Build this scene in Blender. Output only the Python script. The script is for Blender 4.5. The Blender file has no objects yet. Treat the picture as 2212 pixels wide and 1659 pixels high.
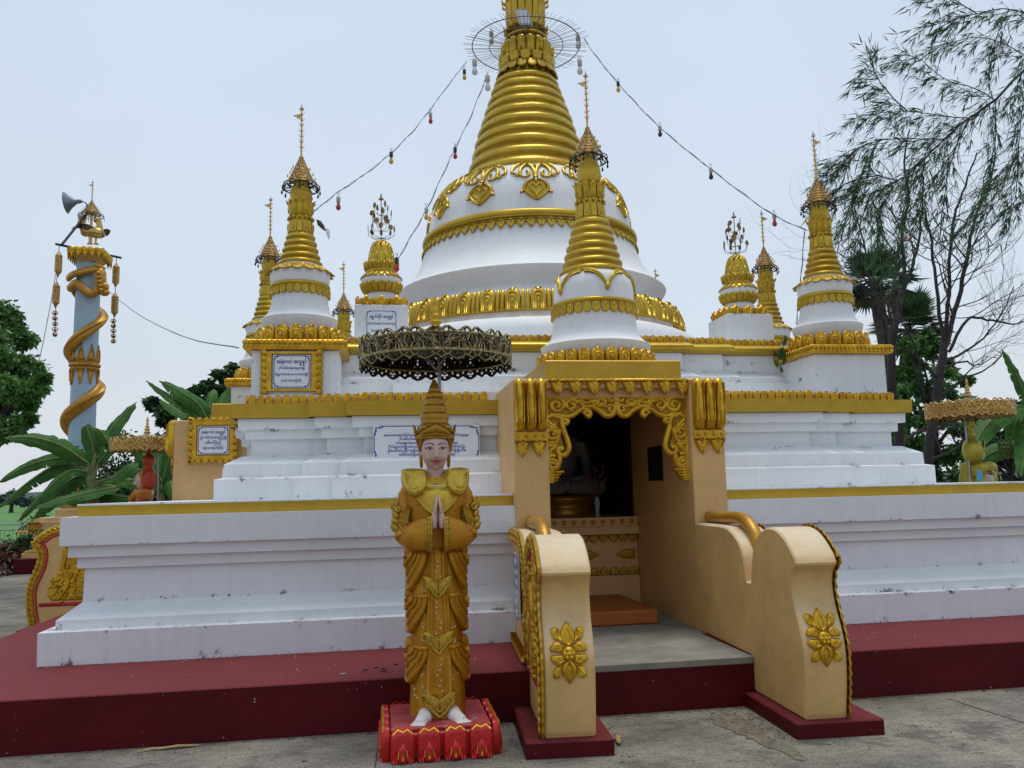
import bpy, math, random, re
from math import sin, cos, pi, radians, sqrt, atan2, hypot
from mathutils import Vector, Matrix, noise
random.seed(7)
S = bpy.context.scene
COL = S.collection

# ---------------------------------------------------------------- camera
FPX, PITCH, ROLL, YAW, EYE = 1800.0, 0.126998952, -0.0233297523, 0.162390511, 1.6
_f = Vector((sin(YAW)*cos(PITCH), cos(YAW)*cos(PITCH), sin(PITCH)))
_r = Vector((cos(YAW), -sin(YAW), 0)); _u = _r.cross(_f)
CR = cos(ROLL)*_r + sin(ROLL)*_u; CU = -sin(ROLL)*_r + cos(ROLL)*_u; CF = _f
cd = bpy.data.cameras.new('camera'); cam = bpy.data.objects.new('camera', cd); COL.objects.link(cam)
cd.sensor_width = 36; cd.lens = FPX*36/2212; cd.clip_end = 3000; cd.clip_start = 0.05
cam.matrix_world = Matrix(((CR.x, CU.x, -CF.x, 0), (CR.y, CU.y, -CF.y, 0), (CR.z, CU.z, -CF.z, EYE), (0, 0, 0, 1)))
S.camera = cam

def at(px, py, Y):
    """surveyed point: sight line through a reading of the photo at distance Y north of the camera"""
    d = CR*((px-1106)/FPX) - CU*((py-829.5)/FPX) + CF
    return Vector((0, 0, EYE)) + d*(Y/d.y)

# ---------------------------------------------------------------- sky and light
SUN_EL, SUN_ROT = radians(84), radians(37)
w = bpy.data.worlds.new("World"); S.world = w; w.use_nodes = True
nt = w.node_tree; N = nt.nodes; Lk = nt.links
bg = N['Background']
sky = N.new('ShaderNodeTexSky'); sky.sky_type = 'NISHITA'; sky.sun_disc = False
sky.sun_elevation = SUN_EL; sky.sun_rotation = SUN_ROT; sky.air_density = 1.6; sky.dust_density = 4
tc = N.new('ShaderNodeTexCoord'); sp = N.new('ShaderNodeSeparateXYZ'); Lk.new(tc.outputs['Generated'], sp.inputs[0])
rp = N.new('ShaderNodeValToRGB'); Lk.new(sp.outputs['Z'], rp.inputs[0])
rp.color_ramp.elements[0].position = 0.0; rp.color_ramp.elements[0].color = (6.3, 6.55, 6.95, 1)
rp.color_ramp.elements[1].position = 0.75; rp.color_ramp.elements[1].color = (4.5, 5.4, 6.55, 1)
e = rp.color_ramp.elements.new(0.22); e.color = (5.4, 6.1, 7.0, 1)
nz = N.new('ShaderNodeTexNoise'); nz.inputs['Scale'].default_value = 1.9; nz.inputs['Detail'].default_value = 4
Lk.new(tc.outputs['Generated'], nz.inputs['Vector'])
mr = N.new('ShaderNodeMapRange'); Lk.new(nz.outputs['Fac'], mr.inputs[0]); mr.inputs[1].default_value = .3; mr.inputs[2].default_value = .7
mr.inputs[3].default_value = .91; mr.inputs[4].default_value = 1.06
ml = N.new('ShaderNodeMixRGB'); ml.blend_type = 'MULTIPLY'; ml.inputs[0].default_value = 1
Lk.new(rp.outputs[0], ml.inputs[1]); Lk.new(mr.outputs[0], ml.inputs[2])
mx = N.new('ShaderNodeMixRGB'); mx.inputs[0].default_value = 0.9
Lk.new(sky.outputs[0], mx.inputs[1]); Lk.new(ml.outputs[0], mx.inputs[2])
Lk.new(mx.outputs[0], bg.inputs['Color']); bg.inputs['Strength'].default_value = 0.1
sl = bpy.data.lights.new('sun', 'SUN'); sl.energy = 1.5; sl.angle = radians(22); sl.color = (1, .96, .9)
so = bpy.data.objects.new('sun', sl); COL.objects.link(so)
# veiled sun almost overhead
sd = Vector((0.06, 0.08, 1.0)).normalized()
so.rotation_euler = sd.to_track_quat('Z', 'Y').to_euler(); so.location = (0, 0, 20)
S.view_settings.view_transform = 'Standard'; S.view_settings.look = 'None'
S.view_settings.exposure = 0.35; S.view_settings.gamma = 1

# ---------------------------------------------------------------- helpers: tagging
def tag(o, label=None, cat=None, group=None, kind=None):
    if label: o['label'] = label
    if cat: o['category'] = cat
    if group: o['group'] = group
    if kind: o['kind'] = kind
    return o
def empty(name, loc=(0, 0, 0), rz=0, label=None, cat=None, group=None):
    o = bpy.data.objects.new(name, None); COL.objects.link(o); o.location = loc; o.rotation_euler = (0, 0, rz)
    o.empty_display_size = .1
    return tag(o, label, cat, group)
def dup(o, parent=None):
    c = o.copy(); COL.objects.link(c); c.parent = parent
    for ch in list(o.children): dup(ch, c)
    return c

# ---------------------------------------------------------------- helpers: meshes
class MB:
    def __init__(s): s.v = []; s.f = []; s.s = []
    def add(s, vs, fs, smooth=False):
        b = len(s.v); s.v += [tuple(p) for p in vs]; s.f += [tuple(b+i for i in f) for f in fs]; s.s += [smooth]*len(fs)
        return s
    def box(s, x0, x1, y0, y1, z0, z1):
        return s.add([(x0,y0,z0),(x1,y0,z0),(x1,y1,z0),(x0,y1,z0),(x0,y0,z1),(x1,y0,z1),(x1,y1,z1),(x0,y1,z1)],
              [(3,2,1,0),(4,5,6,7),(0,1,5,4),(1,2,6,5),(2,3,7,6),(3,0,4,7)])
    def bbox(s, x0, x1, y0, y1, z0, z1, b=.006):
        """box with chamfered edges"""
        vs = []; 
        for z, i in ((z0, b), (z0+b, 0), (z1-b, 0), (z1, b)):
            X0, X1, Y0, Y1 = x0+i, x1-i, y0+i, y1-i; c = b if i == 0 else 0
            vs += [(X0+c,Y0,z),(X1-c,Y0,z),(X1,Y0+c,z),(X1,Y1-c,z),(X1-c,Y1,z),(X0+c,Y1,z),(X0,Y1-c,z),(X0,Y0+c,z)]
        fs = [tuple(reversed(range(8))), tuple(range(24, 32))]
        for k in range(3):
            for i in range(8): fs.append((k*8+i, k*8+(i+1) % 8, k*8+8+(i+1) % 8, k*8+8+i))
        return s.add(vs, fs)
    def lathe(s, prof, c=(0, 0), n=48, smooth=True, caps=True, fn=None):
        vs = []; fs = []; m = len(prof)
        for (r, z) in prof:
            for i in range(n):
                a = 2*pi*i/n; rr = r if fn is None else fn(r, z, a)
                vs.append((c[0]+rr*sin(a), c[1]-rr*cos(a), z))
        for k in range(m-1):
            for i in range(n):
                j = (i+1) % n; fs.append((k*n+i, k*n+j, (k+1)*n+j, (k+1)*n+i))
        s.add(vs, fs, smooth)
        if caps:
            s.add(vs[:n], [tuple(reversed(range(n)))]); s.add(vs[-n:], [tuple(range(n))])
        return s
    def tube(s, pts, r, n=6, smooth=True, caps=True, flat=None):
        P = [Vector(p) for p in pts]; m = len(P)
        R = r if isinstance(r, (list, tuple)) else [r]*m
        up = None; rings = []
        for i, p in enumerate(P):
            t = (P[min(i+1, m-1)]-P[max(i-1, 0)])
            if t.length < 1e-9: t = Vector((0, 0, 1))
            t.normalize()
            if up is None: up = Vector((0, 0, 1)) if abs(t.z) < .9 else Vector((1, 0, 0))
            a = t.cross(up)
            if a.length < 1e-6: a = t.cross(Vector((1, 0, 0.1)))
            a.normalize(); up = a.cross(t).normalized()
            for k in range(n):
                th = 2*pi*k/n; rings.append(p + (a*cos(th) + up*sin(th)*(flat or 1))*R[i])
        fs = []
        for i in range(m-1):
            for k in range(n):
                j = (k+1) % n; fs.append((i*n+k, i*n+j, (i+1)*n+j, (i+1)*n+k))
        s.add(rings, fs, smooth)
        if caps:
            s.add(rings[:n], [tuple(reversed(range(n)))]); s.add(rings[-n:], [tuple(range(n))])
        return s
    def torus(s, c, R, r, n=32, m=6, rz=None):
        vs = []; fs = []; rz = rz or r
        for i in range(n):
            a = 2*pi*i/n
            for k in range(m):
                b = 2*pi*k/m; q = R+r*cos(b); vs.append((c[0]+q*sin(a), c[1]-q*cos(a), c[2]+rz*sin(b)))
        for i in range(n):
            for k in range(m):
                fs.append((i*m+k, ((i+1) % n)*m+k, ((i+1) % n)*m+(k+1) % m, i*m+(k+1) % m))
        return s.add(vs, fs, True)
    def ball(s, c, r, n=10, m=6, rot=None, smooth=True):
        if not isinstance(r, (tuple, list)): r = (r, r, r)
        vs = []; fs = []
        for k in range(m+1):
            ph = -pi/2+pi*k/m
            for i in range(n):
                a = 2*pi*i/n; p = Vector((r[0]*cos(ph)*cos(a), r[1]*cos(ph)*sin(a), r[2]*sin(ph)))
                if rot: p = rot @ p
                vs.append((c[0]+p.x, c[1]+p.y, c[2]+p.z))
        for k in range(m):
            for i in range(n):
                fs.append((k*n+i, k*n+(i+1) % n, (k+1)*n+(i+1) % n, (k+1)*n+i))
        return s.add(vs, fs, smooth)
    def loops(s, loops, smooth=False, cap0=True, cap1=True):
        n = len(loops[0]); vs = [p for l in loops for p in l]; fs = []
        for k in range(len(loops)-1):
            for i in range(n):
                j = (i+1) % n; fs.append((k*n+i, k*n+j, (k+1)*n+j, (k+1)*n+i))
        s.add(vs, fs, smooth)
        if cap0: s.add(loops[0], [tuple(reversed(range(n)))])
        if cap1: s.add(loops[-1], [tuple(range(n))])
        return s
    def prism(s, poly, F, h, smooth=False):
        """polygon (u,v) extruded from n=0 to n=h in frame F"""
        return s.loops([[F(u, v, 0) for u, v in poly], [F(u, v, h) for u, v in poly]], smooth)
    def build(s, name, mat, parent=None, loc=None, mods=None, weld=False):
        off = Vector((0, 0, 0)); p = parent
        while p is not None: off += p.location; p = p.parent
        if loc: off += Vector(loc)
        me = bpy.data.meshes.new(name); me.from_pydata([(a-off.x, b-off.y, c-off.z) for a, b, c in s.v], [], s.f)
        me.polygons.foreach_set('use_smooth', s.s)
        for m in (mat if isinstance(mat, (list, tuple)) else [mat]): me.materials.append(m)
        me.update()
        o = bpy.data.objects.new(name, me); COL.objects.link(o)
        if parent is not None: o.parent = parent
        if loc: o.location = loc
        return o

def plane_frame(O, U, V):
    O, U, V = Vector(O), Vector(U), Vector(V); Nn = U.cross(V).normalized()
    return lambda u, v, n=0: O+U*u+V*v+Nn*n
def cyl_frame(R, cx=0, cy=0, th0=0, rref=1.0):
    """u = arc length at rref, v = height, n = outward; R = function of height"""
    def F(u, v, n=0):
        a = th0+u/rref; r = R(v)+n
        return Vector((cx+r*sin(a), cy-r*cos(a), v))
    return F
def rev_frame(prof, cx, cy, th0, rref):
    """surface of revolution: u = arc length round at rref, v = distance down the profile from its first point"""
    S_ = [0]
    for p, q in zip(prof, prof[1:]): S_.append(S_[-1]+hypot(q[0]-p[0], q[1]-p[1]))
    def F(u, v, n=0):
        k = 0
        while k < len(S_)-2 and S_[k+1] < v: k += 1
        t = (v-S_[k])/(S_[k+1]-S_[k]); p, q = prof[k], prof[k+1]
        dr, dz = q[0]-p[0], q[1]-p[1]; L = hypot(dr, dz)
        r = p[0]+dr*t-dz/L*n; z = p[1]+dz*t+dr/L*n; a = th0+u/rref
        return Vector((cx+r*sin(a), cy-r*cos(a), z))
    return F
def sub(F, u0, v0, su=1, sv=1, rot=0, n0=0):
    c, s_ = cos(rot), sin(rot)
    return lambda u, v, n=0: F(u0+(u*su*c-v*sv*s_), v0+(u*su*s_+v*sv*c), n0+n)
def dome(mb, F, poly, layers=((1, 0), (.85, .8), (.45, 1)), h=.01, c=None, smooth=True):
    """cushion-shaped relief over a polygon"""
    if c is None: c = (sum(p[0] for p in poly)/len(poly), sum(p[1] for p in poly)/len(poly))
    n = len(poly); vs = []; fs = []
    for k, (sc, d) in enumerate(layers):
        for (u, v) in poly: vs.append(F(c[0]+(u-c[0])*sc, c[1]+(v-c[1])*sc, d*h))
    vs.append(F(c[0], c[1], layers[-1][1]*h)); L = len(layers)
    for k in range(L-1):
        for i in range(n):
            j = (i+1) % n; fs.append((k*n+i, k*n+j, (k+1)*n+j, (k+1)*n+i))
    for i in range(n): fs.append(((L-1)*n+i, (L-1)*n+(i+1) % n, L*n))
    mb.add(vs, fs, smooth)
def ribbon(mb, F, pts, w, h, taper=None, n0=0, smooth=True):
    """raised moulding along a curve in a frame"""
    m = len(pts); vs = []; fs = []
    for i, (u, v) in enumerate(pts):
        a = pts[max(i-1, 0)]; b = pts[min(i+1, m-1)]; du, dv = b[0]-a[0], b[1]-a[1]; L = hypot(du, dv) or 1
        nu, nv = -dv/L, du/L; t = i/(m-1)
        ww = w*(taper(t) if taper else 1)/2; hh = h*(min(1, .4+.6*(taper(t) if taper else 1)))
        for k, (q, hq) in enumerate(((-1, 0), (-.75, .75), (0, 1), (.75, .75), (1, 0))):
            vs.append(F(u+nu*ww*q, v+nv*ww*q, n0+hh*hq))
    for i in range(m-1):
        for k in range(4): fs.append((i*5+k, i*5+k+1, i*5+5+k+1, i*5+5+k))
    fs.append((0, 1, 2, 3, 4)); e_ = (m-1)*5; fs.append((e_+4, e_+3, e_+2, e_+1, e_))
    fs.append((0,4,e_+4,e_)) if m == 2 else None
    mb.add(vs, fs, smooth)
def spiral(cx, cy, r, a0=0, turns=1.5, dr=1, k=.15, n=18):
    return [(cx+r*(1-(1-k)*i/n)*cos(a0+dr*2*pi*turns*i/n), cy+r*(1-(1-k)*i/n)*sin(a0+dr*2*pi*turns*i/n)) for i in range(n+1)]
def bez(p0, p1, p2, p3, n=10):
    o = []
    for i in range(n+1):
        t = i/n; q = 1-t
        o.append(tuple(q**3*p0[k]+3*q*q*t*p1[k]+3*q*t*t*p2[k]+t**3*p3[k] for k in range(len(p0))))
    return o
def spline(P, n=6):
    """catmull-rom"""
    o = []; m = len(P)
    for i in range(m-1):
        a, b, c, d = P[max(i-1, 0)], P[i], P[i+1], P[min(i+2, m-1)]
        for j in range(n):
            t = j/n
            o.append(tuple(.5*(2*b[k]+(c[k]-a[k])*t+(2*a[k]-5*b[k]+4*c[k]-d[k])*t*t+(3*b[k]-a[k]-3*c[k]+d[k])*t**3) for k in range(len(b))))
    o.append(tuple(P[-1])); return o
def arch(w, h, n=8, point=0):
    r = w/2; a = [(-r, 0), (r, 0), (r, h-r)]
    for i in range(1, n): 
        t = pi*i/n; a.append((r*cos(t), h-r+r*sin(t)+(point if i == n//2 else 0)))
    a.append((-r, h-r)); return a
def lotus_petal(mb, F, w, h, d, fine=True):
    """upright round-headed petal with an inner arch and bud, local u centred, v from 0"""
    dome(mb, F, arch(w*.94, h, 8), ((1, 0), (.97, .72), (.88, .95), (.7, 1)), d, c=(0, h*.5))
    if fine:
        r = w*.26; hh = h*.62
        p = [(-r, h*.05)]+[(r*cos(pi-pi*i/6), hh-r+r*sin(pi*i/6)) for i in range(7)]+[(r, h*.05)]
        ribbon(mb, lambda u, v, n=0: F(u, v, n+d*.92), p, w*.11, d*.28)
        dome(mb, lambda u, v, n=0: F(u, v, n+d*.9), [(w*.09*cos(2*pi*i/6), hh*.5+h*.17*sin(2*pi*i/6)) for i in range(6)], h=d*.4)
        for s_ in (-1, 1):
            ribbon(mb, lambda u, v, n=0: F(u, v, n+d*.95), [(s_*w*.05, h*.93), (s_*w*.2, h*.9), (s_*w*.3, h*.75)], w*.1, d*.2)
def spade(mb, F, w, h, d):
    """hanging leaf: point down, two curls on top; v from 0 (top) to -h"""
    dome(mb, F, [(-w*.5, -h*.12), (-w*.42, -h*.45), (-w*.16, -h*.8), (0, -h), (w*.16, -h*.8), (w*.42, -h*.45), (w*.5, -h*.12), (0, -h*.02)], h=d*.6, c=(0, -h*.4))
    for s_ in (-1, 1):
        for k, q in enumerate((.38, .27, .16)):
            ribbon(mb, lambda u, v, n=0: F(u, v, n+d*.45), [(s_*w*(.5-.06*k), -h*(.14+.05*k)), (s_*w*(.3-.05*k), -h*(.5+.08*k)), (s_*w*.03, -h*(.7+.07*k))], w*.09, d*.4)
        ribbon(mb, lambda u, v, n=0: F(u, v, n), [(0, -h*.3), (s_*w*.12, -h*.06), (s_*w*.34, 0), (s_*w*.52, -h*.06)], w*.13, d)
    dome(mb, lambda u, v, n=0: F(u, v, n+d*.5), [(w*.09*cos(2*pi*i/6), -h*.66+w*.09*sin(2*pi*i/6)) for i in range(6)], h=d*.5)

# ---------------------------------------------------------------- materials
def mat(name, col, rough=.6, metal=0, spec=.5, var=.12, scale=3, bump=.15, bscale=40, stain=None, streak=0, coord='Object', col2=None, bdist=.01, extra=None, coat=0, trans=0):
    m = bpy.data.materials.new(name); m.use_nodes = True
    t = m.node_tree; n = t.nodes; l = t.links; b = n['Principled BSDF']
    b.inputs['Roughness'].default_value = rough; b.inputs['Metallic'].default_value = metal
    b.inputs['Specular IOR Level'].default_value = spec; b.inputs['Coat Weight'].default_value = coat
    tc = n.new('ShaderNodeTexCoord'); co = tc.outputs[coord]
    nz = n.new('ShaderNodeTexNoise'); nz.inputs['Scale'].default_value = scale; nz.inputs['Detail'].default_value = 8; nz.inputs['Roughness'].default_value = .65
    l.new(co, nz.inputs['Vector'])
    r = n.new('ShaderNodeValToRGB'); l.new(nz.outputs['Fac'], r.inputs[0])
    c2 = col2 or tuple(c*(1-var*2) for c in col)
    r.color_ramp.elements[0].position = .32; r.color_ramp.elements[0].color = (*c2, 1)
    r.color_ramp.elements[1].position = .66; r.color_ramp.elements[1].color = (*[min(1, c*(1+var*.5)) for c in col], 1)
    out = r.outputs[0]
    if streak:
        mp = n.new('ShaderNodeMapping'); l.new(co, mp.inputs['Vector']); mp.inputs['Scale'].default_value = (14, 14, .8)
        n2 = n.new('ShaderNodeTexNoise'); n2.inputs['Scale'].default_value = 1.6; n2.inputs['Detail'].default_value = 9; n2.inputs['Roughness'].default_value = .7
        l.new(mp.outputs[0], n2.inputs['Vector'])
        r2 = n.new('ShaderNodeValToRGB'); l.new(n2.outputs['Fac'], r2.inputs[0])
        r2.color_ramp.elements[0].position = .28; r2.color_ramp.elements[0].color = (1-streak, 1-streak, 1-streak*.95, 1)
        r2.color_ramp.elements[1].position = .55; r2.color_ramp.elements[1].color = (1, 1, 1, 1)
        x = n.new('ShaderNodeMixRGB'); x.blend_type = 'MULTIPLY'; x.inputs[0].default_value = 1
        l.new(out, x.inputs[1]); l.new(r2.outputs[0], x.inputs[2]); out = x.outputs[0]
    if stain:
        sc, th, scol, amt = stain
        n3 = n.new('ShaderNodeTexNoise'); n3.inputs['Scale'].default_value = sc; n3.inputs['Detail'].default_value = 12; n3.inputs['Roughness'].default_value = .78
        l.new(co, n3.inputs['Vector'])
        r3 = n.new('ShaderNodeValToRGB'); l.new(n3.outputs['Fac'], r3.inputs[0])
        r3.color_ramp.elements[0].position = th; r3.color_ramp.elements[0].color = (0, 0, 0, 1)
        r3.color_ramp.elements[1].position = min(1, th+.08); r3.color_ramp.elements[1].color = (amt, amt, amt, 1)
        x = n.new('ShaderNodeMixRGB'); l.new(r3.outputs[0], x.inputs[0]); l.new(out, x.inputs[1]); x.inputs[2].default_value = (*scol, 1); out = x.outputs[0]
    if extra: out = extra(n, l, tc, out, b)
    l.new(out, b.inputs['Base Color'])
    if bump:
        nb = n.new('ShaderNodeTexNoise'); nb.inputs['Scale'].default_value = bscale; nb.inputs['Detail'].default_value = 6; nb.inputs['Roughness'].default_value = .6
        l.new(co, nb.inputs['Vector'])
        bp = n.new('ShaderNodeBump'); bp.inputs['Strength'].default_value = bump; bp.inputs['Distance'].default_value = bdist
        l.new(nb.outputs['Fac'], bp.inputs['Height']); l.new(bp.outputs[0], b.inputs['Normal'])
    if trans:
        td = n.new('ShaderNodeBsdfTranslucent'); l.new(out, td.inputs[0]); ms = n.new('ShaderNodeMixShader'); ms.inputs[0].default_value = trans
        l.new(b.outputs[0], ms.inputs[1]); l.new(td.outputs[0], ms.inputs[2]); l.new(ms.outputs[0], n['Material Output'].inputs[0])
    return m
def _grime(n, l, tc, out, b):
    # black mould: ragged patches, densest along the ledges where water stands
    s = n.new('ShaderNodeSeparateXYZ'); g = n.new('ShaderNodeNewGeometry'); l.new(g.outputs['Position'], s.inputs[0])
    bands = None
    for z0, wd in ((.35, .05), (.60, .035), (.80, .03), (1.25, .02), (1.575, .05), (1.77, .03), (1.98, .025), (2.24, .02), (2.60, .05), (2.79, .03), (2.93, .03), (3.05, .04), (3.78, .04)):
        a = n.new('ShaderNodeMath'); a.operation = 'SUBTRACT'; l.new(s.outputs['Z'], a.inputs[0]); a.inputs[1].default_value = z0
        a2 = n.new('ShaderNodeMath'); a2.operation = 'ABSOLUTE'; l.new(a.outputs[0], a2.inputs[0])
        a3 = n.new('ShaderNodeMapRange'); l.new(a2.outputs[0], a3.inputs[0]); a3.inputs[1].default_value = 0; a3.inputs[2].default_value = wd*2.2; a3.inputs[3].default_value = 1; a3.inputs[4].default_value = 0
        if bands is None: bands = a3.outputs[0]
        else:
            m = n.new('ShaderNodeMath'); m.operation = 'MAXIMUM'; l.new(bands, m.inputs[0]); l.new(a3.outputs[0], m.inputs[1]); bands = m.outputs[0]
    mp = n.new('ShaderNodeMapping'); l.new(tc.outputs['Object'], mp.inputs[0]); mp.inputs['Scale'].default_value = (1.2, 1.2, .8)
    v = n.new('ShaderNodeTexNoise'); v.inputs['Scale'].default_value = 4.6; v.inputs['Detail'].default_value = 13; v.inputs['Roughness'].default_value = .82; l.new(mp.outputs[0], v.inputs['Vector'])
    q = n.new('ShaderNodeMath'); q.operation = 'MULTIPLY_ADD'; l.new(bands, q.inputs[0]); q.inputs[1].default_value = .10; l.new(v.outputs['Fac'], q.inputs[2])
    r = n.new('ShaderNodeValToRGB'); l.new(q.outputs[0], r.inputs[0]); r.color_ramp.elements[0].position = .64; r.color_ramp.elements[0].color = (0, 0, 0, 1); r.color_ramp.elements[1].position = .70; r.color_ramp.elements[1].color = (.9, .9, .9, 1)
    x = n.new('ShaderNodeMixRGB'); l.new(r.outputs[0], x.inputs[0]); l.new(out, x.inputs[1]); x.inputs[2].default_value = (.07, .07, .065, 1)
    return x.outputs[0]
WHITE = mat('white_lime_paint', (.735, .752, .77), .7, var=.045, scale=1.1, bump=.3, bscale=14, streak=.07, stain=(7, .72, (.25, .25, .23), .5), spec=.3, extra=_grime, bdist=.01)
WHITE2 = mat('white_bell_paint', (.76, .77, .785), .6, var=.04, scale=1.6, bump=.2, bscale=9, streak=.09, stain=(9, .70, (.3, .31, .3), .5), spec=.3)
GOLD = mat('gold_paint', (.62, .385, .022), .36, metal=.65, var=.2, scale=9, bump=.4, bscale=38, col2=(.42, .20, .012), stain=(17, .69, (.14, .07, .01), .55))
GOLDS = mat('gold_spire_paint', (.53, .365, .035), .36, metal=.68, var=.12, scale=3, bump=.25, bscale=22, col2=(.44, .27, .03), stain=(14, .72, (.12, .09, .03), .6))
MUST = mat('mustard_gold_band', (.47, .295, .02), .42, metal=.35, var=.08, scale=6, bump=.3, bscale=30, stain=(11, .70, (.20, .12, .02), .7))
CREAM = mat('cream_wall_paint', (.68, .415, .165), .55, var=.08, scale=1.8, bump=.3, bscale=40, streak=.07, stain=(7, .72, (.3, .24, .15), .4))
def _pale_tops(n, l, tc, out, b):
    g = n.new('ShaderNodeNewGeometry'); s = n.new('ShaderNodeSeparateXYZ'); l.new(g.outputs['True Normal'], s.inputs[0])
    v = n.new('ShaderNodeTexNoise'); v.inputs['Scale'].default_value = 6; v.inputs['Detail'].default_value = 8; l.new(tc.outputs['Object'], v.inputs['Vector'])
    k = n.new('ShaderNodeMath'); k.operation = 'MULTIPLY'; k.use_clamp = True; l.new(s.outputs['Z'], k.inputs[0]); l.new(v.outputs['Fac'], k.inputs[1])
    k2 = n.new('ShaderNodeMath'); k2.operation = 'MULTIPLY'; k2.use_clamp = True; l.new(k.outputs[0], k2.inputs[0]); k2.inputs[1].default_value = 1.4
    y = n.new('ShaderNodeMixRGB'); l.new(k2.outputs[0], y.inputs[0]); l.new(out, y.inputs[1]); y.inputs[2].default_value = (.62, .56, .43, 1)   # top light and some fading painted on up-facing sides
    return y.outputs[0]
CREAM2 = mat('pale_cream_paint', (.68, .43, .16), .6, var=.1, scale=3, streak=.09, bump=.35, bscale=45, stain=(5, .655, (.22, .19, .14), .5), extra=_pale_tops)
DARKMETAL = mat('dark_iron', (.035, .03, .028), .5, metal=.6, bump=0)
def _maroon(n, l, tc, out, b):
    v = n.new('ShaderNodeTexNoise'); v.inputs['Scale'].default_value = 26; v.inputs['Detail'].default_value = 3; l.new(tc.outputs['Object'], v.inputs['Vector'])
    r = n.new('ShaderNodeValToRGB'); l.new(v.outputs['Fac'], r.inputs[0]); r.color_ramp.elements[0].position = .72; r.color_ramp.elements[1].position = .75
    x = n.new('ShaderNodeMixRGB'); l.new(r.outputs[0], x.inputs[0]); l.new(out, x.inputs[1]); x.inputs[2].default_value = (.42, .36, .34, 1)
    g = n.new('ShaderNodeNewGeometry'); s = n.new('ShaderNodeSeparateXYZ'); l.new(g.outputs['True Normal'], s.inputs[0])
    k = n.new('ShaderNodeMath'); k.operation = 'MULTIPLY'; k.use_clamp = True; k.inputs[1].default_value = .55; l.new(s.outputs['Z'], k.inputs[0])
    y = n.new('ShaderNodeMixRGB'); l.new(k.outputs[0], y.inputs[0]); l.new(x.outputs[0], y.inputs[1]); y.inputs[2].default_value = (.20, .035, .04, 1)   # up-facing sides mixed to a lighter red
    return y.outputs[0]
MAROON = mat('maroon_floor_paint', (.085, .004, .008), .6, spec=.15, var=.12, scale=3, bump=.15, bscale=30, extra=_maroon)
FADED = mat('bare_cement_top', (.265, .25, .215), .85, spec=.2, var=.2, scale=3, bump=.3, bscale=50, stain=(2.5, .55, (.2, .2, .18), .5))
ORANGE = mat('orange_step_paint', (.42, .115, .02), .5, var=.1, scale=5, bump=.2, stain=(12, .68, (.12, .04, .02), .8))
RED = mat('red_gloss_paint', (.55, .012, .012), .35, var=.12, scale=8, bump=.25, bscale=50)
REDTOP = mat('red_worn_paint', (.42, .045, .05), .5, var=.25, scale=6, bump=.25, bscale=50, stain=(4, .56, (.42, .36, .38), .75))
TRIMRED = mat('red_trim_paint', (.50, .012, .02), .45, bump=.1)
SKIN = mat('pale_skin_paint', (.60, .40, .35), .42, var=.04, scale=10, bump=.08, bscale=60)
FOOT = mat('white_foot_paint', (.74, .69, .67), .55, var=.05, bump=.2, stain=(30, .66, (.4, .3, .25), .5))
ROBE = mat('amber_gold_robe_paint', (.47, .225, .010), .40, spec=.35, metal=.38, var=.2, scale=6, bump=.5, bscale=40, col2=(.40, .14, .004), stain=(22, .66, (.16, .07, .01), .5))
CREST = mat('crest_gold_paint', (.50, .30, .025), .36, metal=.5, var=.2, scale=10, bump=.4)
ROBEG = mat('bright_gold_robe_paint', (.62, .43, .05), .33, metal=.55, var=.2, scale=12, bump=.45, bscale=40, col2=(.46, .27, .02))
CROWNM = mat('brown_gold_crown_paint', (.40, .195, .012), .36, metal=.5, var=.15, scale=10, bump=.25, bscale=30)
LIPS = mat('lip_paint', (.50, .05, .08), .35, bump=0)
BLACK = mat('black_paint', (.006, .006, .006), .4, bump=0, var=0)
IRIS = mat('brown_iris_paint', (.035, .015, .008), .25, bump=0, var=0)
EYEW = mat('eye_white_paint', (.62, .56, .54), .35, bump=0, var=0)
DOTW = mat('white_dot_paint', (.68, .62, .52), .5, bump=0, var=.05)
TILE = mat('white_glazed_tile', (.72, .74, .78), .15, var=.02, bump=0)
BLUE = mat('blue_print', (.02, .045, .30), .35, bump=0, var=0)
BLUEPILLAR = mat('pale_blue_paint', (.36, .50, .60), .55, var=.07, scale=2, bump=.25, bscale=40, streak=.08)
NAGA = mat('orange_gold_paint', (.52, .26, .03), .42, metal=.45, var=.15, scale=8, bump=.3)
BRASS = mat('brass_sheet', (.60, .38, .13), .28, metal=.95, var=.15, scale=20, bump=.1)
BRASSD = mat('blackened_brass', (.075, .055, .028), .30, metal=.8, var=.45, scale=16, bump=.3, bscale=60, col2=(.015, .012, .01))
GILTE = mat('rubbed_gilt_edge', (.55, .46, .22), .3, metal=.9, var=.3, scale=30, bump=.2, col2=(.2, .15, .06))
STEEL = mat('galvanised_steel', (.35, .36, .37), .35, metal=.9, bump=0)
WIRE = mat('blue_green_wire', (.07, .12, .15), .5, bump=0)
GLASS = mat('clear_bulb_glass', (.6, .64, .68), .08, bump=0, var=0)
REDGL = mat('red_bulb_glass', (.45, .01, .03), .1, bump=0, var=0)
YELGL = mat('yellow_bulb_glass', (.6, .38, .02), .1, bump=0, var=0)
CERAM = mat('bulb_socket_ceramic', (.45, .42, .35), .5, bump=0)
BLKPL = mat('black_plastic', (.02, .022, .03), .4, bump=0)
LEAF = mat('tree_leaf', (.10, .25, .05), .5, var=.35, scale=.7, bump=0, trans=.25)
LEAFD = mat('dark_tree_leaf', (.035, .10, .025), .5, var=.35, scale=.8, bump=0, trans=.2)
BAMB = mat('bamboo_leaf', (.04, .11, .03), .5, var=.3, scale=2, bump=0, trans=.25)
PALM = mat('palm_leaf', (.045, .11, .035), .5, var=.3, scale=2, bump=0, trans=.15)
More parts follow.
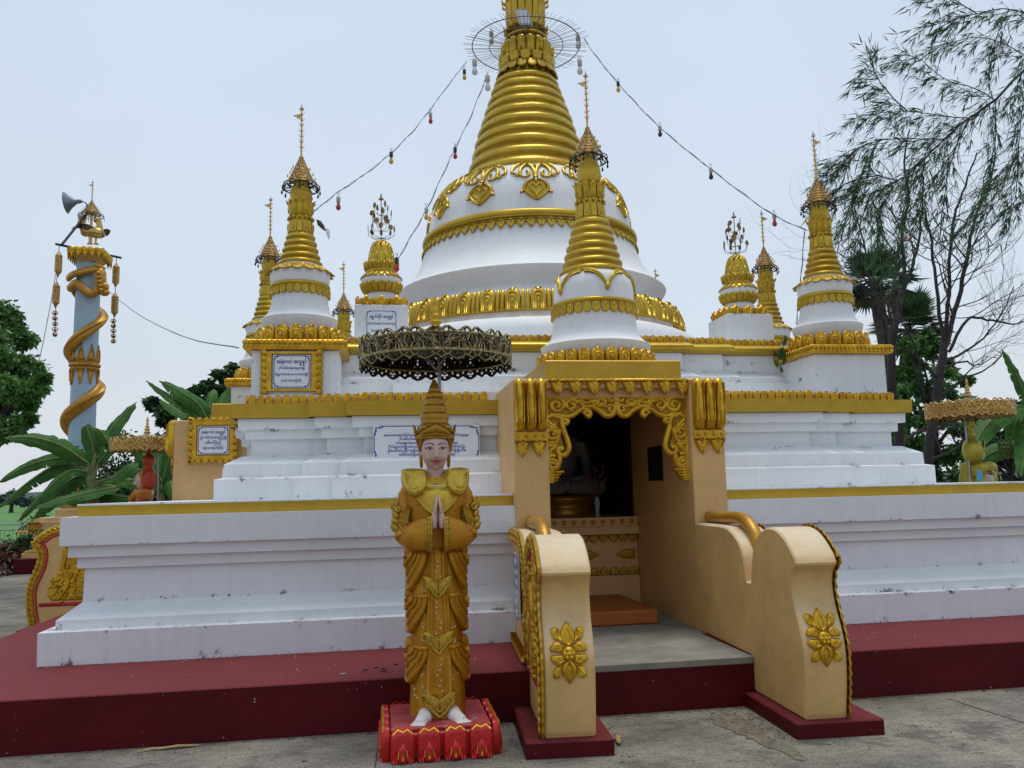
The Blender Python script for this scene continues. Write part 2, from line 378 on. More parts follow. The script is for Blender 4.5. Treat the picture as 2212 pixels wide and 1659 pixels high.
BANANA = mat('banana_leaf', (.045, .15, .02), .6, spec=.25, var=.3, scale=3, bump=.2, bscale=20, trans=.2)
BANSTEM = mat('banana_stem', (.17, .19, .06), .6, var=.3, scale=8, bump=.2)
BARK = mat('grey_brown_bark', (.040, .032, .034), .85, var=.35, scale=9, bump=.6, bscale=30)
BARKP = mat('palm_trunk_bark', (.09, .07, .055), .9, var=.4, scale=12, bump=.6, bscale=20)
DRY = mat('dry_leaf', (.30, .19, .09), .8, var=.3, bump=0)
# ================================================================ the pagoda
CX, CY = 2.21, 11.87
NB = 10.9            # back of the porch recess cut into the front
def redent(h, w=(), s=.1, notch=None):
    """square plan of corner half-size h whose faces step forward towards the middle"""
    half = [(-h, -h)]; x = -h; y = -h
    for q in w: x += q; half += [(x, y), (x, y-s)]; y -= s
    side = half+[(-a, b) for a, b in reversed(half)]
    pts = []
    for k in range(4):
        sd = side[:-1]
        if k == 0 and notch:
            i = len(half); sd = half+[(notch[0]-CX, y), (notch[0]-CX, NB-CY), (notch[1]-CX, NB-CY), (notch[1]-CX, y)]+[(-a, b) for a, b in reversed(half)][:-1]
        for a, b in sd:
            for _ in range(k): a, b = -b, a
            pts.append((CX+a, CY+b))
    return pts
def stack(mb, rows, w=(), s=.1, notch=None, cap=True):
    L = [[(x, y, z) for x, y in redent(h, w, s, notch)] for h, z in rows]
    return mb.loops(L, cap0=False, cap1=cap)
NOTCH = (1.47, 2.81)
pag = empty('pagoda', (CX, CY, 0), label='big white and gold stepped pagoda with ringed golden spire, filling the middle of the photo', cat='pagoda')

# maroon platform with a grey cement entry slab in front of the porch
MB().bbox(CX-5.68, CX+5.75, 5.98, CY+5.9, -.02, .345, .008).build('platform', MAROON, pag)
slab = MB().bbox(1.34, 2.73, 5.965, 7.12, .30, .352, .006); slab.build('entry_slab_top', FADED, pag)
# lower terrace
t1 = MB(); stack(t1, [(4.78, .33), (4.785, .595), (4.69, .60), (4.69, .672), (4.545, .79), (4.54, 1.058), (4.585, 1.06), (4.59, 1.148), (4.64, 1.15), (4.64, 1.238), (4.69, 1.245), (4.69, 1.47)], notch=NOTCH)
lt = t1.build('lower_terrace', WHITE, pag)
tb = MB(); stack(tb, [(4.592, 1.471), (4.596, 1.555)], notch=NOTCH, cap=False); tb.build('gold_band', MUST, lt)
tb = MB(); stack(tb, [(4.60, 1.556), (4.60, 1.571)], notch=NOTCH); tb.build('terrace_top', WHITE, lt)
# middle terrace
W2 = (.73, .36)
t2 = MB(); stack(t2, [(3.71, 1.565), (3.71, 1.765), (3.64, 1.78), (3.635, 1.905), (3.49, 1.985), (3.42, 1.99), (3.42, 2.145), (3.47, 2.15), (3.475, 2.238), (3.53, 2.243), (3.535, 2.345)], W2, notch=NOTCH)
mt = t2.build('middle_terrace', WHITE, pag)
tb = MB(); stack(tb, [(3.585, 2.346), (3.59, 2.488)], W2, notch=NOTCH); tb.build('gold_band', MUST, mt)
tb = MB(); stack(tb, [(3.45, 2.489), (3.45, 2.585)], W2, notch=NOTCH); tb.build('terrace_top', WHITE, mt)
def petal_row(name, h, z, w, s, pw, ph, d, parent, sides=4, skip=None, m=GOLD, nt_=None):
    mb = MB(); pts = redent(h, w, s)
    n = len(pts)
    for i in range(n):
        a, b = Vector((*pts[i], 0)), Vector((*pts[(i+1) % n], 0)); L = (b-a).length
        if L < pw*.6: continue
        if a.y > CY+1.5 and b.y > CY+1.5: continue
        k = max(1, round(L/pw)); U = (b-a)/L
        for j in range(k):
            c = a+U*(L*(j+.5)/k)
            if nt_ and nt_[0] < c.x < nt_[1] and c.y < CY-1 : continue
            tl = random.uniform(-.05, .05); F = plane_frame((c.x, c.y, z), U, (Vector((0, 0, 1))+U*tl).normalized())
            lotus_petal(mb, F, L/k*random.uniform(.92, 1.0), ph*random.uniform(.94, 1.05), d*random.uniform(.85, 1.15))
    return mb.build(name, m, parent)
petal_row('petal_fringe', 3.452, 2.488, W2, .1, .083, .10, .024, mt, nt_=(1.1, 3.2))
# upper terrace
W3 = (.76, .54)
t3 = MB(); stack(t3, [(2.80, 2.58), (2.80, 2.775), (2.73, 2.785), (2.73, 2.845), (2.60, 2.925), (2.58, 2.93), (2.58, 3.135)], W3)
ut = t3.build('upper_terrace', WHITE, pag)
tb = MB(); stack(tb, [(2.60, 3.136)]+[(2.62+.07*sin(pi*i/8), 3.14+.115*i/8) for i in range(9)]+[(2.60, 3.256)], W3)
tb.build('gold_roll', GOLDS, ut)
petal_row('petal_fringe', 2.60, 3.25, W3, .1, .083, .085, .02, ut)
tb = MB(); stack(tb, [(2.58, 3.256), (2.58, 3.33)], W3); tb.build('terrace_top', WHITE, ut)

# round body, profile read off the photograph
MX, MY = 2.255, 11.85
DPROF = [(.97, 6.095), (1.10, 6.045), (1.25, 5.95), (1.36, 5.82), (1.44, 5.65), (1.485, 5.46), (1.505, 5.30)]
dr = MB().lathe([(2.42, 3.32), (2.40, 3.50), (2.36, 3.60), (2.26, 3.66), (2.12, 3.71), (2.05, 3.76), (2.0, 4.07), (1.84, 4.09), (1.84, 4.165), (1.862, 4.19), (1.868, 4.20), (1.90, 4.28), (1.955, 4.375), (1.967, 4.392), (1.969, 4.398), (1.962, 4.403), (1.94, 4.412),
    (1.86, 4.475), (1.74, 4.61), (1.65, 4.77), (1.585, 4.95), (1.54, 5.11), (1.53, 5.2)]+DPROF[::-1]+[(.5, 6.11)], (MX, MY), 160, caps=False, fn=lambda r, z, a: r+.008*noise.noise(Vector((3*cos(a), 3*sin(a), z*2))))
bell = dr.build('bell_dome', WHITE2, pag)
# great lotus ring, leaning outwards
mb = MB(); n = 86
for i in range(n):
    F = cyl_frame(lambda v: 2.05+.10*cos(min(1, max(0, (v-3.76)/.34))*pi*.5), MX, MY, 2*pi*i/n, 2.1)
    Fl = lambda u, v, nn=0, F=F: F(u, v+3.755, nn)
    w_ = 2*pi*2.1/n*.98
    if i % 2 == 0:
        dome(mb, Fl, [(-w_*.62, 0), (w_*.62, 0), (w_*.66, .18), (w_*.58, .27), (w_*.3, .305), (0, .325), (-w_*.3, .305), (-w_*.58, .27), (-w_*.66, .18)], ((1, 0), (.96, .7), (.85, 1), (.6, 1.05)), .05, c=(0, .17))
        for q, hh in ((.38, .24), (.23, .19)):
            p = [(-w_*q, .02)]+[(w_*q*cos(pi-pi*k/8), hh-w_*q+w_*q*sin(pi*k/8)*1.3) for k in range(9)]+[(w_*q, .02)]
            ribbon(mb, lambda u, v, nn=0, Fl=Fl: Fl(u, v, nn+.05), p, .018, .018)
        dome(mb, lambda u, v, nn=0, Fl=Fl: Fl(u, v, nn+.045), [(.014*cos(2*pi*k/6), .13+.035*sin(2*pi*k/6)) for k in range(6)], h=.026)
        ribbon(mb, lambda u, v, nn=0, Fl=Fl: Fl(u, v, nn+.03), [(-.03, .305), (0, .27), (.03, .305)], .02, .035)
    else:
        for q in (-.19, .19): dome(mb, sub(Fl, q*w_, 0), [(-w_*.18, 0), (w_*.18, 0), (w_*.18, .25), (w_*.1, .30), (-w_*.1, .30), (-w_*.18, .25)], ((1, 0), (.9, .8), (.6, 1)), .045)
mb.build('lotus_ring', GOLDS, bell)
# roll moulding and its hanging fringe
MB().torus((MX, MY, 5.20), 1.535, .055, 160, 10, .06).build('roll_moulding', GOLDS, bell)
mb = MB(); n = 74
for i in range(n):
    F = cyl_frame(lambda v: 1.59-.32*(v-4.97), MX, MY, 2*pi*i/n, 1.57)
    spade(mb, lambda u, v, nn=0, F=F: F(u, v+5.13, nn+.002), 2*pi*1.57/n*1.05, .15, .03)
mb.build('leaf_fringe', GOLDS, bell)
# scrollwork pendants hanging from the spire foot, each a relief on the dome
def _vt():
    s = 0; T = [(0, 0)]; E = radians(23)
    for (r0, z0), (r1, z1) in zip(DPROF, DPROF[1:]):
        s += hypot(r1-r0, z1-z0); T.append((s, T[-1][1]+max(.012, (z0-z1)*cos(E)-(r1-r0)*sin(E))))
    return T
VT = _vt()
def vmap(y):
    """the carver stretched the scrolls where the dome lies flatter"""
    d = VT[1][1]*.6+(VT[-1][1]*.86-VT[1][1]*.6)*y/226.0
    for (s0, d0), (s1, d1) in zip(VT, VT[1:]):
        if d <= d1: return s0+(s1-s0)*(d-d0)/(d1-d0)
    return VT[-1][0]
mb = MB()
for i in range(12):
    F0 = rev_frame(DPROF, MX, MY, radians(-6.5)+2*pi*i/12, 1.2)
    a_, b_ = .00172, 1.0
    F = lambda u, v, nn=0, F0=F0: F0(u*a_, v*b_, nn+.004)
    F1 = lambda u, v, nn=0, F0=F0: F0(u, vmap(v), nn+.004)
    def rb(P, wd, h=.035, tp=None, s_=1): ribbon(mb, F1, [(s_*x*a_, y*b_) for x, y in P], wd*.00215, h, tp)
    PL = [(0, 104), (40, 112), (66, 130), (74, 160), (46, 194), (0, 228)]
    dome(mb, F1, [(x*a_, y) for x, y in PL]+[(-x*a_, y) for x, y in PL[-2:0:-1]], ((1, 0), (.97, 1), (.8, 1), (.5, 1)), .016, c=(0, 160))
    for s_ in (-1, 1):
        rb([(0, 3), (60, 4), (120, 3), (182, 3)], 18, s_=s_)
        rb(spline([(0, 96), (-8, 52), (-34, 22), (-74, 20), (-102, 44), (-98, 78), (-70, 92), (-46, 80), (-44, 60), (-58, 54)], 5), 27, .04, lambda t: 1-.45*t, s_=s_)
        rb(spline([(-78, 14), (-118, 14), (-154, 34), (-160, 58), (-144, 66)], 5), 24, .035, lambda t: 1-.35*t, s_=s_)
        rb(spline([(-100, 66), (-122, 84), (-130, 66)], 4), 18, s_=s_)
        rb(spline([(0, 108), (-40, 112), (-68, 132), (-76, 162), (-46, 196), (0, 228)], 5), 20, s_=s_); rb([(-62, 138), (-78, 164), (-94, 182)], 18, s_=s_)
        rb(spline([(0, 150), (-22, 134), (-42, 148), (-34, 170), (0, 196)], 4), 13, s_=s_); rb([(0, 16), (-18, 36), (-2, 60)], 15, s_=s_)
    dome(mb, F1, [(x*a_, y*b_) for x, y in ((0, 92), (13, 108), (8, 122), (0, 130), (-8, 122), (-13, 108))], h=.04)
    dome(mb, F1, [(x*a_, y*b_) for x, y in ((0, 190), (14, 200), (0, 226), (-14, 200))], h=.035)
mb.torus((MX, MY, 6.075), .985, .03, 120, 8, .035)
mb.build('scroll_pendants', GOLDS, bell)

# ringed cone
prof = []; zs = [6.075, 6.275, 6.47, 6.66, 6.84, 7.015, 7.185, 7.345, 7.50, 7.645, 7.775]
rs = [.955, .865, .815, .77, .72, .675, .62, .57, .52, .475, .435]
for k in range(10):
    z0, z1, r0, r1 = zs[k], zs[k+1], rs[k], rs[k+1]
    for j in range(8):
        t = j/8; prof.append((r0+(r1-r0)*t+.052*sin(pi*t)*(1.2-.05*k) - (.022 if j == 0 else 0), z0+(z1-z0)*t))
prof += [(.415, 7.775), (.40, 7.83)]
cone = MB().lathe(prof, (MX+.01, MY), 120, caps=False, fn=lambda r, z, a: r+.011*noise.noise(Vector((2.2*cos(a), 2.2*sin(a), z*5)))+.006*noise.noise(Vector((6*cos(a), 6*sin(a), z*14)))).build('ringed_spire', GOLDS, pag)
# lotus collars above the cone
SX = MX+.03
mb = MB()
mb.lathe([(.40, 7.78), (.37, 7.95), (.335, 8.02), (.315, 8.15), (.325, 8.34), (.285, 8.40), (.285, 8.50), (.25, 8.52), (.25, 8.62), (.285, 8.66), (.27, 8.80), (.245, 9.0), (.27, 9.25), (.24, 9.45), (.2, 9.6), (.22, 9.8), (.16, 10.2), (.05, 10.8)], (SX, MY), 64)
for i in range(18):
    F = cyl_frame(lambda v: .37+.5*(7.98-v), SX, MY, 2*pi*i/18, .42)
    lotus_petal(mb, lambda u, v, nn=0, F=F: F(u, 7.98-v, nn), .145, .16, .035, False)
for i in range(14):
    F = cyl_frame(lambda v: .37+.2*max(0, 8.02-v)+.5*max(0, v-8.02), SX, MY, 2*pi*(i+.5)/14, .42)
    dome(mb, lambda u, v, nn=0, F=F: F(u, 8.10-v, nn), arch(.17, .16), h=.05)
for i in range(16):
    F = cyl_frame(lambda v: .335+.03*sin((v-8.05)*9), SX, MY, 2*pi*i/16, .34)
    dome(mb, lambda u, v, nn=0, F=F: F(u, v+8.06, nn), arch(.115, .33), h=.035)
    if i % 2: dome(mb, lambda u, v, nn=0, F=F: F(u, v+8.10, nn), arch(.045, .2), h=.07)
    F2 = cyl_frame(lambda v: .27+.12*abs(v-8.86)**1.2, SX, MY, 2*pi*i/16, .29)
    dome(mb, lambda u, v, nn=0, F=F2: F(u, v+8.68, nn), arch(.10, .42), h=.03)
    a = 2*pi*i/16
    for z, r in ((8.60, .31), (9.05, .33)):
        mb.tube([(SX+(r-.03)*sin(a), MY-(r-.03)*cos(a), z-.03), (SX+(r+.02)*sin(a), MY-(r+.02)*cos(a), z), (SX+(r+.035)*sin(a), MY-(r+.035)*cos(a), z+.06)], [.02, .025, .006], 5)
mb.torus((SX, MY, 8.46), .30, .03, 48, 6); mb.torus((SX, MY, 8.62), .28, .035, 48, 6); mb.torus((SX, MY, 8.05), .36, .03, 48, 6)
mb.build('lotus_collar', GOLDS, pag)
# iron spoke halo
mb = MB(); n = 84; hz = 8.37
for i in range(n):
    a = 2*pi*i/n+random.uniform(-.012, .012); r1 = .96+random.uniform(-.03, .02)
    p0 = (SX+.30*sin(a), MY-.30*cos(a), hz-.02); p1 = (SX+r1*sin(a), MY-r1*cos(a), hz+random.uniform(-.02, .02))
    mb.tube([p0, p1], [.0045, .003], 4)
mb.torus((SX, MY, hz), .83, .008, 72, 5); mb.torus((SX, MY, hz-.005), .565, .006, 64, 5)
mb.build('spoke_halo', mat('weathered_rod_iron', (.13, .12, .12), .5, metal=.5, bump=0), pag)
# floodlight fixed to the neck
fl = empty('floodlight', at(1133, 40, 11.4), label='small grey floodlight fixed to the neck of the big golden spire', cat='floodlight')
p = at(1133, 40, 11.40)
mb = MB(); F = plane_frame(p, Vector((.8, -.5, -.25)).normalized(), Vector((-.25, .1, 1)).normalized())
mb.prism([(-.10, -.13), (.10, -.13), (.10, .13), (-.10, .13)], lambda u, v, n=0: F(u, v, n), .05); mb.build('lamp_body', STEEL, fl)
mb = MB(); mb.prism([(-.085, -.11), (.085, -.11), (.085, .11), (-.085, .11)], lambda u, v, n=0: F(u, v, .05+n), .006); mb.build('glass', GLASS, fl)
mb = MB(); mb.tube([F(0, -.02, 0), F(0, -.1, -.12), p+Vector((0, .22, -.02))], .012, 5); mb.build('bracket', STEEL, fl)

# ================================================================ small stupas
def hti(mb, mbd, x, y, z0, R, zt):
    """openwork gilt crown in tiers; dark curled skirt in mbd"""
    H = zt-z0
    for k in range(9):
        t = k/9; r = R*.70*(1-t)**1.15+.010; z = z0+H*.05+H*.78*t
        mb.torus((x, y, z), r, .006, 24, 4, .008); mb.torus((x, y, z+H*.035), r*.97, .004, 24, 4)
        m = max(6, int(20*(1-t)))
        for i in range(m):
            a = 2*pi*i/m+k*.3; c, s_ = cos(a), sin(a)
            mb.add([(x+r*s_-c*.009, y-r*c-s_*.009, z), (x+r*s_+c*.009, y-r*c+s_*.009, z), (x+r*1.03*s_, y-r*1.03*c, z+H*.065)], [(0, 1, 2)])
            if k in (1, 2, 3, 4) and i % 3 == k % 3:
                px, py = x+r*1.12*s_, y-r*1.12*c; pz = z+H*.04
                mb.box(px-.007, px+.007, py-.003, py+.003, pz, pz+.028)
    mb.lathe([(R*.36, z0+H*.02), (R*.22, z0+H*.25), (R*.13, z0+H*.5), (R*.06, z0+H*.72), (.010, z0+H*.88), (.007, zt)], (x, y), 14)
    mbd.torus((x, y, z0+.01), R*.62, .008, 28, 5); mbd.torus((x, y, z0-.035), R*.95, .006, 32, 5)
    for i in range(12):
        a = 2*pi*i/12; s_, c = sin(a), -cos(a)
        P = [(R*.62, .01), (R*.8, .03), (R*.97, .0), (R*1.0, -.035), (R*.9, -.045), (R*.86, -.02)]
        mbd.tube([(x+r*s_, y+r*c, z0+z) for r, z in P], .0065, 4)
        a2 = a+pi/12; s2, c2 = sin(a2), -cos(a2)
        mbd.tube([(x+R*.6*s_, y+R*.6*c, z0-.03), (x+R*.8*s2, y+R*.8*c2, z0-.045), (x+R*.95*s2, y+R*.95*c2, z0-.02)], .005, 4)
        mbd.lathe([(.003, z0-.05), (.008, z0-.065), (.013, z0-.085), (.002, z0-.105)], (x+R*1.0*s_, y+R*1.0*c), 5)
def vane(mb, mg, x, y, z0, z1, side=-1):
    mb.tube([(x, y, z0), (x, y, z1-.05)], [.012, .007], 6)
    for k in range(7):
        z = z0+(z1-z0)*(.08+.12*k); mb.lathe([(.008, z-.012), (.017, z), (.008, z+.012)], (x, y), 6)
        for q in range(4):
            a = q*pi/2+k; mb.tube([(x, y, z), (x+.02*cos(a), y+.02*sin(a), z+.004), (x+.032*cos(a), y+.032*sin(a), z+.025)], [.004, .004, .002], 4)
    z = z0+(z1-z0)*.75
    F = plane_frame((x, y, z), (side, 0, 0), (0, 0, 1))
    mb.prism([(.0, -.012), (.045, -.02), (.06, .0), (.095, .008), (.075, .02), (.03, .03), (0, .022)], lambda u, v, n=0: F(u, v, n), .005)
    for q in range(6):
        a = q*pi/3; mb.tube([(x, y, z1-.06), (x+.022*cos(a), y+.022*sin(a), z1-.045), (x+.02*cos(a), y+.02*sin(a), z1-.03)], .005, 4)
    mg.lathe([(.003, z1-.05), (.012, z1-.03), (.009, z1-.005), (.001, z1+.03)], (x, y), 6)
def stupa(kind, x, y, label, group, side=-1):
    st = empty('small_stupa', (x, y, 2.58), label=label, cat='stupa', group=group)
    if kind == 'front':
        zb = 2.80; RB = .60; ns = 28
        rim = [(.50, 2.86), (.52, 2.93), (.552, 2.985), (.563, 3.024), (.565, 3.030), (.560, 3.034), (.545, 3.04), (.50, 3.075), (.455, 3.13), (.43, 3.22), (.42, 3.40), (.412, 3.44), (.41, 3.62), (.395, 3.70), (.36, 3.76), (.32, 3.785), (.2, 3.79)]
        rollz, rollr, frh = 3.455, .422, .115
        c0, c1, r0, r1, rings = 3.775, 4.385, .318, .165, 7
        fl0, fl1, fr = 4.37, 4.77, .14; neckr = .116; bz = 5.05; hz_, hR, ht = 5.07, .205, 5.50; top = 6.03
    else:
        zb = 3.155; RB = .44; ns = 18
        rim = [(.34, 3.24), (.355, 3.32), (.383, 3.37), (.394, 3.423), (.395, 3.428), (.391, 3.431), (.38, 3.437), (.345, 3.47), (.315, 3.52), (.295, 3.60), (.287, 3.68), (.288, 3.78), (.30, 3.80), (.315, 3.92), (.30, 3.95), (.22, 4.02), (.1, 4.03)]
        rollz, rollr, frh = 3.785, .292, .095
        c0, c1, r0, r1, rings = 4.01, 4.37, .205, .125, 5
        fl0, fl1, fr = 4.36, 4.715, .118; neckr = .104; bz = 4.93; hz_, hR, ht = 4.915, .20, 5.335; top = 5.83
        # white plinth under a double-row cornice
        MB().bbox(x-.425, x+.425, y-.425, y+.425, 2.582, 3.045, .008).build('pedestal', WHITE, st)
        mb = MB().bbox(x-.49, x+.49, y-.49, y+.49, 3.045, 3.145, .012)
        for k in range(4):
            U = Vector((1, 0, 0)); 
            R_ = Matrix.Rotation(k*pi/2, 3, 'Z'); U = R_ @ Vector((1, 0, 0)); O = Vector((x, y, 0))+R_ @ Vector((0, -.49, 0))
            F = plane_frame((O.x, O.y, 0), U, (0, 0, 1))
            for j in range(20):
                u = -.465+.93*j/19
                lotus_petal(mb, sub(F, u, 3.095), .047, .045, .016, False)
                dome(mb, sub(F, u, 3.088), [(-.022, 0), (.022, 0), (.014, -.025), (0, -.036), (-.014, -.025)], h=.016)
        mb.build('cornice', GOLD, st)
    wb = MB().lathe(rim, (x, y), 64, caps=True).build('bell', WHITE2, st)
    mb = MB()
    for i in range(ns):
        F = cyl_frame(lambda v: RB-.05+.012*sin(min(1, max(0, (v-zb)/.14))*pi), x, y, 2*pi*i/ns, RB-.02)
        lotus_petal(mb, lambda u, v, nn=0, F=F: F(u, v+zb, nn), 2*pi*(RB-.02)/ns*1.0, .15 if kind == 'front' else .165, .042)
    mb.lathe([(RB-.05, zb-.004), (RB-.05, zb+.10), (RB-.1, zb+.12)], (x, y), 48)
    mb.build('lotus_base', GOLD, st)
    mb = MB().torus((x, y, rollz), rollr, .022, 64, 8, .026); n = 30 if kind == 'front' else 24
    for i in range(n):
        F = cyl_frame(lambda v: rollr-.004+.05*(rollz-v), x, y, 2*pi*i/n, rollr)
        lotus_petal(mb, lambda u, v, nn=0, F=F: F(u, rollz-.02-v, nn), 2*pi*rollr/n*.97, frh, .022)
    mb.build('scallop_band', GOLDS, wb)
    mb = MB()
    if kind == 'front':      # leafy swags meeting in points
        SP = [(.30, 3.787), (.34, 3.775), (.375, 3.74), (.397, 3.695), (.408, 3.62), (.412, 3.46)]
        for i in range(5):
            F = rev_frame(SP, x, y, radians(5+36)+2*pi*i/5, .40); wd = .40*pi/5
            for s_ in (-1, 1):
                P = [(s_*wd*t, .035+.205*t**2.6) for t in [k/14 for k in range(15)]]
                ribbon(mb, F, P, .026, .022)
                ribbon(mb, F, [(a, b+.018) for a, b in P], .012, .026)
                for k in range(1, 14):
                    u, v = P[k]; ribbon(mb, F, [(u, v+.012), (u+s_*.004, v+.042), (u+s_*.020, v+.062-.004*k/14)], .021, .024, lambda t: 1-.4*t)
            dome(mb, F, [(wd-.03, .235), (wd, .215), (wd+.03, .235), (wd+.02, .275), (wd, .30), (wd-.02, .275)], h=.035)
        mb.build('leaf_swag', GOLDS, wb)
    else:
        for i in range(16):
            F = cyl_frame(lambda v: .325-1.35*(v-3.93), x, y, 2*pi*i/16, .28)
            lotus_petal(mb, lambda u, v, nn=0, F=F: F(u*(1-.0*v), 4.01-v*.82, nn), .108, .115, .022)
        mb.lathe([(.31, 3.925), (.325, 3.94), (.21, 4.025)], (x, y), 48)
        mb.build('lotus_shoulder', GOLDS, wb)
    prof = []
    for k in range(rings):
        for j in range(7):
            t = (k+j/7)/rings; prof.append((r0+(r1-r0)*t**.9+.030*sin(pi*j/7)*(1.2-.5*t)-(.014 if j == 0 else 0), c0+(c1-c0)*t))
    prof += [(r1-.01, c1), (r1-.03, c1+.01)]
    MB().lathe(prof, (x, y), 56, caps=False, fn=lambda r, z, a: r+.005*noise.noise(Vector((2*cos(a), 2*sin(a), z*9)))).build('ringed_cone', GOLDS, st)
    mb = MB(); mid = (fl0+fl1)/2; H = fl1-fl0
    mb.lathe([(fr+.015, fl0), (fr-.005, fl0+.04), (fr-.012, mid-.02), (fr-.004, mid), (fr-.012, mid+.02), (fr-.008, fl1-.05), (fr+.01, fl1-.01), (fr-.02, fl1)], (x, y), 32)
    for i in range(12):
        a = 2*pi*i/12; F = cyl_frame(lambda v: fr-.008, x, y, a, fr)
        dome(mb, lambda u, v, nn=0, F=F: F(u, fl0-.01+(mid-fl0)*1.0-v, nn+.02*(v/.19)**3), arch(.062, H*.46), h=.018)
        dome(mb, lambda u, v, nn=0, F=F: F(u, mid+.015+v, nn+.03*(v/.19)**3), arch(.062, H*.46), h=.016)
        if i % 2:
            dome(mb, lambda u, v, nn=0, F=F: F(u, fl0+.03+v, nn+.012), arch(.026, H*.27), h=.02)
            dome(mb, lambda u, v, nn=0, F=F: F(u, mid+.06+v, nn+.008), arch(.022, H*.2), h=.02)
        mb.ball((x+(fr+.008)*sin(a), y-(fr+.008)*cos(a), mid), .021, 8, 5)
        F = cyl_frame(lambda v: fr-.01, x, y, a+pi/12, fr)
        dome(mb, lambda u, v, nn=0, F=F: F(u, fl1-.05+v, nn+.7*v), arch(.05, .06, point=.01), h=.012)
    mb.build('lotus_column', GOLDS, st)
    MB().lathe([(neckr-.01, fl1-.03), (neckr, fl1+.03), (neckr+.012, fl1+.09), (neckr+.004, fl1+.16), (neckr-.03, bz), (neckr-.035, bz+.06)], (x, y), 32).build('bulb', GOLDS, st)
    mb, md, mg = MB(), MB(), MB(); hti(mb, md, x, y, hz_, hR, ht); vane(mb, mg, x, y, ht-.03, top, side)
    h_ = mb.build('umbrella_crown', BRASS, st); md.build('crown_skirt', DARKMETAL, h_); mg.build('crystal_tip', GLASS, h_)
    return st
stF = stupa('front', 2.22, 8.2, 'tallest small stupa with leafy gold swags, standing on the porch roof', 'small stupas around the pagoda')
stL = stupa('corner', -.80, 8.9, 'small gold-ringed stupa on the white plinth that carries a framed blue plaque', 'small stupas around the pagoda')
def copy_stupa(x, y, dz, lab, flip=False):
    c = dup(stL); c.location = (x, y, 2.58+dz); tag(c, lab); 
    if flip: c.rotation_euler = (0, 0, pi)
    return c
copy_stupa(5.22, 8.9, -.02, 'small gold-ringed stupa on a plain white plinth in front of the bare trees', True)
copy_stupa(-1.49, 11.9, .02, 'small stupa partly hidden close behind the left of the plaqued plinth stupa')
copy_stupa(5.93, 11.76, 0, 'slim small stupa rising just behind the right lotus bud pedestal', True)
copy_stupa(-.59, 15.2, 0, 'farthest visible small stupa, low between the plaqued stupa and the left lotus bud')
copy_stupa(5.39, 15.24, 0, 'small stupa showing only its crystal tip over the right slope of the big dome', True)

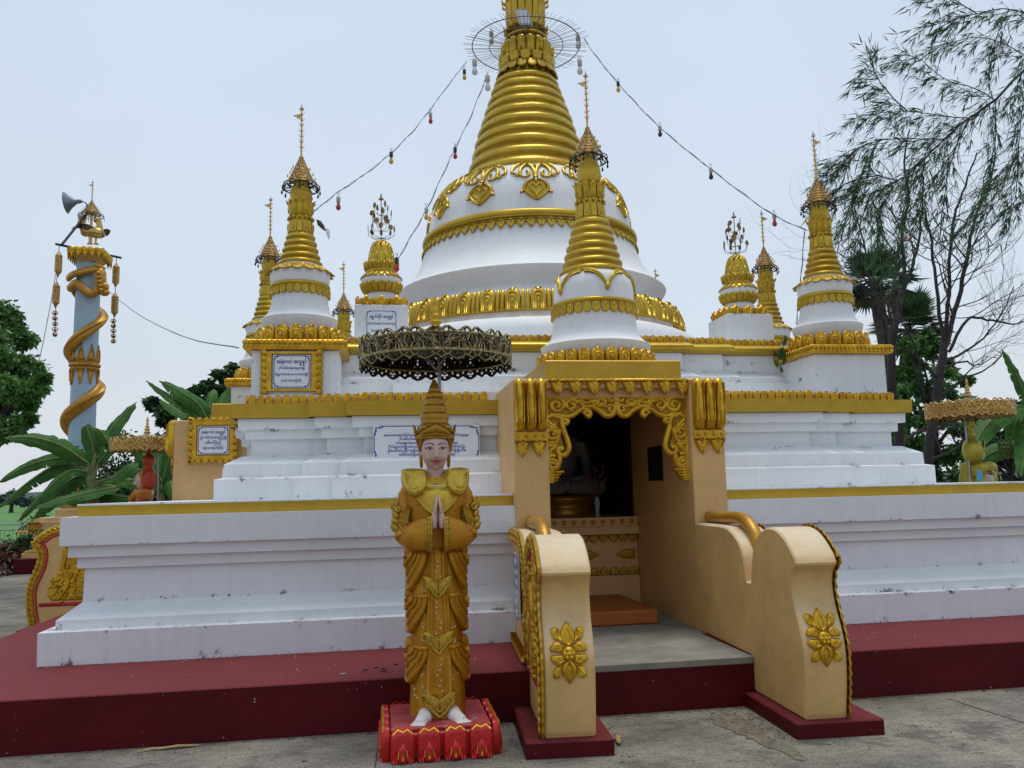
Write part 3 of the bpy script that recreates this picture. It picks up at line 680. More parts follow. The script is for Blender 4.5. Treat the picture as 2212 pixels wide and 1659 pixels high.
# ================================================================ lotus bud finials on white boxes
FLOWERM = mat('aged_gilt_tin', (.26, .17, .07), .35, metal=.9, var=.4, scale=20, bump=0)
def bud(x, y, dz, label):
    b = empty('lotus_bud', (x, y, 3.33), label=label, cat='finial', group='lotus bud finials on the upper terrace')
    Z = dz
    MB().bbox(x-.31, x+.31, y-.31, y+.31, 3.30, 3.775+Z, .008).build('pedestal', WHITE, b)
    mb = MB()
    for k in range(4):
        R_ = Matrix.Rotation(k*pi/2, 3, 'Z'); U = R_ @ Vector((1, 0, 0)); O = Vector((x, y, 3.775+Z))+R_ @ Vector((0, -.262, 0))
        F = plane_frame(O, U, (0, 0, 1))
        for j in (-1, 0, 1):
            G = sub(F, j*.175, 0)
            dome(mb, G, [(-.085, 0), (.085, 0), (.09, .05), (.06, .09), (.025, .10), (0, .135), (-.025, .10), (-.06, .09), (-.09, .05)], h=.035, c=(0, .05))
            for s_ in (-1, 1):
                ribbon(mb, lambda u, v, n=0, G=G: G(u, v, n+.02), [(s_*.01, .01), (s_*.02, .06), (s_*.055, .075), (s_*.06, .04), (s_*.035, .035)], .022, .022)
            dome(mb, lambda u, v, n=0, G=G: G(u, v, n+.025), [(.013*cos(2*pi*q/6), .085+.03*sin(2*pi*q/6)) for q in range(6)], h=.02)
    mb.box(x-.255, x+.255, y-.255, y+.255, 3.776+Z, 3.86+Z)
    mb.build('leaf_cornice', GOLD, b)
    MB().lathe([(.2, 3.84+Z), (.20, 3.92+Z), (.175, 3.96+Z), (.19, 4.0+Z), (.225, 4.06+Z), (.24, 4.10+Z), (.235, 4.15+Z), (.2, 4.18+Z)], (x, y), 40).build('waist', WHITE2, b)
    mb = MB()
    for i in range(18):
        a = 2*pi*i/18
        F = cyl_frame(lambda v: .185+.055*sin(min(1, max(0, v/.12))*pi/2), x, y, a, .22)
        lotus_petal(mb, lambda u, v, n=0, F=F: (lambda q: Vector((q.x, q.y, q.z+3.965+Z)))(F(u, v, n)), .078, .125, .018)
        F = cyl_frame(lambda v: .245-.9*v, x, y, a, .22)
        dome(mb, lambda u, v, n=0, F=F: (lambda q: Vector((q.x, q.y, q.z+4.15+Z)))(F(u, .075-v if False else v, n)), [(-.036, .075), (.036, .075), (.038, .03), (.02, .004), (0, -.006), (-.02, .004), (-.038, .03)], h=.014)
        F = cyl_frame(lambda v: .19+.015*(v/.09), x, y, a, .2)
        dome(mb, lambda u, v, n=0, F=F: (lambda q: Vector((q.x, q.y, q.z+4.25+Z)))(F(u, v, n)), arch(.056, .10), h=.014)
    mb.lathe([(.24, 4.15+Z), (.18, 4.23+Z), (.185, 4.26+Z), (.19, 4.335+Z), (.15, 4.35+Z)], (x, y), 40)
    for row, (z, r, h, n) in enumerate(((4.33, .155, .13, 10), (4.42, .138, .145, 9))):
        for i in range(n):
            F = cyl_frame(lambda v: r-.030*(max(v, 0)/.13)**2, x, y, 2*pi*(i+.5*row)/n, r); w_ = pi*r/n
            dome(mb, lambda u, v, nn=0, F=F: (lambda q: Vector((q.x, q.y, q.z+z+Z)))(F(u, v, nn+.25*max(0, v-h*.8))), [(-w_, 0), (w_, 0), (w_*1.02, h*.7), (w_*.5, h*.92), (0, h*1.12), (-w_*.5, h*.92), (-w_*1.02, h*.7)], ((1, 0), (.94, .8), (.7, 1)), .016)
            ribbon(mb, lambda u, v, nn=0, F=F: (lambda q: Vector((q.x, q.y, q.z+z+Z)))(F(u, v, nn+.012)), [(0, .01), (0, h*.9)], .010, .008)
    for i in range(12):
        a = 2*pi*i/12; mb.tube([(x+.118*sin(a), y-.118*cos(a), 4.53+Z), (x+.095*sin(a+.35), y-.095*cos(a+.35), 4.58+Z), (x+.05*sin(a+.8), y-.05*cos(a+.8), 4.62+Z), (x, y, 4.64+Z)], [.02, .022, .016, .008], 5)
    mb.lathe([(.15, 4.34+Z), (.13, 4.45+Z), (.105, 4.54+Z), (.06, 4.61+Z), (.02, 4.635+Z)], (x, y), 32)
    mb.build('bud', GOLDS, b)
    mb = MB(); z0 = 4.63+Z; mb.tube([(x, y, z0), (x, y, z0+.52)], .006, 5)
    for lv, (z, r, n) in enumerate(((.03, .155, 8), (.12, .10, 5), (.22, .12, 5), (.32, .09, 4))):
        for i in range(n):
            a = 2*pi*i/n+lv*.7; s_, c = sin(a), -cos(a); tip = Vector((x+r*s_, y+r*c, z0+z+.11))
            mb.tube([(x, y, z0+z), (x+r*.7*s_, y+r*.7*c, z0+z+.01), (x+r*s_, y+r*c, z0+z+.04), tip], .0035, 4)
            q = random.Random(i*7+lv)
            G = plane_frame(tip, (cos(a+q.uniform(-.6, .6)), sin(a+q.uniform(-.6, .6)), 0), (0, 0, 1))
            if (i+lv) % 2: 
                mb.prism([(.038*(1 if k % 2 else .78)*cos(pi*k/9), .038*(1 if k % 2 else .78)*sin(pi*k/9)) for k in range(18)], G, .005)
            else: mb.prism([(0, -.03), (.02, -.005), (.016, .03), (0, .06), (-.016, .03), (-.02, -.005)], G, .004)
    mb.lathe([(.035, z0+.52), (.034, z0+.525), (.014, z0+.545), (.003, z0+.60)], (x, y), 10)
    mb.build('metal_flower_tree', FLOWERM, b)
bud(.06, 9.9, 0, 'golden lotus bud with wire flowers on a white box bearing a blue plaque')
bud(4.72, 10.15, 0, 'golden lotus bud with wire flowers on the plain white box right of the dome')
# ================================================================ porch (shrine entrance)
def atX(px, py, X):
    d = CR*((px-1106)/FPX) - CU*((py-829.5)/FPX) + CF
    return Vector((0, 0, EYE)) + d*(X/d.x)
def c7(x, y): return ((1900+x*.5426)/1.8083, (1350+y*.5426)/1.8083)
def c8(x, y): return ((1950+x*.678)/1.8083, (1950+y*.678)/1.8083)
XI0, XI1 = 1.485, 2.795
por = empty('porch', (2.145, 7.15, .35), label='cream entrance porch with gold fretwork around a dark doorway, in the front of the pagoda', cat='porch', group='porches of the pagoda')
for x0, x1 in ((1.18, XI0), (XI1, 3.11)):
    MB().bbox(x0, x1, 7.15, 10.85, .34, 2.57, .01).build('side_wall', CREAM, por)
SHADEIN = mat('doorway_shade_paint', (.022, .017, .014), .7, bump=0, var=.3)  # near-black colour puts the doorway's shade into back wall and panels
MB().box(XI0, XI1, 10.5, 10.85, .34, 2.5).build('back_wall', SHADEIN, por)
for a, b in ((XI0+.001, XI0+.012), (XI1-.012, XI1-.001)): MB().box(a, b, 8.95, 10.5, .36, 2.44).build('shade_panel', SHADEIN, por)  # panels added to darken the chamber's cream side walls
MB().box(1.30, 3.0, 7.42, 10.84, 2.44, 2.566).build('ceiling', mat('ceiling_shade_paint', (.12, .085, .05), .8, bump=0), por)  # ceiling colour darkened to cut bounced light inside the chamber
MB().box(XI0, XI1, 7.0, 10.6, .30, .3505).build('floor', FADED, por)
hz0 = at(1375, c7(0, 368)[1], 7.22).z; hz1 = at(1375, c7(0, 305)[1], 7.19).z
MB().bbox(XI0+.002, XI1-.002, 7.235, 7.43, hz0, hz1+.01, .006).bbox(XI0+.002, XI1-.002, 7.18, 7.428, hz1, 2.573, .006).build('header_beam', CREAM, por)
mb = MB(); F = plane_frame((0, 7.178, 0), (1, 0, 0), (0, 0, 1))
for k in range(8): spade(mb, sub(F, 1.585+(2.745-1.585)*k/7, 2.562), .14, .145, .035)
ribbon(mb, F, [(1.50, 2.562), (2.79, 2.562)], .03, .03)
mb.build('leaf_fringe', GOLD, por)
for xc in (1.325, 2.965):
    br = MB()
    for k in (-1, 0, 1):
        G = sub(plane_frame((0, 7.152, 0), (1, 0, 0), (0, 0, 1)), xc+k*.099, 2.105)
        P = [(-.044, .03), (-.03, .004), (.03, .004), (.044, .03), (.046, .2), (.043, .42), (.03, .458), (0, .472), (-.03, .458), (-.043, .42), (-.046, .2)]
        dome(br, G, P, ((1, 0), (1, .55), (.86, .92), (.5, 1.05)), .085, c=(0, .24))
        dome(br, lambda u, v, n=0, G=G: G(u, v, n+.085), [(-.02, .05), (.02, .05), (.023, .2), (.012, .32), (0, .37), (-.012, .32), (-.023, .2)], h=.022)
        ribbon(br, lambda u, v, n=0, G=G: G(u, v, n+.07), [(-.032, .42), (-.036, .25), (-.032, .08)], .014, .03); ribbon(br, lambda u, v, n=0, G=G: G(u, v, n+.07), [(.032, .42), (.036, .25), (.032, .08)], .014, .03)
    br.build('lobed_bracket', GOLD, por)
    mb = MB(); G = plane_frame((0, 7.147, 0), (1, 0, 0), (0, 0, 1))
    mb.prism([(xc-.147, 2.03), (xc+.147, 2.03), (xc+.147, 2.10), (xc-.147, 2.10)], G, .016)
    for k in range(4): mb.ball((xc-.115+.077*k, 7.13, 2.064), (.016, .013, .016), 10, 6)
    for k in (-1, 1): spade(mb, sub(G, xc+k*.073, 2.03), .135, .15, .03)
    mb.build('pendant_band', GOLD, por)
# fretwork arch
mb = MB(); K = .001205; xc = (XI0+XI1)/2; FY = 7.27
F = plane_frame((xc, FY, hz0+.005), (1, 0, 0), (0, 0, 1))
def g(P): return [(a*K*1.115, -(b-370)*K) for a, b in P]
def circ(cx_, cy_, r, a0, t, d): return [(cx_+r*(1-.78*i/16)*cos(a0+d*2*pi*t*i/16), cy_-r*(1-.78*i/16)*sin(a0+d*2*pi*t*i/16)) for i in range(17)]
W = .041
CURV = [([(0, 378), (490, 378)], 1.1), (circ(412, 432, 60, pi*.5, 1.5, 1), 1.2), (circ(310, 432, 48, pi*.9, 1.3, -1), 1.1),
 (spline([(485, 530), (450, 508), (400, 505), (350, 518), (300, 505), (255, 470), (215, 462), (185, 480), (185, 510), (205, 515)]), 1.25),
 (circ(204, 498, 26, 0, 1.1, 1), .9), (spline([(240, 450), (180, 440), (120, 470), (70, 512), (25, 500), (8, 450), (18, 415)]), 1.3),
 (circ(40, 462, 34, pi*.2, 1.2, 1), .9), (spline([(270, 395), (210, 415), (150, 400), (100, 430), (60, 445)]), 1.1), (circ(110, 420, 36, pi, 1.2, -1), .9), (spline([(200, 380), (170, 400), (150, 440)]), .9),
 (spline([(55, 385), (35, 405), (8, 385)]), 1.1), (circ(240, 415, 28, 0, 1.1, 1), .8), (spline([(90, 380), (70, 410), (100, 440)]), .9), (spline([(340, 385), (365, 405), (350, 440), (300, 480)]), 1),
 (spline([(455, 500), (420, 515), (385, 530), (372, 600), (345, 690), (335, 750), (360, 795), (395, 800), (412, 770), (395, 748), (375, 762)]), 1.35),
 (circ(352, 548, 30, pi*.4, 1.2, -1), 1.1), (spline([(385, 530), (360, 515), (335, 520)]), 1.0),
 (circ(448, 640, 55, pi*.7, 1.4, 1), 1.2), (spline([(480, 540), (455, 570), (425, 600), (410, 650)]), 1.2), (spline([(478, 580), (440, 600), (425, 560)]), 1),
 (spline([(400, 660), (420, 705), (470, 710)]), 1), (spline([(480, 720), (440, 735), (410, 720)]), 1.3), (spline([(480, 800), (455, 760), (420, 740)]), 1.2),
 (circ(452, 868, 40, pi*.2, 1.4, 1), 1.1), (spline([(400, 800), (405, 850), (425, 895), (470, 905)]), 1.4), (spline([(480, 830), (460, 800), (430, 812)]), 1),
 ([(488, 380), (488, 1000)], 1.3)]
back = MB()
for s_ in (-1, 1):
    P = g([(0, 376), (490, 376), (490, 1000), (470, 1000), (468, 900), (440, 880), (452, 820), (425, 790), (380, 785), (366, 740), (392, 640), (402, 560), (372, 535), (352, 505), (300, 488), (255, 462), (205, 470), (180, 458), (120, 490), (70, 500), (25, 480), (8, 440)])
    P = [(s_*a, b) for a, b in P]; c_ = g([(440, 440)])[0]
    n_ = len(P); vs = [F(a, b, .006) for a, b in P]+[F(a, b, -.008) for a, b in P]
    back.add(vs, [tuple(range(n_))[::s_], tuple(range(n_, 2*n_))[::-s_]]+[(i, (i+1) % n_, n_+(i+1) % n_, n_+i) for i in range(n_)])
back.build('fretwork_backing', mat('darker_gold_ground', (.40, .22, .02), .5, metal=.4, var=.2, bump=.3), por)  # plate in a darker, flatter gold than the fretwork
for s_ in (-1, 1):
    for P, ww in CURV: ribbon(mb, F, [(s_*a, b) for a, b in g(P)], W*ww, .03)
    for j in range(4):
        y = 925+20*j; ribbon(mb, F, [(s_*a, b) for a, b in g([(490, y), (420-(j < 1)*15, y), (385+12*j-(j < 1)*10, y-3)])], .024, .035)
    mb.prism([(s_*a, b) for a, b in g([(495, 910), (445, 910), (445, 1003), (495, 1003)])], F, .03)
    for j in range(26):
        a, b = g([(512, 560+j*17)])[0]; p = F(s_*(a-.004), b, .03); mb.ball(p, .0075, 6, 4)
mb.box(xc-.02, xc+.02, FY-.03, FY, hz0-.06, hz0)
mb.build('fretwork', GOLD, por)
# gold step carrying the front stupa
MB().bbox(1.555, 2.885, 7.555, 8.95, 2.567, 2.803, .01).build('roof_block', MUST, por)

# inside: altar, offering step, buddha, vase
alt = empty('altar', (2.14, 8.85, .35), label='tiered cream altar with dark carved bands at the back of the doorway', cat='altar')
AY = 8.82
za = [at(1320, c7(0, y)[1], AY).z for y in (1235, 1300, 1356, 1420, 1592, 1655)]
MB().box(XI0+.004, XI1-.004, AY+.05, 10.4, .352, za[2]).box(XI0+.006, XI1-.006, AY, AY+.049, za[1], za[0]).box(XI0+.007, XI1-.007, AY-.05, AY+.048, za[2], za[1]-.001).box(XI0+.004, XI1-.004, AY+.051, 10.4, za[2], za[0]-.001).box(XI0+.008, XI1-.008, AY-.0, AY+.047, .352, za[5]).build('altar_block', CREAM, alt)
mb = MB(); F = plane_frame((0, AY-.001, 0), (1, 0, 0), (0, 0, 1))
for k in range(12):
    u = XI0+.06+k*.107
    for q in range(6): dome(mb, sub(F, u, (za[0]+za[1])/2, 1, 1, q*pi/3), [(0, .004), (.012, .02), (0, .036), (-.012, .02)], h=.01)
    mb.ball((u, AY-.008, (za[0]+za[1])/2), .010, 6, 4)
mb.build('rosette_band', MUST, alt); mb = MB(); m2_ = MB()
for k in range(12):
    u = XI0+.055+k*.109
    lotus_petal(mb, lambda a, b, n=0, u=u: Vector((u+a, AY+.045-n, za[2]-.002-b)), .104, za[2]-za[3]-.01, .035)
    lotus_petal(m2_, lambda a, b, n=0, u=u: Vector((u+a, AY+.045-n, za[5]+.002+b)), .104, za[4]-za[5]-.006, .035)
F = plane_frame((0, AY+.049, 0), (1, 0, 0), (0, 0, 1)); zc = (za[3]+za[4])/2
mb.build('upper_petal_band', MUST, alt); m2_.build('lower_petal_band', MUST, alt)
for x0, sgn in ((XI1-.03, -1), (2.14, -1), (2.14, 1), (XI0+.03, 1)):
    mb = MB()
    dome(mb, F, [(x0, zc-.06), (x0+sgn*.13, zc-.05), (x0+sgn*.17, zc-.03), (x0+sgn*.23, zc), (x0+sgn*.17, zc+.03), (x0+sgn*.13, zc+.05), (x0, zc+.06)], h=.02)
    for k in range(3):
        ribbon(mb, lambda u, v, n=0: F(u, v, n+.015), [(x0+sgn*(.05+.05*k)+a, zc+b) for a, b in spiral(0, 0, .022, k, 1.2)], .010, .012)
    mb.build('carved_plate', MUST, alt)
stp = tag(MB().bbox(XI0+.01, 2.56, 7.58, 8.80, .352, .479, .012).build('offering_step', ORANGE), 'worn orange painted step inside the doorway', 'step')
def remesh(mb, name, m, parent, vox, sm=3, loc=None):
    o = mb.build('tmp', m, parent, loc=loc)
    a = o.modifiers.new('r', 'REMESH'); a.mode = 'VOXEL'; a.voxel_size = vox; a.use_smooth_shade = True
    if sm: b = o.modifiers.new('s', 'SMOOTH'); b.iterations = sm; b.factor = .5
    dg = bpy.context.evaluated_depsgraph_get(); me = bpy.data.meshes.new_from_object(o.evaluated_get(dg)); me.name = name
    o.modifiers.clear(); old = o.data; o.data = me; bpy.data.meshes.remove(old); o.name = name
    me.materials.clear(); me.materials.append(m)
    return o
bx, by, bz = 2.17, 9.75, za[0]
bud_ = empty('buddha_statue', (bx, by, bz), label='white seated Buddha image in the dark shrine behind the altar', cat='statue')
mb = MB().lathe([(.38, bz), (.40, bz+.04), (.36, bz+.09), (.36, bz+.14), (.41, bz+.19), (.40, bz+.22), (.3, bz+.24)], (bx, by), 24); mb.build('throne', CROWNM, bud_)
mb = MB(); z = bz+.24
mb.ball((bx, by, z+.09), (.36, .24, .10), 16, 8); mb.ball((bx, by+.03, z+.36), (.17, .12, .28), 14, 8); mb.ball((bx, by+.03, z+.5), (.21, .10, .10), 12, 8)
mb.ball((bx, by, z+.76), (.088, .10, .12), 14, 10); mb.ball((bx, by+.01, z+.88), .045, 8, 6); mb.tube([(bx, by+.02, z+.56), (bx, by+.01, z+.70)], .055, 8)
for s_ in (-1, 1):
    mb.tube([(bx+s_*.20, by+.02, z+.50), (bx+s_*.26, by, z+.30), (bx+s_*.20, by-.16, z+.16), (bx+s_*.05, by-.2, z+.14)], [.055, .05, .04, .03], 8)
    mb.tube([(bx+s_*.12, by, z+.08), (bx+s_*.34, by-.12, z+.07), (bx+s_*.02, by-.24, z+.07)], [.09, .085, .06], 8)
    mb.ball((bx+s_*.09, by, z+.74), (.012, .02, .06), 6, 5)
mb.v = [(bx+(a-bx)*1.2, by+(b-by)*1.2, z+(c-z)*1.25) for a, b, c in mb.v]
remesh(mb, 'body', mat('darkened_white_paint', (.22, .215, .20), .6, bump=0), bud_, .016)  # white figure darkened, the chamber's shade is in its colour
vp = at(c7(800, 1235)[0], c7(800, 1235)[1], 8.95)
vs = empty('flower_vase', (vp.x, 8.95, za[0]), label='slim vase of flowers on the altar edge inside the doorway', cat='vase')
MB().lathe([(.02, za[0]), (.028, za[0]+.02), (.018, za[0]+.05), (.03, za[0]+.12), (.035, za[0]+.16), (.02, za[0]+.2), (.027, za[0]+.22)], (vp.x, 8.95), 16).build('vase', mat('dusty_glass', (.3, .3, .28), .4, bump=0), vs)
mb = MB(); rr = random.Random(3)
for k in range(14):
    q = Vector((vp.x+rr.uniform(-.12, .12), 8.95+rr.uniform(-.06, .06), za[0]+rr.uniform(.38, .56)))
    mb.tube([(vp.x, 8.95, za[0]+.2), q], .003, 3); mb.ball(q, .022, 6, 4)
mb.build('flowers', mat('dark_red_flowers', (.10, .02, .02), .8, bump=0), vs)

# ================================================================ balustrades
PROF = [(7.14, .346), (6.02, .346), (6.02, .10), (5.197, .10)]+spline([(5.185, .13), (5.149, .317), (5.134, .512), (5.165, .657), (5.225, .80), (5.25, .92), (5.232, 1.01), (5.175, 1.07)], 4)+spline([(5.172, 1.085), (5.205, 1.14), (5.305, 1.225), (5.40, 1.275), (5.50, 1.298), (5.60, 1.298), (5.70, 1.27), (5.79, 1.22), (5.85, 1.16), (5.90, 1.06), (5.925, .96), (5.945, .885)], 4)+spline([(6.03, .885), (6.05, 1.0), (6.08, 1.09), (6.13, 1.155), (6.2, 1.20), (6.32, 1.25), (6.45, 1.272), (6.78, 1.275), (7.14, 1.275)], 4)
OUT = PROF[4:]
def yfront(z):
    P = [p for p in PROF[3:33]]
    P = sorted([(b, a) for a, b in PROF[4:33]])
    for (z0, y0), (z1, y1) in zip(P, P[1:]):
        if z <= z1: return y0+(y1-y0)*(z-z0)/max(1e-6, z1-z0)
    return P[-1][1]
def offs(P, d):
    o = []
    for i, p in enumerate(P):
        a, b = P[max(0, i-1)], P[min(len(P)-1, i+1)]; dy, dz = b[0]-a[0], b[1]-a[1]; L = hypot(dy, dz) or 1
        o.append((p[0]+dz/L*d, p[1]-dy/L*d))
    return o
def rosette(mb, F):
    for q, (w_, h_) in ((0, (.085, .165)), (pi, (.085, .165))):
        G = sub(F, 0, 0, 1, 1, q)
        dome(mb, G, [(0, .03), (w_*.4, .05), (w_*.62, .09), (w_*.5, .13), (0, h_+.02), (-w_*.5, .13), (-w_*.62, .09), (-w_*.4, .05)], ((1, 0), (.9, .8), (.7, 1)), .022)
        ribbon(mb, lambda u, v, n=0, G=G: G(u, v, n+.02), [(0, .05), (.018, .08), (.015, .12), (0, .15), (-.015, .12), (-.018, .08), (0, .05)], .012, .012)
    for s_ in (-1, 1):
        for t in (-1, 1):
            G = sub(F, 0, 0, s_, t)
            dome(mb, G, [(.03, .07), (.05, .12), (.06, .145), (.085, .15), (.105, .14), (.10, .10), (.08, .07)], h=.02)
            for k in range(3): ribbon(mb, lambda u, v, n=0, G=G: G(u, v, n+.015), [(.045, .075), (.06+.015*k, .14-.012*k)], .009, .01)
            dome(mb, G, [(.03, .005), (.03, .05), (.06, .07), (.095, .06), (.118, .03), (.108, .008)], ((1, 0), (.9, .8), (.7, 1)), .024)
            ribbon(mb, lambda u, v, n=0, G=G: G(u, v, n+.018), [(.03, .04)]+[(.062+a, .03+b) for a, b in spiral(0, 0, .024, pi*.8, 1.1, -1)], .010, .012)
    mb.lathe
    R = [Vector(F(.05*cos(2*pi*i/12), .05*sin(2*pi*i/12), .0)) for i in range(12)]
    dome(mb, F, [(.045*cos(2*pi*i/14), .045*sin(2*pi*i/14)) for i in range(14)], ((1, 0), (.95, .6), (.7, .95), (.35, 1.1)), .035)
    for i in range(6): mb.ball(F(.026*cos(pi*i/3), .026*sin(pi*i/3), .035), .011, 7, 5)
    mb.ball(F(0, 0, .042), .012, 7, 5)
def balustrade(x0, x1, out, label, ros):
    xm = (x0+x1)/2
    b = empty('balustrade', (xm, 5.6, 0), label=label, cat='balustrade', group='scrolled balustrades of the porches')
    xo = x1 if out > 0 else x0
    pl = MB().bbox(x0-.085 if out > 0 else x0-.12, x1+.215 if out > 0 else x1+.10, 5.125, 6.07, -.02, .10, .01)
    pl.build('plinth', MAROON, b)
    bev = .012
    L = []
    n = len(PROF)
    inn = offs(PROF+[PROF[0]], bev)[:n]; inn[0] = (7.14, .36); inn[-1] = (7.14, 1.263)
    mb = MB().loops([[(x0, y, z) for y, z in inn], [(x0+bev, y, z) for y, z in PROF], [(x1-bev, y, z) for y, z in PROF], [(x1, y, z) for y, z in inn]])
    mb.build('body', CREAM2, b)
    rp = spline([(7.15, 1.325), (6.75, 1.33), (6.45, 1.335), (6.28, 1.30), (6.16, 1.22), (6.10, 1.11), (6.05, .98)], 5)
    MB().tube([(xm, y, z) for y, z in rp], .052, 14).build('gold_rail', NAGA, b)
    mb = MB(); F = lambda u, v, n=0: Vector((xm+u, yfront(ros+v)-n+.002, ros+v))
    rosette(mb, F); mb.build('rosette', GOLD, b)
    F = lambda y, z, n=0: Vector((xo+out*n, y, z))
    mb = MB(); core = offs(OUT, .045)
    # resample the outline evenly for the acanthus border
    for seg in (OUT[:-29], OUT[-29:]) if False else (OUT,):
        d = [0]
        for p, q in zip(seg, seg[1:]): d.append(d[-1]+hypot(q[0]-p[0], q[1]-p[1]))
        k = int(d[-1]/.062)
        for i in range(k+1):
            s_ = d[-1]*i/k; j = max(q for q in range(len(d)-1) if d[q] <= s_+1e-9); t = (s_-d[j])/max(1e-9, d[j+1]-d[j])
            p = (seg[j][0]+(seg[j+1][0]-seg[j][0])*t, seg[j][1]+(seg[j+1][1]-seg[j][1])*t)
            dy, dz = seg[j+1][0]-seg[j][0], seg[j+1][1]-seg[j][1]; L_ = hypot(dy, dz); dy /= L_; dz /= L_
            G = lambda u, v, n=0, p=p, dy=dy, dz=dz: F(p[0]+dy*u+dz*v, p[1]+dz*u-dy*v, n)
            dome(mb, G, [(-.034, -.006), (.012, -.020), (.044, -.018), (.030, .02), (.050, .05), (.052, .084), (.01, .074), (-.034, .078), (-.022, .04)], ((1, 0), (.85, .8), (.45, 1)), .02, smooth=False)
            ribbon(mb, lambda u, v, n=0, G=G: G(u, v, n+.026), [(.04, .07), (.03, .03), (.0, .01), (-.02, .02), (-.015, .035), (.0, .03)], .012, .008)
            ribbon(mb, lambda u, v, n=0, G=G: G(u, v, n+.02), [(.02, .078), (.0, .055), (-.03, .045)], .012, .007)
    mb.build('acanthus_border', GOLD, b)
    mb = MB(); ribbon(mb, F, offs(OUT, .10), .026, .016); ribbon(mb, F, [(5.28, .36), (6.02, .36)], .045, .016); mb.build('red_trim', TRIMRED, b)
    mb = MB()
    # vine carving filling the front panel
    dome(mb, F, [(5.42, .40), (6.0, .40), (6.15, .42), (6.15, .85), (5.95, .84), (5.86, .95), (5.80, 1.05), (5.70, 1.12), (5.60, 1.10), (5.52, 1.0), (5.50, .85), (5.46, .7), (5.40, .6), (5.36, .48)], ((1, 0), (.97, 1), (.9, 1)), .012)
    rr = random.Random(5)
    for cy, cz, r, a, t, dr_ in ((5.55, .50, .085, 2, 1.5, 1), (5.75, .52, .09, 0, 1.5, -1), (5.95, .55, .10, 1, 1.6, 1), (5.60, .70, .075, 4, 1.5, -1), (5.80, .74, .09, 2, 1.5, 1), (5.66, .88, .07, 0, 1.4, 1), (5.66, 1.03, .06, 3, 1.4, -1), (5.98, .76, .07, 1, 1.4, -1), (5.80, .93, .06, 5, 1.4, 1), (5.46, .60, .05, 1, 1.3, 1), (6.10, .64, .06, 3, 1.3, 1)):
        ribbon(mb, F, spiral(cy, cz, r, a, t, dr_), .026, .034)
        for q in range(5):
            an = a+q*1.3; p = (cy+r*cos(an), cz+r*sin(an))
            dome(mb, lambda u, v, n=0, p=p, an=an: F(p[0]+u*cos(an)-v*sin(an), p[1]+u*sin(an)+v*cos(an), n), [(0, -.015), (.025, -.022), (.05, -.004), (.03, .02), (0, .015)], h=.03)
    for P in ([(5.5, .42), (5.62, .6), (5.55, .8), (5.6, 1.0)], [(5.7, .42), (5.68, .62), (5.74, .84), (5.7, 1.05)], [(6.05, .42), (5.88, .62), (5.90, .84)]):
        ribbon(mb, F, spline(P), .03, .038)
    mb.build('vine_carving', GOLD, b)
    mb = MB(); ribbon(mb, F, [(6.1, .385), (7.12, .385)], .05, .03)
    for k in range(22): ribbon(mb, F, [(6.12+.046*k, .37), (6.13+.046*k, .43)], .03, .045)
    mb.build('lower_moulding', GOLD, b)
    return b
rzL = at(*c8(398, 888), 5.14).z; rzR = at(*c8(1863, 800), 5.14).z
bL = balustrade(1.00, 1.32, -1, 'left scrolled cream balustrade of the doorway, its outer side edged in gold and red', rzL)
bL.rotation_euler = (0, 0, -.075); bL.location.x += .03
bR = balustrade(2.695, 2.985, 1, 'right scrolled cream balustrade of the doorway with a gold rosette on its end', rzR)
def copy_round(o, ang, lab, drop=(), shift=(0, 0, 0)):
    c = dup(o); c.location = Vector((CX, CY, 0))+Matrix.Rotation(ang, 3, 'Z') @ (o.location-Vector((CX, CY, 0)))
    c.rotation_euler = (0, 0, o.rotation_euler.z+ang); tag(c, lab); c.location += Vector(shift)
    for ch in list(c.children):
        if ch.name.split('.')[0] in drop: bpy.data.objects.remove(ch)
    return c
bR.rotation_euler = (0, 0, -.045); bR.location.x += .02
copy_round(por, -pi/2, 'side porch seen end-on at the left of the pagoda, carrying a framed blue plaque', ('floor', 'back_wall', 'fretwork', 'ceiling'))
copy_round(bR, -pi/2, 'side porch balustrade with carved vines, showing at the left edge behind the white terrace corner', shift=(.36, 0, 0))
copy_round(por, pi/2, 'side porch on the far right side of the pagoda', ('floor', 'back_wall', 'fretwork', 'ceiling')) if False else None

# ================================================================ plaques
def shape_my(s):
    s = re.sub('([က-ဪဿ၎])((?:္[က-အ])?)([ျြွှ]*)ေ', lambda m: 'ေ'+m.group(1)+m.group(2)+m.group(3), s)
    s = re.sub('([က-ဪဿ])((?:္[က-အ])?)(ျ?)ြ', lambda m: 'ြ'+m.group(1)+m.group(2)+m.group(3), s)
    return s.replace('္', '')
_tc = {}
def text_into(mb, F, s, cx_, cy_, h, maxw, bold=.03):
    cu = bpy.data.curves.new('t', 'FONT'); cu.body = shape_my(s); cu.offset = bold; cu.resolution_u = 2
    o = bpy.data.objects.new('t', cu); COL.objects.link(o)
    dg = bpy.context.evaluated_depsgraph_get(); me = bpy.data.meshes.new_from_object(o.evaluated_get(dg))
    if len(me.vertices):
        xs = [v.co.x for v in me.vertices]; x0, x1 = min(xs), max(xs); k = min(h, maxw/(x1-x0)); sx = k
        mb.add([F(cx_+(v.co.x-(x0+x1)/2)*sx, cy_+(v.co.y-.3)*min(h, k*1.35), .0025) for v in me.vertices], [tuple(p.vertices) for p in me.polygons])
    bpy.data.objects.remove(o); bpy.data.curves.remove(cu); bpy.data.meshes.remove(me)
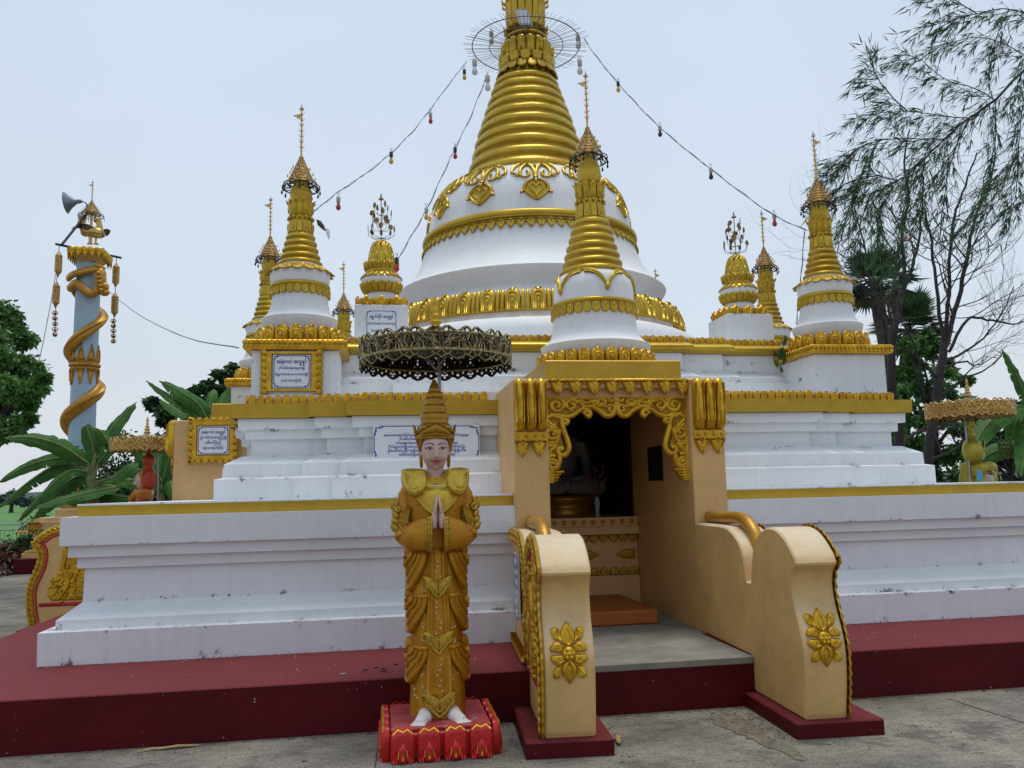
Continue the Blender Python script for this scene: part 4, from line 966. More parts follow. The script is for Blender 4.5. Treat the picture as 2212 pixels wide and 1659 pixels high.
def plaque(F, w_, h_, lines, label, frame=None, corner=.12, m=TILE, mt_=BLUE, border=True):
    p = empty('plaque', F(0, 0, 0), label=label, cat='plaque')
    mb = MB(); mb.prism([(-w_/2, -h_/2), (w_/2, -h_/2), (w_/2, h_/2), (-w_/2, h_/2)], lambda u, v, n=0: F(u, v, n-.012), .013); mb.build('tile', m, p)
    mb = MB()
    if border:
        c = corner*h_; e_ = .03*h_; t = .022*h_; q = lambda u, v, n=0: F(u, v, n+.002)
        for s_ in (-1, 1):
            mb.prism([(-w_/2+c, s_*(h_/2-e_)-t/2), (w_/2-c, s_*(h_/2-e_)-t/2), (w_/2-c, s_*(h_/2-e_)+t/2), (-w_/2+c, s_*(h_/2-e_)+t/2)], q, .0012)
            mb.prism([(s_*(w_/2-e_)-t/2, -h_/2+c), (s_*(w_/2-e_)+t/2, -h_/2+c), (s_*(w_/2-e_)+t/2, h_/2-c), (s_*(w_/2-e_)-t/2, h_/2-c)], q, .0012)
            for r_ in (-1, 1):
                G = sub(q, s_*(w_/2-e_), r_*(h_/2-e_), -s_, -r_)
                for a, b_ in ((.25, .25), (.62, .22), (.22, .62), (.95, .1), (.1, .95)):
                    ribbon(mb, G, [(c*a+x, c*b_+y) for x, y in spiral(0, 0, c*.16, a*7, 1.1, 1, .3, 8)], t*.9, .0012)
                ribbon(mb, G, [(0, c*1.1), (c*.2, c*.4), (c*.4, c*.2), (c*1.1, 0)], t*.8, .0012)
    n = len(lines)
    for i, (s, rel, ww) in enumerate(lines):
        text_into(mb, F, s, 0, h_*(.5-.14-.76*(i+.35)/n if n > 1 else 0), h_*rel*(.72 if n > 5 else 1), w_*ww)
    mb.build('lettering', mt_, p)
    if frame:
        fw, fh, ow, oh = frame[:4]     # half sizes of inner opening and outer edge
        mb = MB(); 
        for a0, a1, b0, b1 in ((-fw, fw, fh, (fh+oh)/2+.0), (-fw, fw, -(fh+oh)/2, -fh), (-(fw+ow)/2, -fw, -(fh+oh)/2, (fh+oh)/2), (fw, (fw+ow)/2, -(fh+oh)/2, (fh+oh)/2)):
            mb.prism([(a0, b0), (a1, b0), (a1, b1), (a0, b1)], lambda u, v, n=0: F(u, v, n-.015), .034)
        for s_ in (-1, 1):
            for k in range(7):
                u = -ow*.86+ow*1.72*k/6; v = s_*(fh+oh)/2
                if frame[3] > frame[1]*1.3 or True:
                    lotus_petal(mb, lambda a, b, nn=0, u=u, v=v, s_=s_: F(u+a, v+s_*b, nn-.01), ow*1.72/6*.95, (oh-fh)*.55, .035, False) if len(frame) < 5 else None
                v2 = -oh*.9+oh*1.8*k/6; u2 = s_*(fw+ow)/2
                dome(mb, lambda a, b, nn=0: F(u2+s_*a, v2+b, nn-.01), [(-.012, -.045), ((ow-fw)*.4, -.05), ((ow-fw)*.62, .0), ((ow-fw)*.5, .045), ((ow-fw)*.2, .035), (-.008, .02)], h=.035)
                ribbon(mb, lambda a, b, nn=0: F(u2+s_*a, v2+b, nn+.015), [(-.004, -.03), ((ow-fw)*.3, -.03), ((ow-fw)*.45, .004), ((ow-fw)*.38, .03)], .012, .014)
        mb.build('frame', GOLD, p)
    return p
def pf(px, py, Y): 
    q = at(px, py, Y); return plane_frame(q, (1, 0, 0), (0, 0, 1))
# framed plaque on the left stupa plinth
YP = 8.448; cl = lambda x, y: ((900+x*.4973)/1.8083, (1250+y*.4973)/1.8083); sc = .4973/1.8083*YP/FPX
plaque(pf(*cl(481, 404), YP), 278*sc, 258*sc, [('အရံစေတီ အလှူရှင်', .24, .82), ('နှစ်ဝက်မိသဇျားအမှုထား၍', .15, .7), ('ကိုညွန့်ဝင်း(ခ)ကိုဝလေ+မသက်ထားမြိုင်', .15, .9), ('(သမီး) မသံသာမြတ်နိုး', .15, .55)],
  'square blue-lettered plaque in a gold frame on the left stupa plinth', (150*sc, 135*sc, 228*sc, 172*sc, 1))
YP = 10.86; cm = lambda x, y: ((500+x*.3618)/1.8083, (1400+y*.3618)/1.8083); sc = .3618/1.8083*YP/FPX
plaque(pf(*cm(920, 884), YP), 306*sc, 284*sc, [('အရံစေတီ အလှူရှင်', .24, .78), ('(ဦးနန္ဒဝံသ)အားရည်စူး၍', .15, .86), ('ဒေါ်တင်ကြည်', .17, .52), ('(မြေး)မအေးမြတ်မြင့်မိုရ်', .15, .68)],
  'square blue-lettered plaque in a leafy gold frame on the cream side wall at left', (165*sc, 160*sc, 245*sc, 235*sc))
YP = 9.585; c3 = lambda x, y: ((900+x*.6028)/1.8083, (350+y*.6028)/1.8083); sc = .6028/1.8083*YP/FPX
plaque(pf(*c3(979, 1520), YP), 198*sc, 185*sc, [('ရွှေပန်းခိုင် အလှူရှင်', .22, .78), ('ကိုအောင်ကျော်လင်း+မထက်ထေ့ဦး', .16, .9), ('(သား)မောင်ဟိန်းထက်', .15, .7)],
  'unframed blue-lettered plaque on the white box under the left lotus bud')
YP = 8.12; q0, q1 = at(806, 919, YP), at(1037, 993, YP)
lp = plaque(plane_frame(((q0.x+q1.x)/2, YP, (q0.z+q1.z)/2), (1, 0, -.006), (0, 0, 1)), q1.x-q0.x, q0.z-q1.z, [('ပင်မရွှေထီးတော်', .14, .3), ('မေတ္တာရောင်ပြန်ဆရာတော် ဦးသုဒဿန နှင့် ဓမ္မမိတ်ဆွေများ', .125, .9), ('ဘဝဆက်ဆွေတော်မျိုးတော်များ ကောင်းမှု', .125, .72), ('ပင်မရွှေထီးတော် နှင့် ထီးတော်တင်အလှူရှင်များ', .125, .64), ('ဗိုလ်မှူးတင်မျိုးဝင်း+မအိသန္တာဝင်း  ဦးဝင်း+ဒေါ်ခင်ခင်ဦး', .125, .80), ('ဦးသော်ဇင်လှိုင်+ဒေါ်ခင်ခင်အုန်း။ဦးမြအောင်+ဒေါ်ချိုချိုဝင်း။', .125, .86), ('ဒေါ်ခင်ခင်ပြုံး။ဒေါ်ခင်ခင်ညို  (၁၂.၅.၂၀၁၉)', .125, .64)],
  'long white plaque of blue lettering on the terrace wall behind the statue', corner=.22)
lp.rotation_euler = (radians(-5), 0, 0)
BLKST = mat('black_stone', (.012, .012, .013), .3, bump=0, var=.2)
a_, b_ = atX(*c7(1158, 735), XI1-.006), atX(*c7(1272, 970), XI1-.006)
plaque(lambda u, v, n=0: Vector((XI1-.006-n, (a_.y+b_.y)/2-u, (a_.z+b_.z)/2+v)), abs(a_.y-b_.y), abs(a_.z-b_.z), [('အလှူရှင်', .12, .6), ('ဦးကျော်+ဒေါ်မြ', .1, .7), ('မိသားစု', .1, .5), ('၂၀၁၂', .1, .4)], 'black stone tablet on the inner right wall of the doorway', m=BLKST, mt_=mat('grey_engraving', (.10, .10, .10), .6, bump=0), border=False)
plaque(lambda u, v, n=0: Vector((1.070-.006-n+u*-.075, 6.52-u, .86+v)), .40, .50, [('အရံစေတီ', .12, .8), ('ဦးဝင်းမောင်', .1, .8), ('ဒေါ်အေးအေး', .1, .8), ('မိသားစု', .1, .6), ('ကောင်းမှု', .1, .6)], 'blue-lettered plaque on the outer side of the left doorway balustrade')
# ================================================================ praying statues
def zz(py): return .128+(1560-py)*.002987
def statue(x, y, label, robe, cape, crown_m, crown='tiered', base=True, rot=0, face=True):
    st = empty('statue', (x, y, 0), label=label, cat='statue', group='praying statues round the pagoda')
    Bz = .19
    if base:
        mb = MB().bbox(-.315+x, .315+x, y-.315, y+.31, .0, Bz-.02, .02); mb.build('pedestal_core', RED, st)
        MB().bbox(x-.305, x+.305, y-.305, y+.30, Bz-.022, Bz, .006).build('pedestal_top', REDTOP, st)
        mb = MB(); gl = MB()
        for k, n in ((0, 4), (1, 4), (2, 4), (3, 4)):
            R_ = Matrix.Rotation(k*pi/2, 3, 'Z'); hw = .315 if k % 2 == 0 else .31
            O = Vector((x, y-.0025, 0))+R_ @ Vector((0, -(.312 if k % 2 == 0 else .315), 0)); U = R_ @ Vector((1, 0, 0))
            for j in range(n):
                G = sub(plane_frame(O, U, (0, 0, 1)), (j-(n-1)/2)*hw*2/n, .005)
                w_ = hw*2/n*.9
                P = [(-w_*.5, .0), (w_*.5, 0), (w_*.5, .135), (w_*.42, .175), (w_*.22, .195), (0, .182), (-w_*.22, .195), (-w_*.42, .175), (-w_*.5, .135)]
                dome(mb, G, P, ((1, 0), (1, .6), (.86, .95), (.6, 1)), .05, c=(0, .1))
                dome(mb, lambda u, v, n_=0, G=G: G(u, v, n_+.045), arch(w_*.36, .10, 6, .015), h=.018)
                for q in (-1, 1):
                    for e_ in range(2): ribbon(mb, lambda u, v, n_=0, G=G: G(u, v, n_+.035), [(q*w_*(.27+.11*e_), .0), (q*w_*(.27+.11*e_), .07-.02*e_)], .014, .02)
                ribbon(gl, lambda u, v, n_=0, G=G: G(u, v, n_+.028), [(-w_*.4, .162), (-w_*.2, .188), (0, .172), (w_*.2, .188), (w_*.4, .162)], .016, .018)
                ribbon(gl, lambda u, v, n_=0, G=G: G(u, v, n_+.058), [(0, .02), (0, .06)], .012, .008)
                ribbon(gl, lambda u, v, n_=0, G=G: G(u, v, n_+.048), [(-w_*.2, .03), (-w_*.17, .07), (0, .1), (w_*.17, .07), (w_*.2, .03)], .007, .008)
        mb.build('pedestal_petals', RED, st); gl.build('petal_gilding', GOLD, st)
    # ---- body: head, neck, hands, feet as one continuous surface
    HC = Vector((x, y-.01, 1.882)); rx, ry, rz = .090, .116, .145
    mb = MB()
    def headR(z):
        t = (z-HC.z)/rz; s_ = sqrt(max(0, 1-t*t)); 
        jaw = 1-.10*max(0, -t-.1)**1.2 if t < 0 else 1
        return s_*jaw
    L = []
    for k in range(1, 20):
        t = -1+2*k/20; z = HC.z+rz*t; q = headR(z)
        q = max(q, .30 if k == 1 else 0)
        L.append([(HC.x+rx*q*(1.0+.05*(1-abs(t)))*sin(a), HC.y-ry*q*cos(a)*(1 if cos(a) > 0 else 1.0), z) for a in [2*pi*i/28 for i in range(28)]])
    mb.loops(L, True)
    def FH(u, v, n=0):
        q = headR(v); xx = min(.97, abs(u-0)/(rx*max(q, .05)*1.04)); return Vector((HC.x+u, HC.y-ry*q*sqrt(1-xx*xx)-n, v))
    nz_ = FH(0, 1.835); 
    mb.tube([FH(0, 1.898, .0), FH(0, 1.872, .006), FH(0, 1.85, .014), FH(0, 1.832, .021), FH(0, 1.823, .012)], [.006, .0075, .0095, .0135, .008], 10)
    for s_ in (-1, 1):
        mb.ball(FH(s_*.011, 1.829, .008), (.008, .010, .007), 8, 6)
        mb.ball(FH(s_*.044, 1.838, -.016), (.030, .018, .034), 12, 8)          # cheek
        mb.tube([(x+s_*.100, y+.012, 1.925), (x+s_*.106, y+.02, 1.90), (x+s_*.103, y+.015, 1.862), (x+s_*.098, y+.0, 1.845)], [.011, .014, .011, .009], 8)   # ear
    mb.ball(FH(0, 1.765, -.022), (.026, .024, .018), 10, 7)
    mb.ball(FH(0, 1.80, -.010), (.034, .014, .018), 10, 7)
    mb.tube([(x, y+.01, 1.55), (x, y+.008, 1.66), (x, y+.008, 1.72), (x, y+.006, 1.80)], [.075, .060, .056, .060], 16)
    # torso core (under the robe) keeps it one body
    mb.loops([[(x+a*sin(t), y-b*cos(t), z) for t in [2*pi*i/20 for i in range(20)]] for z, a, b in ((.24, .09, .06), (.6, .11, .08), (1.0, .13, .09), (1.3, .13, .09), (1.55, .15, .085), (1.62, .10, .07))], True)
    for s_ in (-1, 1):
        # arm inside the sleeve
        mb.tube([(x+s_*.13, y, 1.56), (x+s_*.215, y-.02, 1.38), (x+s_*.15, y-.12, 1.34), (x+s_*.045, y-.185, 1.37)], [.045, .042, .032, .024], 10)
        # palm: edge towards the viewer
        T = lambda X, Y, Z: Vector((x+s_*X, y+Y, Z))
        mb.tube([T(.030, -.19, 1.372), T(.028, -.195, 1.40), T(.022, -.20, 1.455), T(.017, -.205, 1.485)], [.021, .022, .019, .013], 10)
        mb.tube([T(.026, -.165, 1.38), T(.019, -.17, 1.43), T(.015, -.172, 1.485)], [.02, .02, .013], 8)
        for k, (yy, ln) in enumerate(((-.222, .074), (-.205, .097), (-.187, .104), (-.170, .094))):
            mb.tube([T(.018, yy+.006, 1.472), T(.0155, yy, 1.472+ln*.45), T(.0105, yy+.001, 1.472+ln*.8), T(.0085, yy+.004, 1.472+ln+.008)], [.0105, .0098, .0088, .0058], 8)
        mb.tube([T(.024, -.155, 1.41), T(.019, -.138, 1.45), T(.012, -.132, 1.49), T(.010, -.135, 1.515)], [.013, .011, .0095, .006], 8)
    body = remesh(mb, 'body', SKIN, st, .0052, 2)
    # feet
    mb = MB()
    for s_, sp_ in ((-1, -.13), (1, .12)):
        hx = x+s_*.075; tx = hx+s_*.065
        mb.tube([(hx-s_*.01, y-.05, .25), (hx, y-.08, .225), (hx+s_*.02, y-.15, .205), (tx-s_*.012, y-.215, .194), (tx, y-.235, .19)], [.05, .052, .047, .036, .026], 12)
        mb.ball((tx-s_*.01, y-.21, .188), (.048, .05, .018), 12, 6)
        for k in range(5):
            q = (k-2)*.0185; mb.ball((tx+q+s_*.002, y-.262+abs(k-(1 if s_ > 0 else 3))*.006, .187), (.0105+.003*(k == (0 if s_ > 0 else 4)), .02, .0105), 8, 5)
    remesh(mb, 'feet', FOOT, st, .005, 1)
    if face:
        from mathutils.bvhtree import BVHTree
        off = Vector((x, y, 0)); bvh = BVHTree.FromPolygons([v.co+off for v in body.data.vertices], [tuple(p.vertices) for p in body.data.polygons])
        def FS(u, v, n=0):
            h = bvh.ray_cast(Vector((x+u, y-1, v)), Vector((0, 1, 0)))[0]
            return Vector((x+u, (h.y if h else y-.1)-n, v))
        mb = MB(); ml_ = MB(); mw = MB(); mi = MB(); mbr = MB()
        for s_ in (-1, 1):
            G = lambda u, v, n=0, s_=s_: FS(s_*u, v, n+.0006)
            ew = [(.024, 1.8845), (.032, 1.8895), (.042, 1.8915), (.053, 1.8895), (.061, 1.887), (.053, 1.8825), (.042, 1.8805), (.032, 1.8815)]
            dome(mw, G, ew, ((1, 0), (.8, .8), (.4, 1)), .003)
            dome(mi, lambda u, v, n=0, G=G: G(u, v, n+.0028), [(.042+.0085*cos(2*pi*k/12), 1.8862+.0062*sin(2*pi*k/12)) for k in range(12)], h=.0018)
            ribbon(mb, lambda u, v, n=0, G=G: G(u, v, n+.002), [(.0195, 1.8835), (.030, 1.8905), (.042, 1.8932), (.054, 1.891), (.064, 1.888), (.073, 1.8915)], .0062, .003, lambda t: .6+.4*t)
            ribbon(mb, lambda u, v, n=0, G=G: G(u, v, n+.001), [(.066, 1.889), (.054, 1.8815), (.042, 1.8792), (.030, 1.8808)], .0024, .002)
            ribbon(mb, G, spline([(.014, 1.908), (.028, 1.9165), (.044, 1.921), (.060, 1.9175), (.073, 1.9085)], 4), .0078, .0025, lambda t: 1-.6*t)
            ribbon(ml_, G, [(.0, 1.8035), (.008, 1.8085), (.018, 1.8065), (.029, 1.805), (.039, 1.808)], .0095, .005, lambda t: 1-.6*t)
            ribbon(ml_, G, [(.0, 1.794), (.014, 1.795), (.026, 1.7995), (.037, 1.8062)], .012, .0075, lambda t: 1-.65*t)
            ribbon(mb, lambda u, v, n=0, G=G: G(u, v, n+.0055), [(0, 1.8015), (.014, 1.8022), (.028, 1.8035), (.040, 1.8065)], .0014, .0012)
            ribbon(mbr, G, [(.026, 1.902), (.042, 1.907), (.060, 1.901)], .006, .004)
        mw.build('eye_whites', EYEW, body); mi.build('irises', IRIS, body); mb.build('painted_lines', BLACK, body); ml_.build('lips', LIPS, body); mbr.build('eyelids', SKIN, body)
    # ---- robe
    rows = [(.205, .176, .150), (.25, .178, .152), (.38, .172, .148), (.62, .160, .14), (.70, .164, .142), (.85, .160, .14), (.97, .163, .14), (1.05, .160, .138), (1.14, .165, .132), (1.25, .165, .125), (1.38, .175, .125), (1.5, .195, .125), (1.60, .205, .115), (1.665, .18, .10), (1.70, .10, .085)]
    def RX(v):
        for (z0, a0, b0), (z1, a1, b1) in zip(rows, rows[1:]):
            if v <= z1: t = max(0, (v-z0)/(z1-z0)); return a0+(a1-a0)*t, b0+(b1-b0)*t
        return rows[-1][1], rows[-1][2]
    def FB(u, v, n=0):
        a, b = RX(v); t = u/.16; return Vector((x+(a+n)*sin(t), y+.0-(b+n)*cos(t), v))
    mb = MB(); N_ = 64
    L = []
    for z in [.19+.03*k for k in range(50)]+[1.70]:
        a, b = RX(z)
        L.append([(x+(a+.0035*sin(8*t+3*z))*sin(t), y-(b+.0035*sin(8*t+3*z))*cos(t), z) for t in [2*pi*i/N_ for i in range(N_)]])
    mb.loops(L, True)
    # front panel with raised edges
    dome(mb, FB, [(-.062, .30), (.062, .30), (.066, .8), (.05, 1.25), (-.05, 1.25), (-.066, .8)], ((1, 0), (.98, 1), (.9, 1)), .012, c=(0, .8))
    for s_ in (-1, 1):
        ribbon(mb, lambda u, v, n=0: FB(u, v, n+.008), [(s_*.062, .32), (s_*.064, .6), (s_*.058, .9), (s_*.045, 1.22)], .02, .014)
        ribbon(mb, lambda u, v, n=0: FB(u, v, n+.010), [(s_*.030, .40), (s_*.032, .7), (s_*.026, 1.05), (s_*.022, 1.22)], .006, .008)
    robe_o = mb.build('robe', robe, st)
    # side drapes in three tiers
    mb = MB()
    for z1, z0, uo in ((1.235, .975, .30), (.96, .71, .305), (.64, .40, .30)):
        for s_ in (-1, 1):
            G = lambda u, v, n=0, s_=s_: FB(s_*u, v, n)
            uu = .275
            P = [(.055, z1-.0), (.10, z1+.0), (uu, z1-.01), (uu+.03, z1-.06), (uu+.035, z1-.14), (uu+.02, z0+.06), (uu-.03, z0), (.20, z0-.012), (.16, z0+.03), (.11, z0+.12), (.075, z0+.2)]
            dome(mb, G, P, ((1, 0), (.95, .8), (.8, 1)), .034, c=(.18, (z0+z1)/2))
            for k in range(4):
                t = k/4
                q = [(.066+.026*k, z1-.02), (.088+.031*k, z1-.10+.014*k), (.148+.030*k, z0+.055+.036*k), (.215+.014*k, z0+.008+.044*k), (uu+.030, z0+.055+.046*k)]
                ribbon(mb, lambda u, v, n=0, G=G: G(u, v, n+.026), spline(q, 4), .022, .018)
            ribbon(mb, lambda u, v, n=0, G=G: G(u, v, n+.02), [(uu-.02+a, z1-.085+b) for a, b in spiral(0, 0, .036, pi*.5, 1.3, s_*1)], .02, .032)
            dome(mb, G, [(uu-.03, z1-.05), (uu+.03, z1-.06), (uu+.032, z1+.0), (uu+.012, z1+.038), (uu-.025, z1+.012)], h=.046)
            for k in range(4):   # serrated outer edge
                v = z0+.05+.04*k; dome(mb, G, [(uu+.005, v), (uu+.03, v-.018), (uu+.055, v+.006), (uu+.03, v+.025)], h=.042)
    mb.build('side_drapes', robe, st)
    for zc_, sc in ((zz(1266)+.0, 1.0), (zz(1382), 1.0), (zz(1508), 1.08)):
        mb = MB()
        for s_ in (-1, 1):
            G = lambda u, v, n=0, s_=s_: FB(s_*u*sc, zc_+v*sc, n+.008)
            dome(mb, G, [(0, .03), (.03, .045), (.055, .062), (.088, .068), (.092, .03), (.078, -.005), (.055, -.02), (.035, -.052), (0, -.085)], ((1, 0), (.95, .8), (.85, 1)), .016, c=(.04, .0))
            ribbon(mb, lambda u, v, n=0, G=G: G(u, v, n+.014), [(.0, -.07), (.03, -.04), (.042, -.012), (.068, .0), (.08, .045)], .012, .01)
            ribbon(mb, lambda u, v, n=0, G=G: G(u, v, n+.014), [(.0, .01), (.02, .035), (.042, .036), (.05, .02), (.03, -.005), (0, -.04)], .008, .008)
        mb.build('panel_crest', CREST if cape is ROBEG else cape, st)
    # ---- sleeves
    mb = MB(); mo = MB()
    for s_ in (-1, 1):
        Lp = []
        sec = [((.19, .005, 1.60), .054, .056), ((.208, .0, 1.50), .054, .056), ((.218, -.01, 1.40), .056, .065), ((.204, -.03, 1.325), .055, .078), ((.172, -.085, 1.318), .052, .088), ((.130, -.135, 1.325), .058, .100), ((.080, -.168, 1.335), .052, .105), ((.046, -.185, 1.335), .046, .108)]
        for k, (c, a, b) in enumerate(sec):
            c0 = Vector(sec[max(0, k-1)][0]); c1 = Vector(sec[min(len(sec)-1, k+1)][0]); t = (c1-c0).normalized()
            up = Vector((0, 0, 1)) if abs(t.z) < .75 else Vector((1, 0, 0))*1
            h_ = t.cross(up).normalized(); up2 = h_.cross(t).normalized()
            if abs(t.z) >= .75: a, b = b, a; 
            Lp.append([(x+s_*(c[0]+h_.x*a*cos(q)+up2.x*b*sin(q)), y+c[1]+h_.y*a*cos(q)+up2.y*b*sin(q), c[2]+h_.z*a*cos(q)+up2.z*b*sin(q)) for q in [2*pi*i/24 for i in range(24)]])
        # loops orientation differs between vertical and horizontal runs, so mesh each run on its own and let remesh fuse them
        mb.loops(Lp[:3], True); mb.loops(Lp[3:], True)
        mb.tube([(x+s_*.216, y-.005, 1.42), (x+s_*.214, y-.015, 1.36), (x+s_*.20, y-.04, 1.315)], [.052, .061, .070], 16)
        mb.ball((x+s_*.172, y, 1.605), (.062, .06, .062), 14, 8)
        for k in range(3): mb.tube([(x+s_*(.245-.02*k), y-.06-.01*k, 1.40-.02*k), (x+s_*(.215-.02*k), y-.10-.015*k, 1.36-.03*k), (x+s_*(.16-.01*k), y-.155-.01*k, 1.34-.035*k)], [.008, .014, .006], 6)
    sl_ = remesh(mb, 'sleeves', robe, st, .007, 4)
    for s_ in (-1, 1):   # flame swags at the elbows, cuffs
        G = lambda u, v, n=0, s_=s_: Vector((x+s_*(.175+u), y-.075-n+.9*u*u*6-.0, v))
        for k in range(4): ribbon(mo, G, spline([(.0+.012*k, 1.51-.01*k), (.02+.01*k, 1.42+.0*k), (.055+.008*k, 1.365+.022*k), (.105, 1.40+.03*k)], 4), .016, .02)
        for k, v in enumerate((1.37, 1.41, 1.45, 1.49)): dome(mo, G, [(.07, v-.02), (.11, v-.02), (.13-.008*k, v+.02), (.108, v+.04), (.075, v+.02)], h=.03)
        ribbon(mo, G, [(.075+a, 1.50+b) for a, b in spiral(0, 0, .024, 1, 1.2, s_)], .016, .03)
        dome(mo, G, [(.09, 1.50), (.118, 1.49), (.122, 1.54), (.10, 1.575), (.095, 1.53)], h=.03)
        cx_ = s_*.044
        cuff = [[(x+s_*xx, y-yy-rr_*.92*cos(q), 1.335+rz_*sin(q)) for q in [2*pi*i/28 for i in range(28)]] for xx, yy, rr_, rz_ in ((.041, .188, .046, .108), (.041, .188, .051, .113), (.074, .171, .060, .112), (.074, .171, .05, .10))]
        mo.loops(cuff if s_ > 0 else [l[::-1] for l in cuff], True, False, False)
        P = [(x+s_*.043+s_*.006*cos(q)*0, y-.188-.050*cos(q)*.92, 1.335+.112*sin(q)) for q in [2*pi*i/24 for i in range(25)]]
        mo.tube(P, .0065, 6)
        P = [(x+s_*.075, y-.171-.061*cos(q)*.92, 1.334+.112*sin(q)) for q in [2*pi*i/24 for i in range(25)]]
        mo.tube(P, .005, 5)
        for k in range(9):
            q = -pi*.42+pi*.84*k/8; mo.tube([(x+s_*.047, y-.185-.051*cos(q), 1.335+.112*sin(q)), (x+s_*.068, y-.174-.057*cos(q), 1.334+.112*sin(q))], .0035, 5)
    mo.build('sleeve_ornaments', CREST if cape is ROBEG else cape, st)
    # dark red cuff lining
    mb = MB()
    for s_ in (-1, 1):
        mb.add([(x+s_*.0445, y-.187-.036*cos(q), 1.335+.098*sin(q)) for q in [2*pi*i/20 for i in range(20)]], [tuple(range(20))])
    mb.build('cuff_lining', TRIMRED, st)
    # ---- cape, collar and gems
    mb = MB()
    Lc = []
    for k in range(9):       # rounded yoke over the shoulders
        t = k/8; ring = []
        for i in range(48):
            a = 2*pi*i/48; sx = abs(sin(a)); fr = max(0, cos(a))
            r_x = .060+(.166)*t; r_y = .062+.085*t
            z = 1.742-.010*t*t-(.045+.035*t)*fr+(.012*sin(pi*t)) - .025*(1-sx)*t + .02*t*sx
            ring.append((x+r_x*sin(a), y+.005-r_y*cos(a), z))
        Lc.append(ring)
    for dz, k_ in ((-.03, 1.01), (-.07, .985), (-.11, .93)):
        Lc.append([(x+(.226*k_)*sin(a), y+.005-.141*(1 if k_ > 1 else k_)*cos(a), 1.705-.035*max(0, cos(a))-.025*(1-abs(sin(a)))+.02*abs(sin(a))+dz) for a in [2*pi*i/48 for i in range(48)]])
    mb.loops(Lc, True, False, False)
    # wing lobes dipping in front
    for s_ in (-1, 1):
        def G(u, v, n=0, s_=s_):
            return Vector((x+s_*u, y-.012-.055*cos(min(1.5, u/.22*1.35))-(1.76-v)*.58-n, v+.25*n))
        P = [(.065, 1.64), (.068, 1.70), (.070, 1.748), (.12, 1.756), (.16, 1.745), (.200, 1.744), (.216, 1.734), (.218, 1.69), (.209, 1.65), (.196, 1.62), (.178, 1.592), (.144, 1.575), (.110, 1.592)]
        dome(mb, G, P, ((1, -1.2), (1.02, 0), (.96, .8), (.8, 1.1), (.5, 1.2)), .026, c=(.15, 1.67))
        for sc in (.80, .55): ribbon(mb, lambda u, v, n=0: G(u, v, n+.030), [(.15+(a-.15)*sc, 1.67+(b-1.67)*sc) for a, b in P[6:]], .009, .008)
    dome(mb, lambda u, v, n=0: FB(u, v, n), [(-.12, 1.60), (-.10, 1.655), (0, 1.66), (.10, 1.655), (.12, 1.60), (.10, 1.53), (.06, 1.475), (0, 1.44), (-.06, 1.475), (-.10, 1.53)], ((1, 0), (.97, .8), (.8, 1)), .028)
    for s_ in (-1, 1): ribbon(mb, lambda u, v, n=0: FB(u, v, n+.026), [(s_*.02, 1.46), (s_*.075, 1.53), (s_*.085, 1.60)], .01, .008)
    mb.build('shoulder_cape', cape, st)
    mb = MB(); gm = MB()
    for k, (ra, rb, zf, zk) in enumerate(((.067, .075, 1.688, 1.735), (.075, .092, 1.674, 1.737), (.084, .108, 1.660, 1.738))):
        P = [(x+ra*sin(a), y+.0-(rb+.012 if cos(a) > 0 else .07)*cos(a), (zf+zk)/2-(zk-zf)/2*cos(a)) for a in [2*pi*i/40 for i in range(41)]]
        mb.tube(P, .0085, 6)
    for i in range(-11, 12):
        a = i*.16; p = (x+.104*sin(a), y-.005-.142*max(0, cos(a)), 1.690-.052*cos(a))
        gm.ball(p, (.0062, .0055, .0078), 6, 4, smooth=False)
    mb.tube([(x+.104*sin(a), y+.002-.136*max(0, cos(a)), 1.690-.052*cos(a)) for a in [(-1.85+3.7*i/24) for i in range(25)]], .010, 6, flat=.5)
    mb.build('collar', cape, st); gm.build('collar_gems', DOTW, st)
    # painted dots on the robe
    mb = MB(); rr = random.Random(11)
    for z1, z0 in ((1.235, .975), (.96, .71), (.64, .40)):
        for s_ in (-1, 1):
            for i in range(15):
                u = rr.uniform(.075, .23); v = z0+rr.uniform(-.10, .12); lim = z0+.17-(u-.075)*1.9
                if v < min(lim, z0+.14) - .015 and v < z0+.16 and (u < .13 or v < z0-.02): mb.ball(FB(s_*u, v, .002), .0062, 6, 4)
    for i in range(26): mb.ball(FB(rr.choice((-.012, .0, .014))+rr.uniform(-.004, .004), .36+.032*i, .013), .0062, 6, 4)
    for s_ in (-1, 1):
        for i in range(26):
            t = rr.uniform(.1, .85); q = rr.uniform(-1.1, 1.1); cx_ = .205-.125*t; cy_ = -.045-.118*t
            mb.ball((x+s_*cx_, y+cy_-.060*cos(q)+.003, 1.325+.098*sin(q)), .0058, 6, 4)
        for i in range(8): mb.ball((x+s_*rr.uniform(.18, .23), y-.055, rr.uniform(1.45, 1.56)), .0045, 6, 4)
    mb.build('painted_dots', DOTW, st)
    # ---- headdress
    HX, HY = x, y+.012
    mb = MB()
    if crown == 'tiered':
        mb.lathe([(.09, 1.952), (.120, 1.956), (.124, 1.970), (.124, 1.978), (.114, 1.985), (.117, 2.0), (.116, 2.03), (.100, 2.055), (.088, 2.06), (.0955, 2.085), (.097, 2.115), (.084, 2.13), (.076, 2.132), (.082, 2.15), (.079, 2.175), (.068, 2.185), (.063, 2.187), (.069, 2.205), (.064, 2.225), (.054, 2.235), (.051, 2.237), (.056, 2.25), (.050, 2.268), (.041, 2.275), (.039, 2.277), (.043, 2.283), (.034, 2.300), (.022, 2.33), (.012, 2.352), (.004, zz(813)), (.001, zz(811))], (HX, HY), 44)
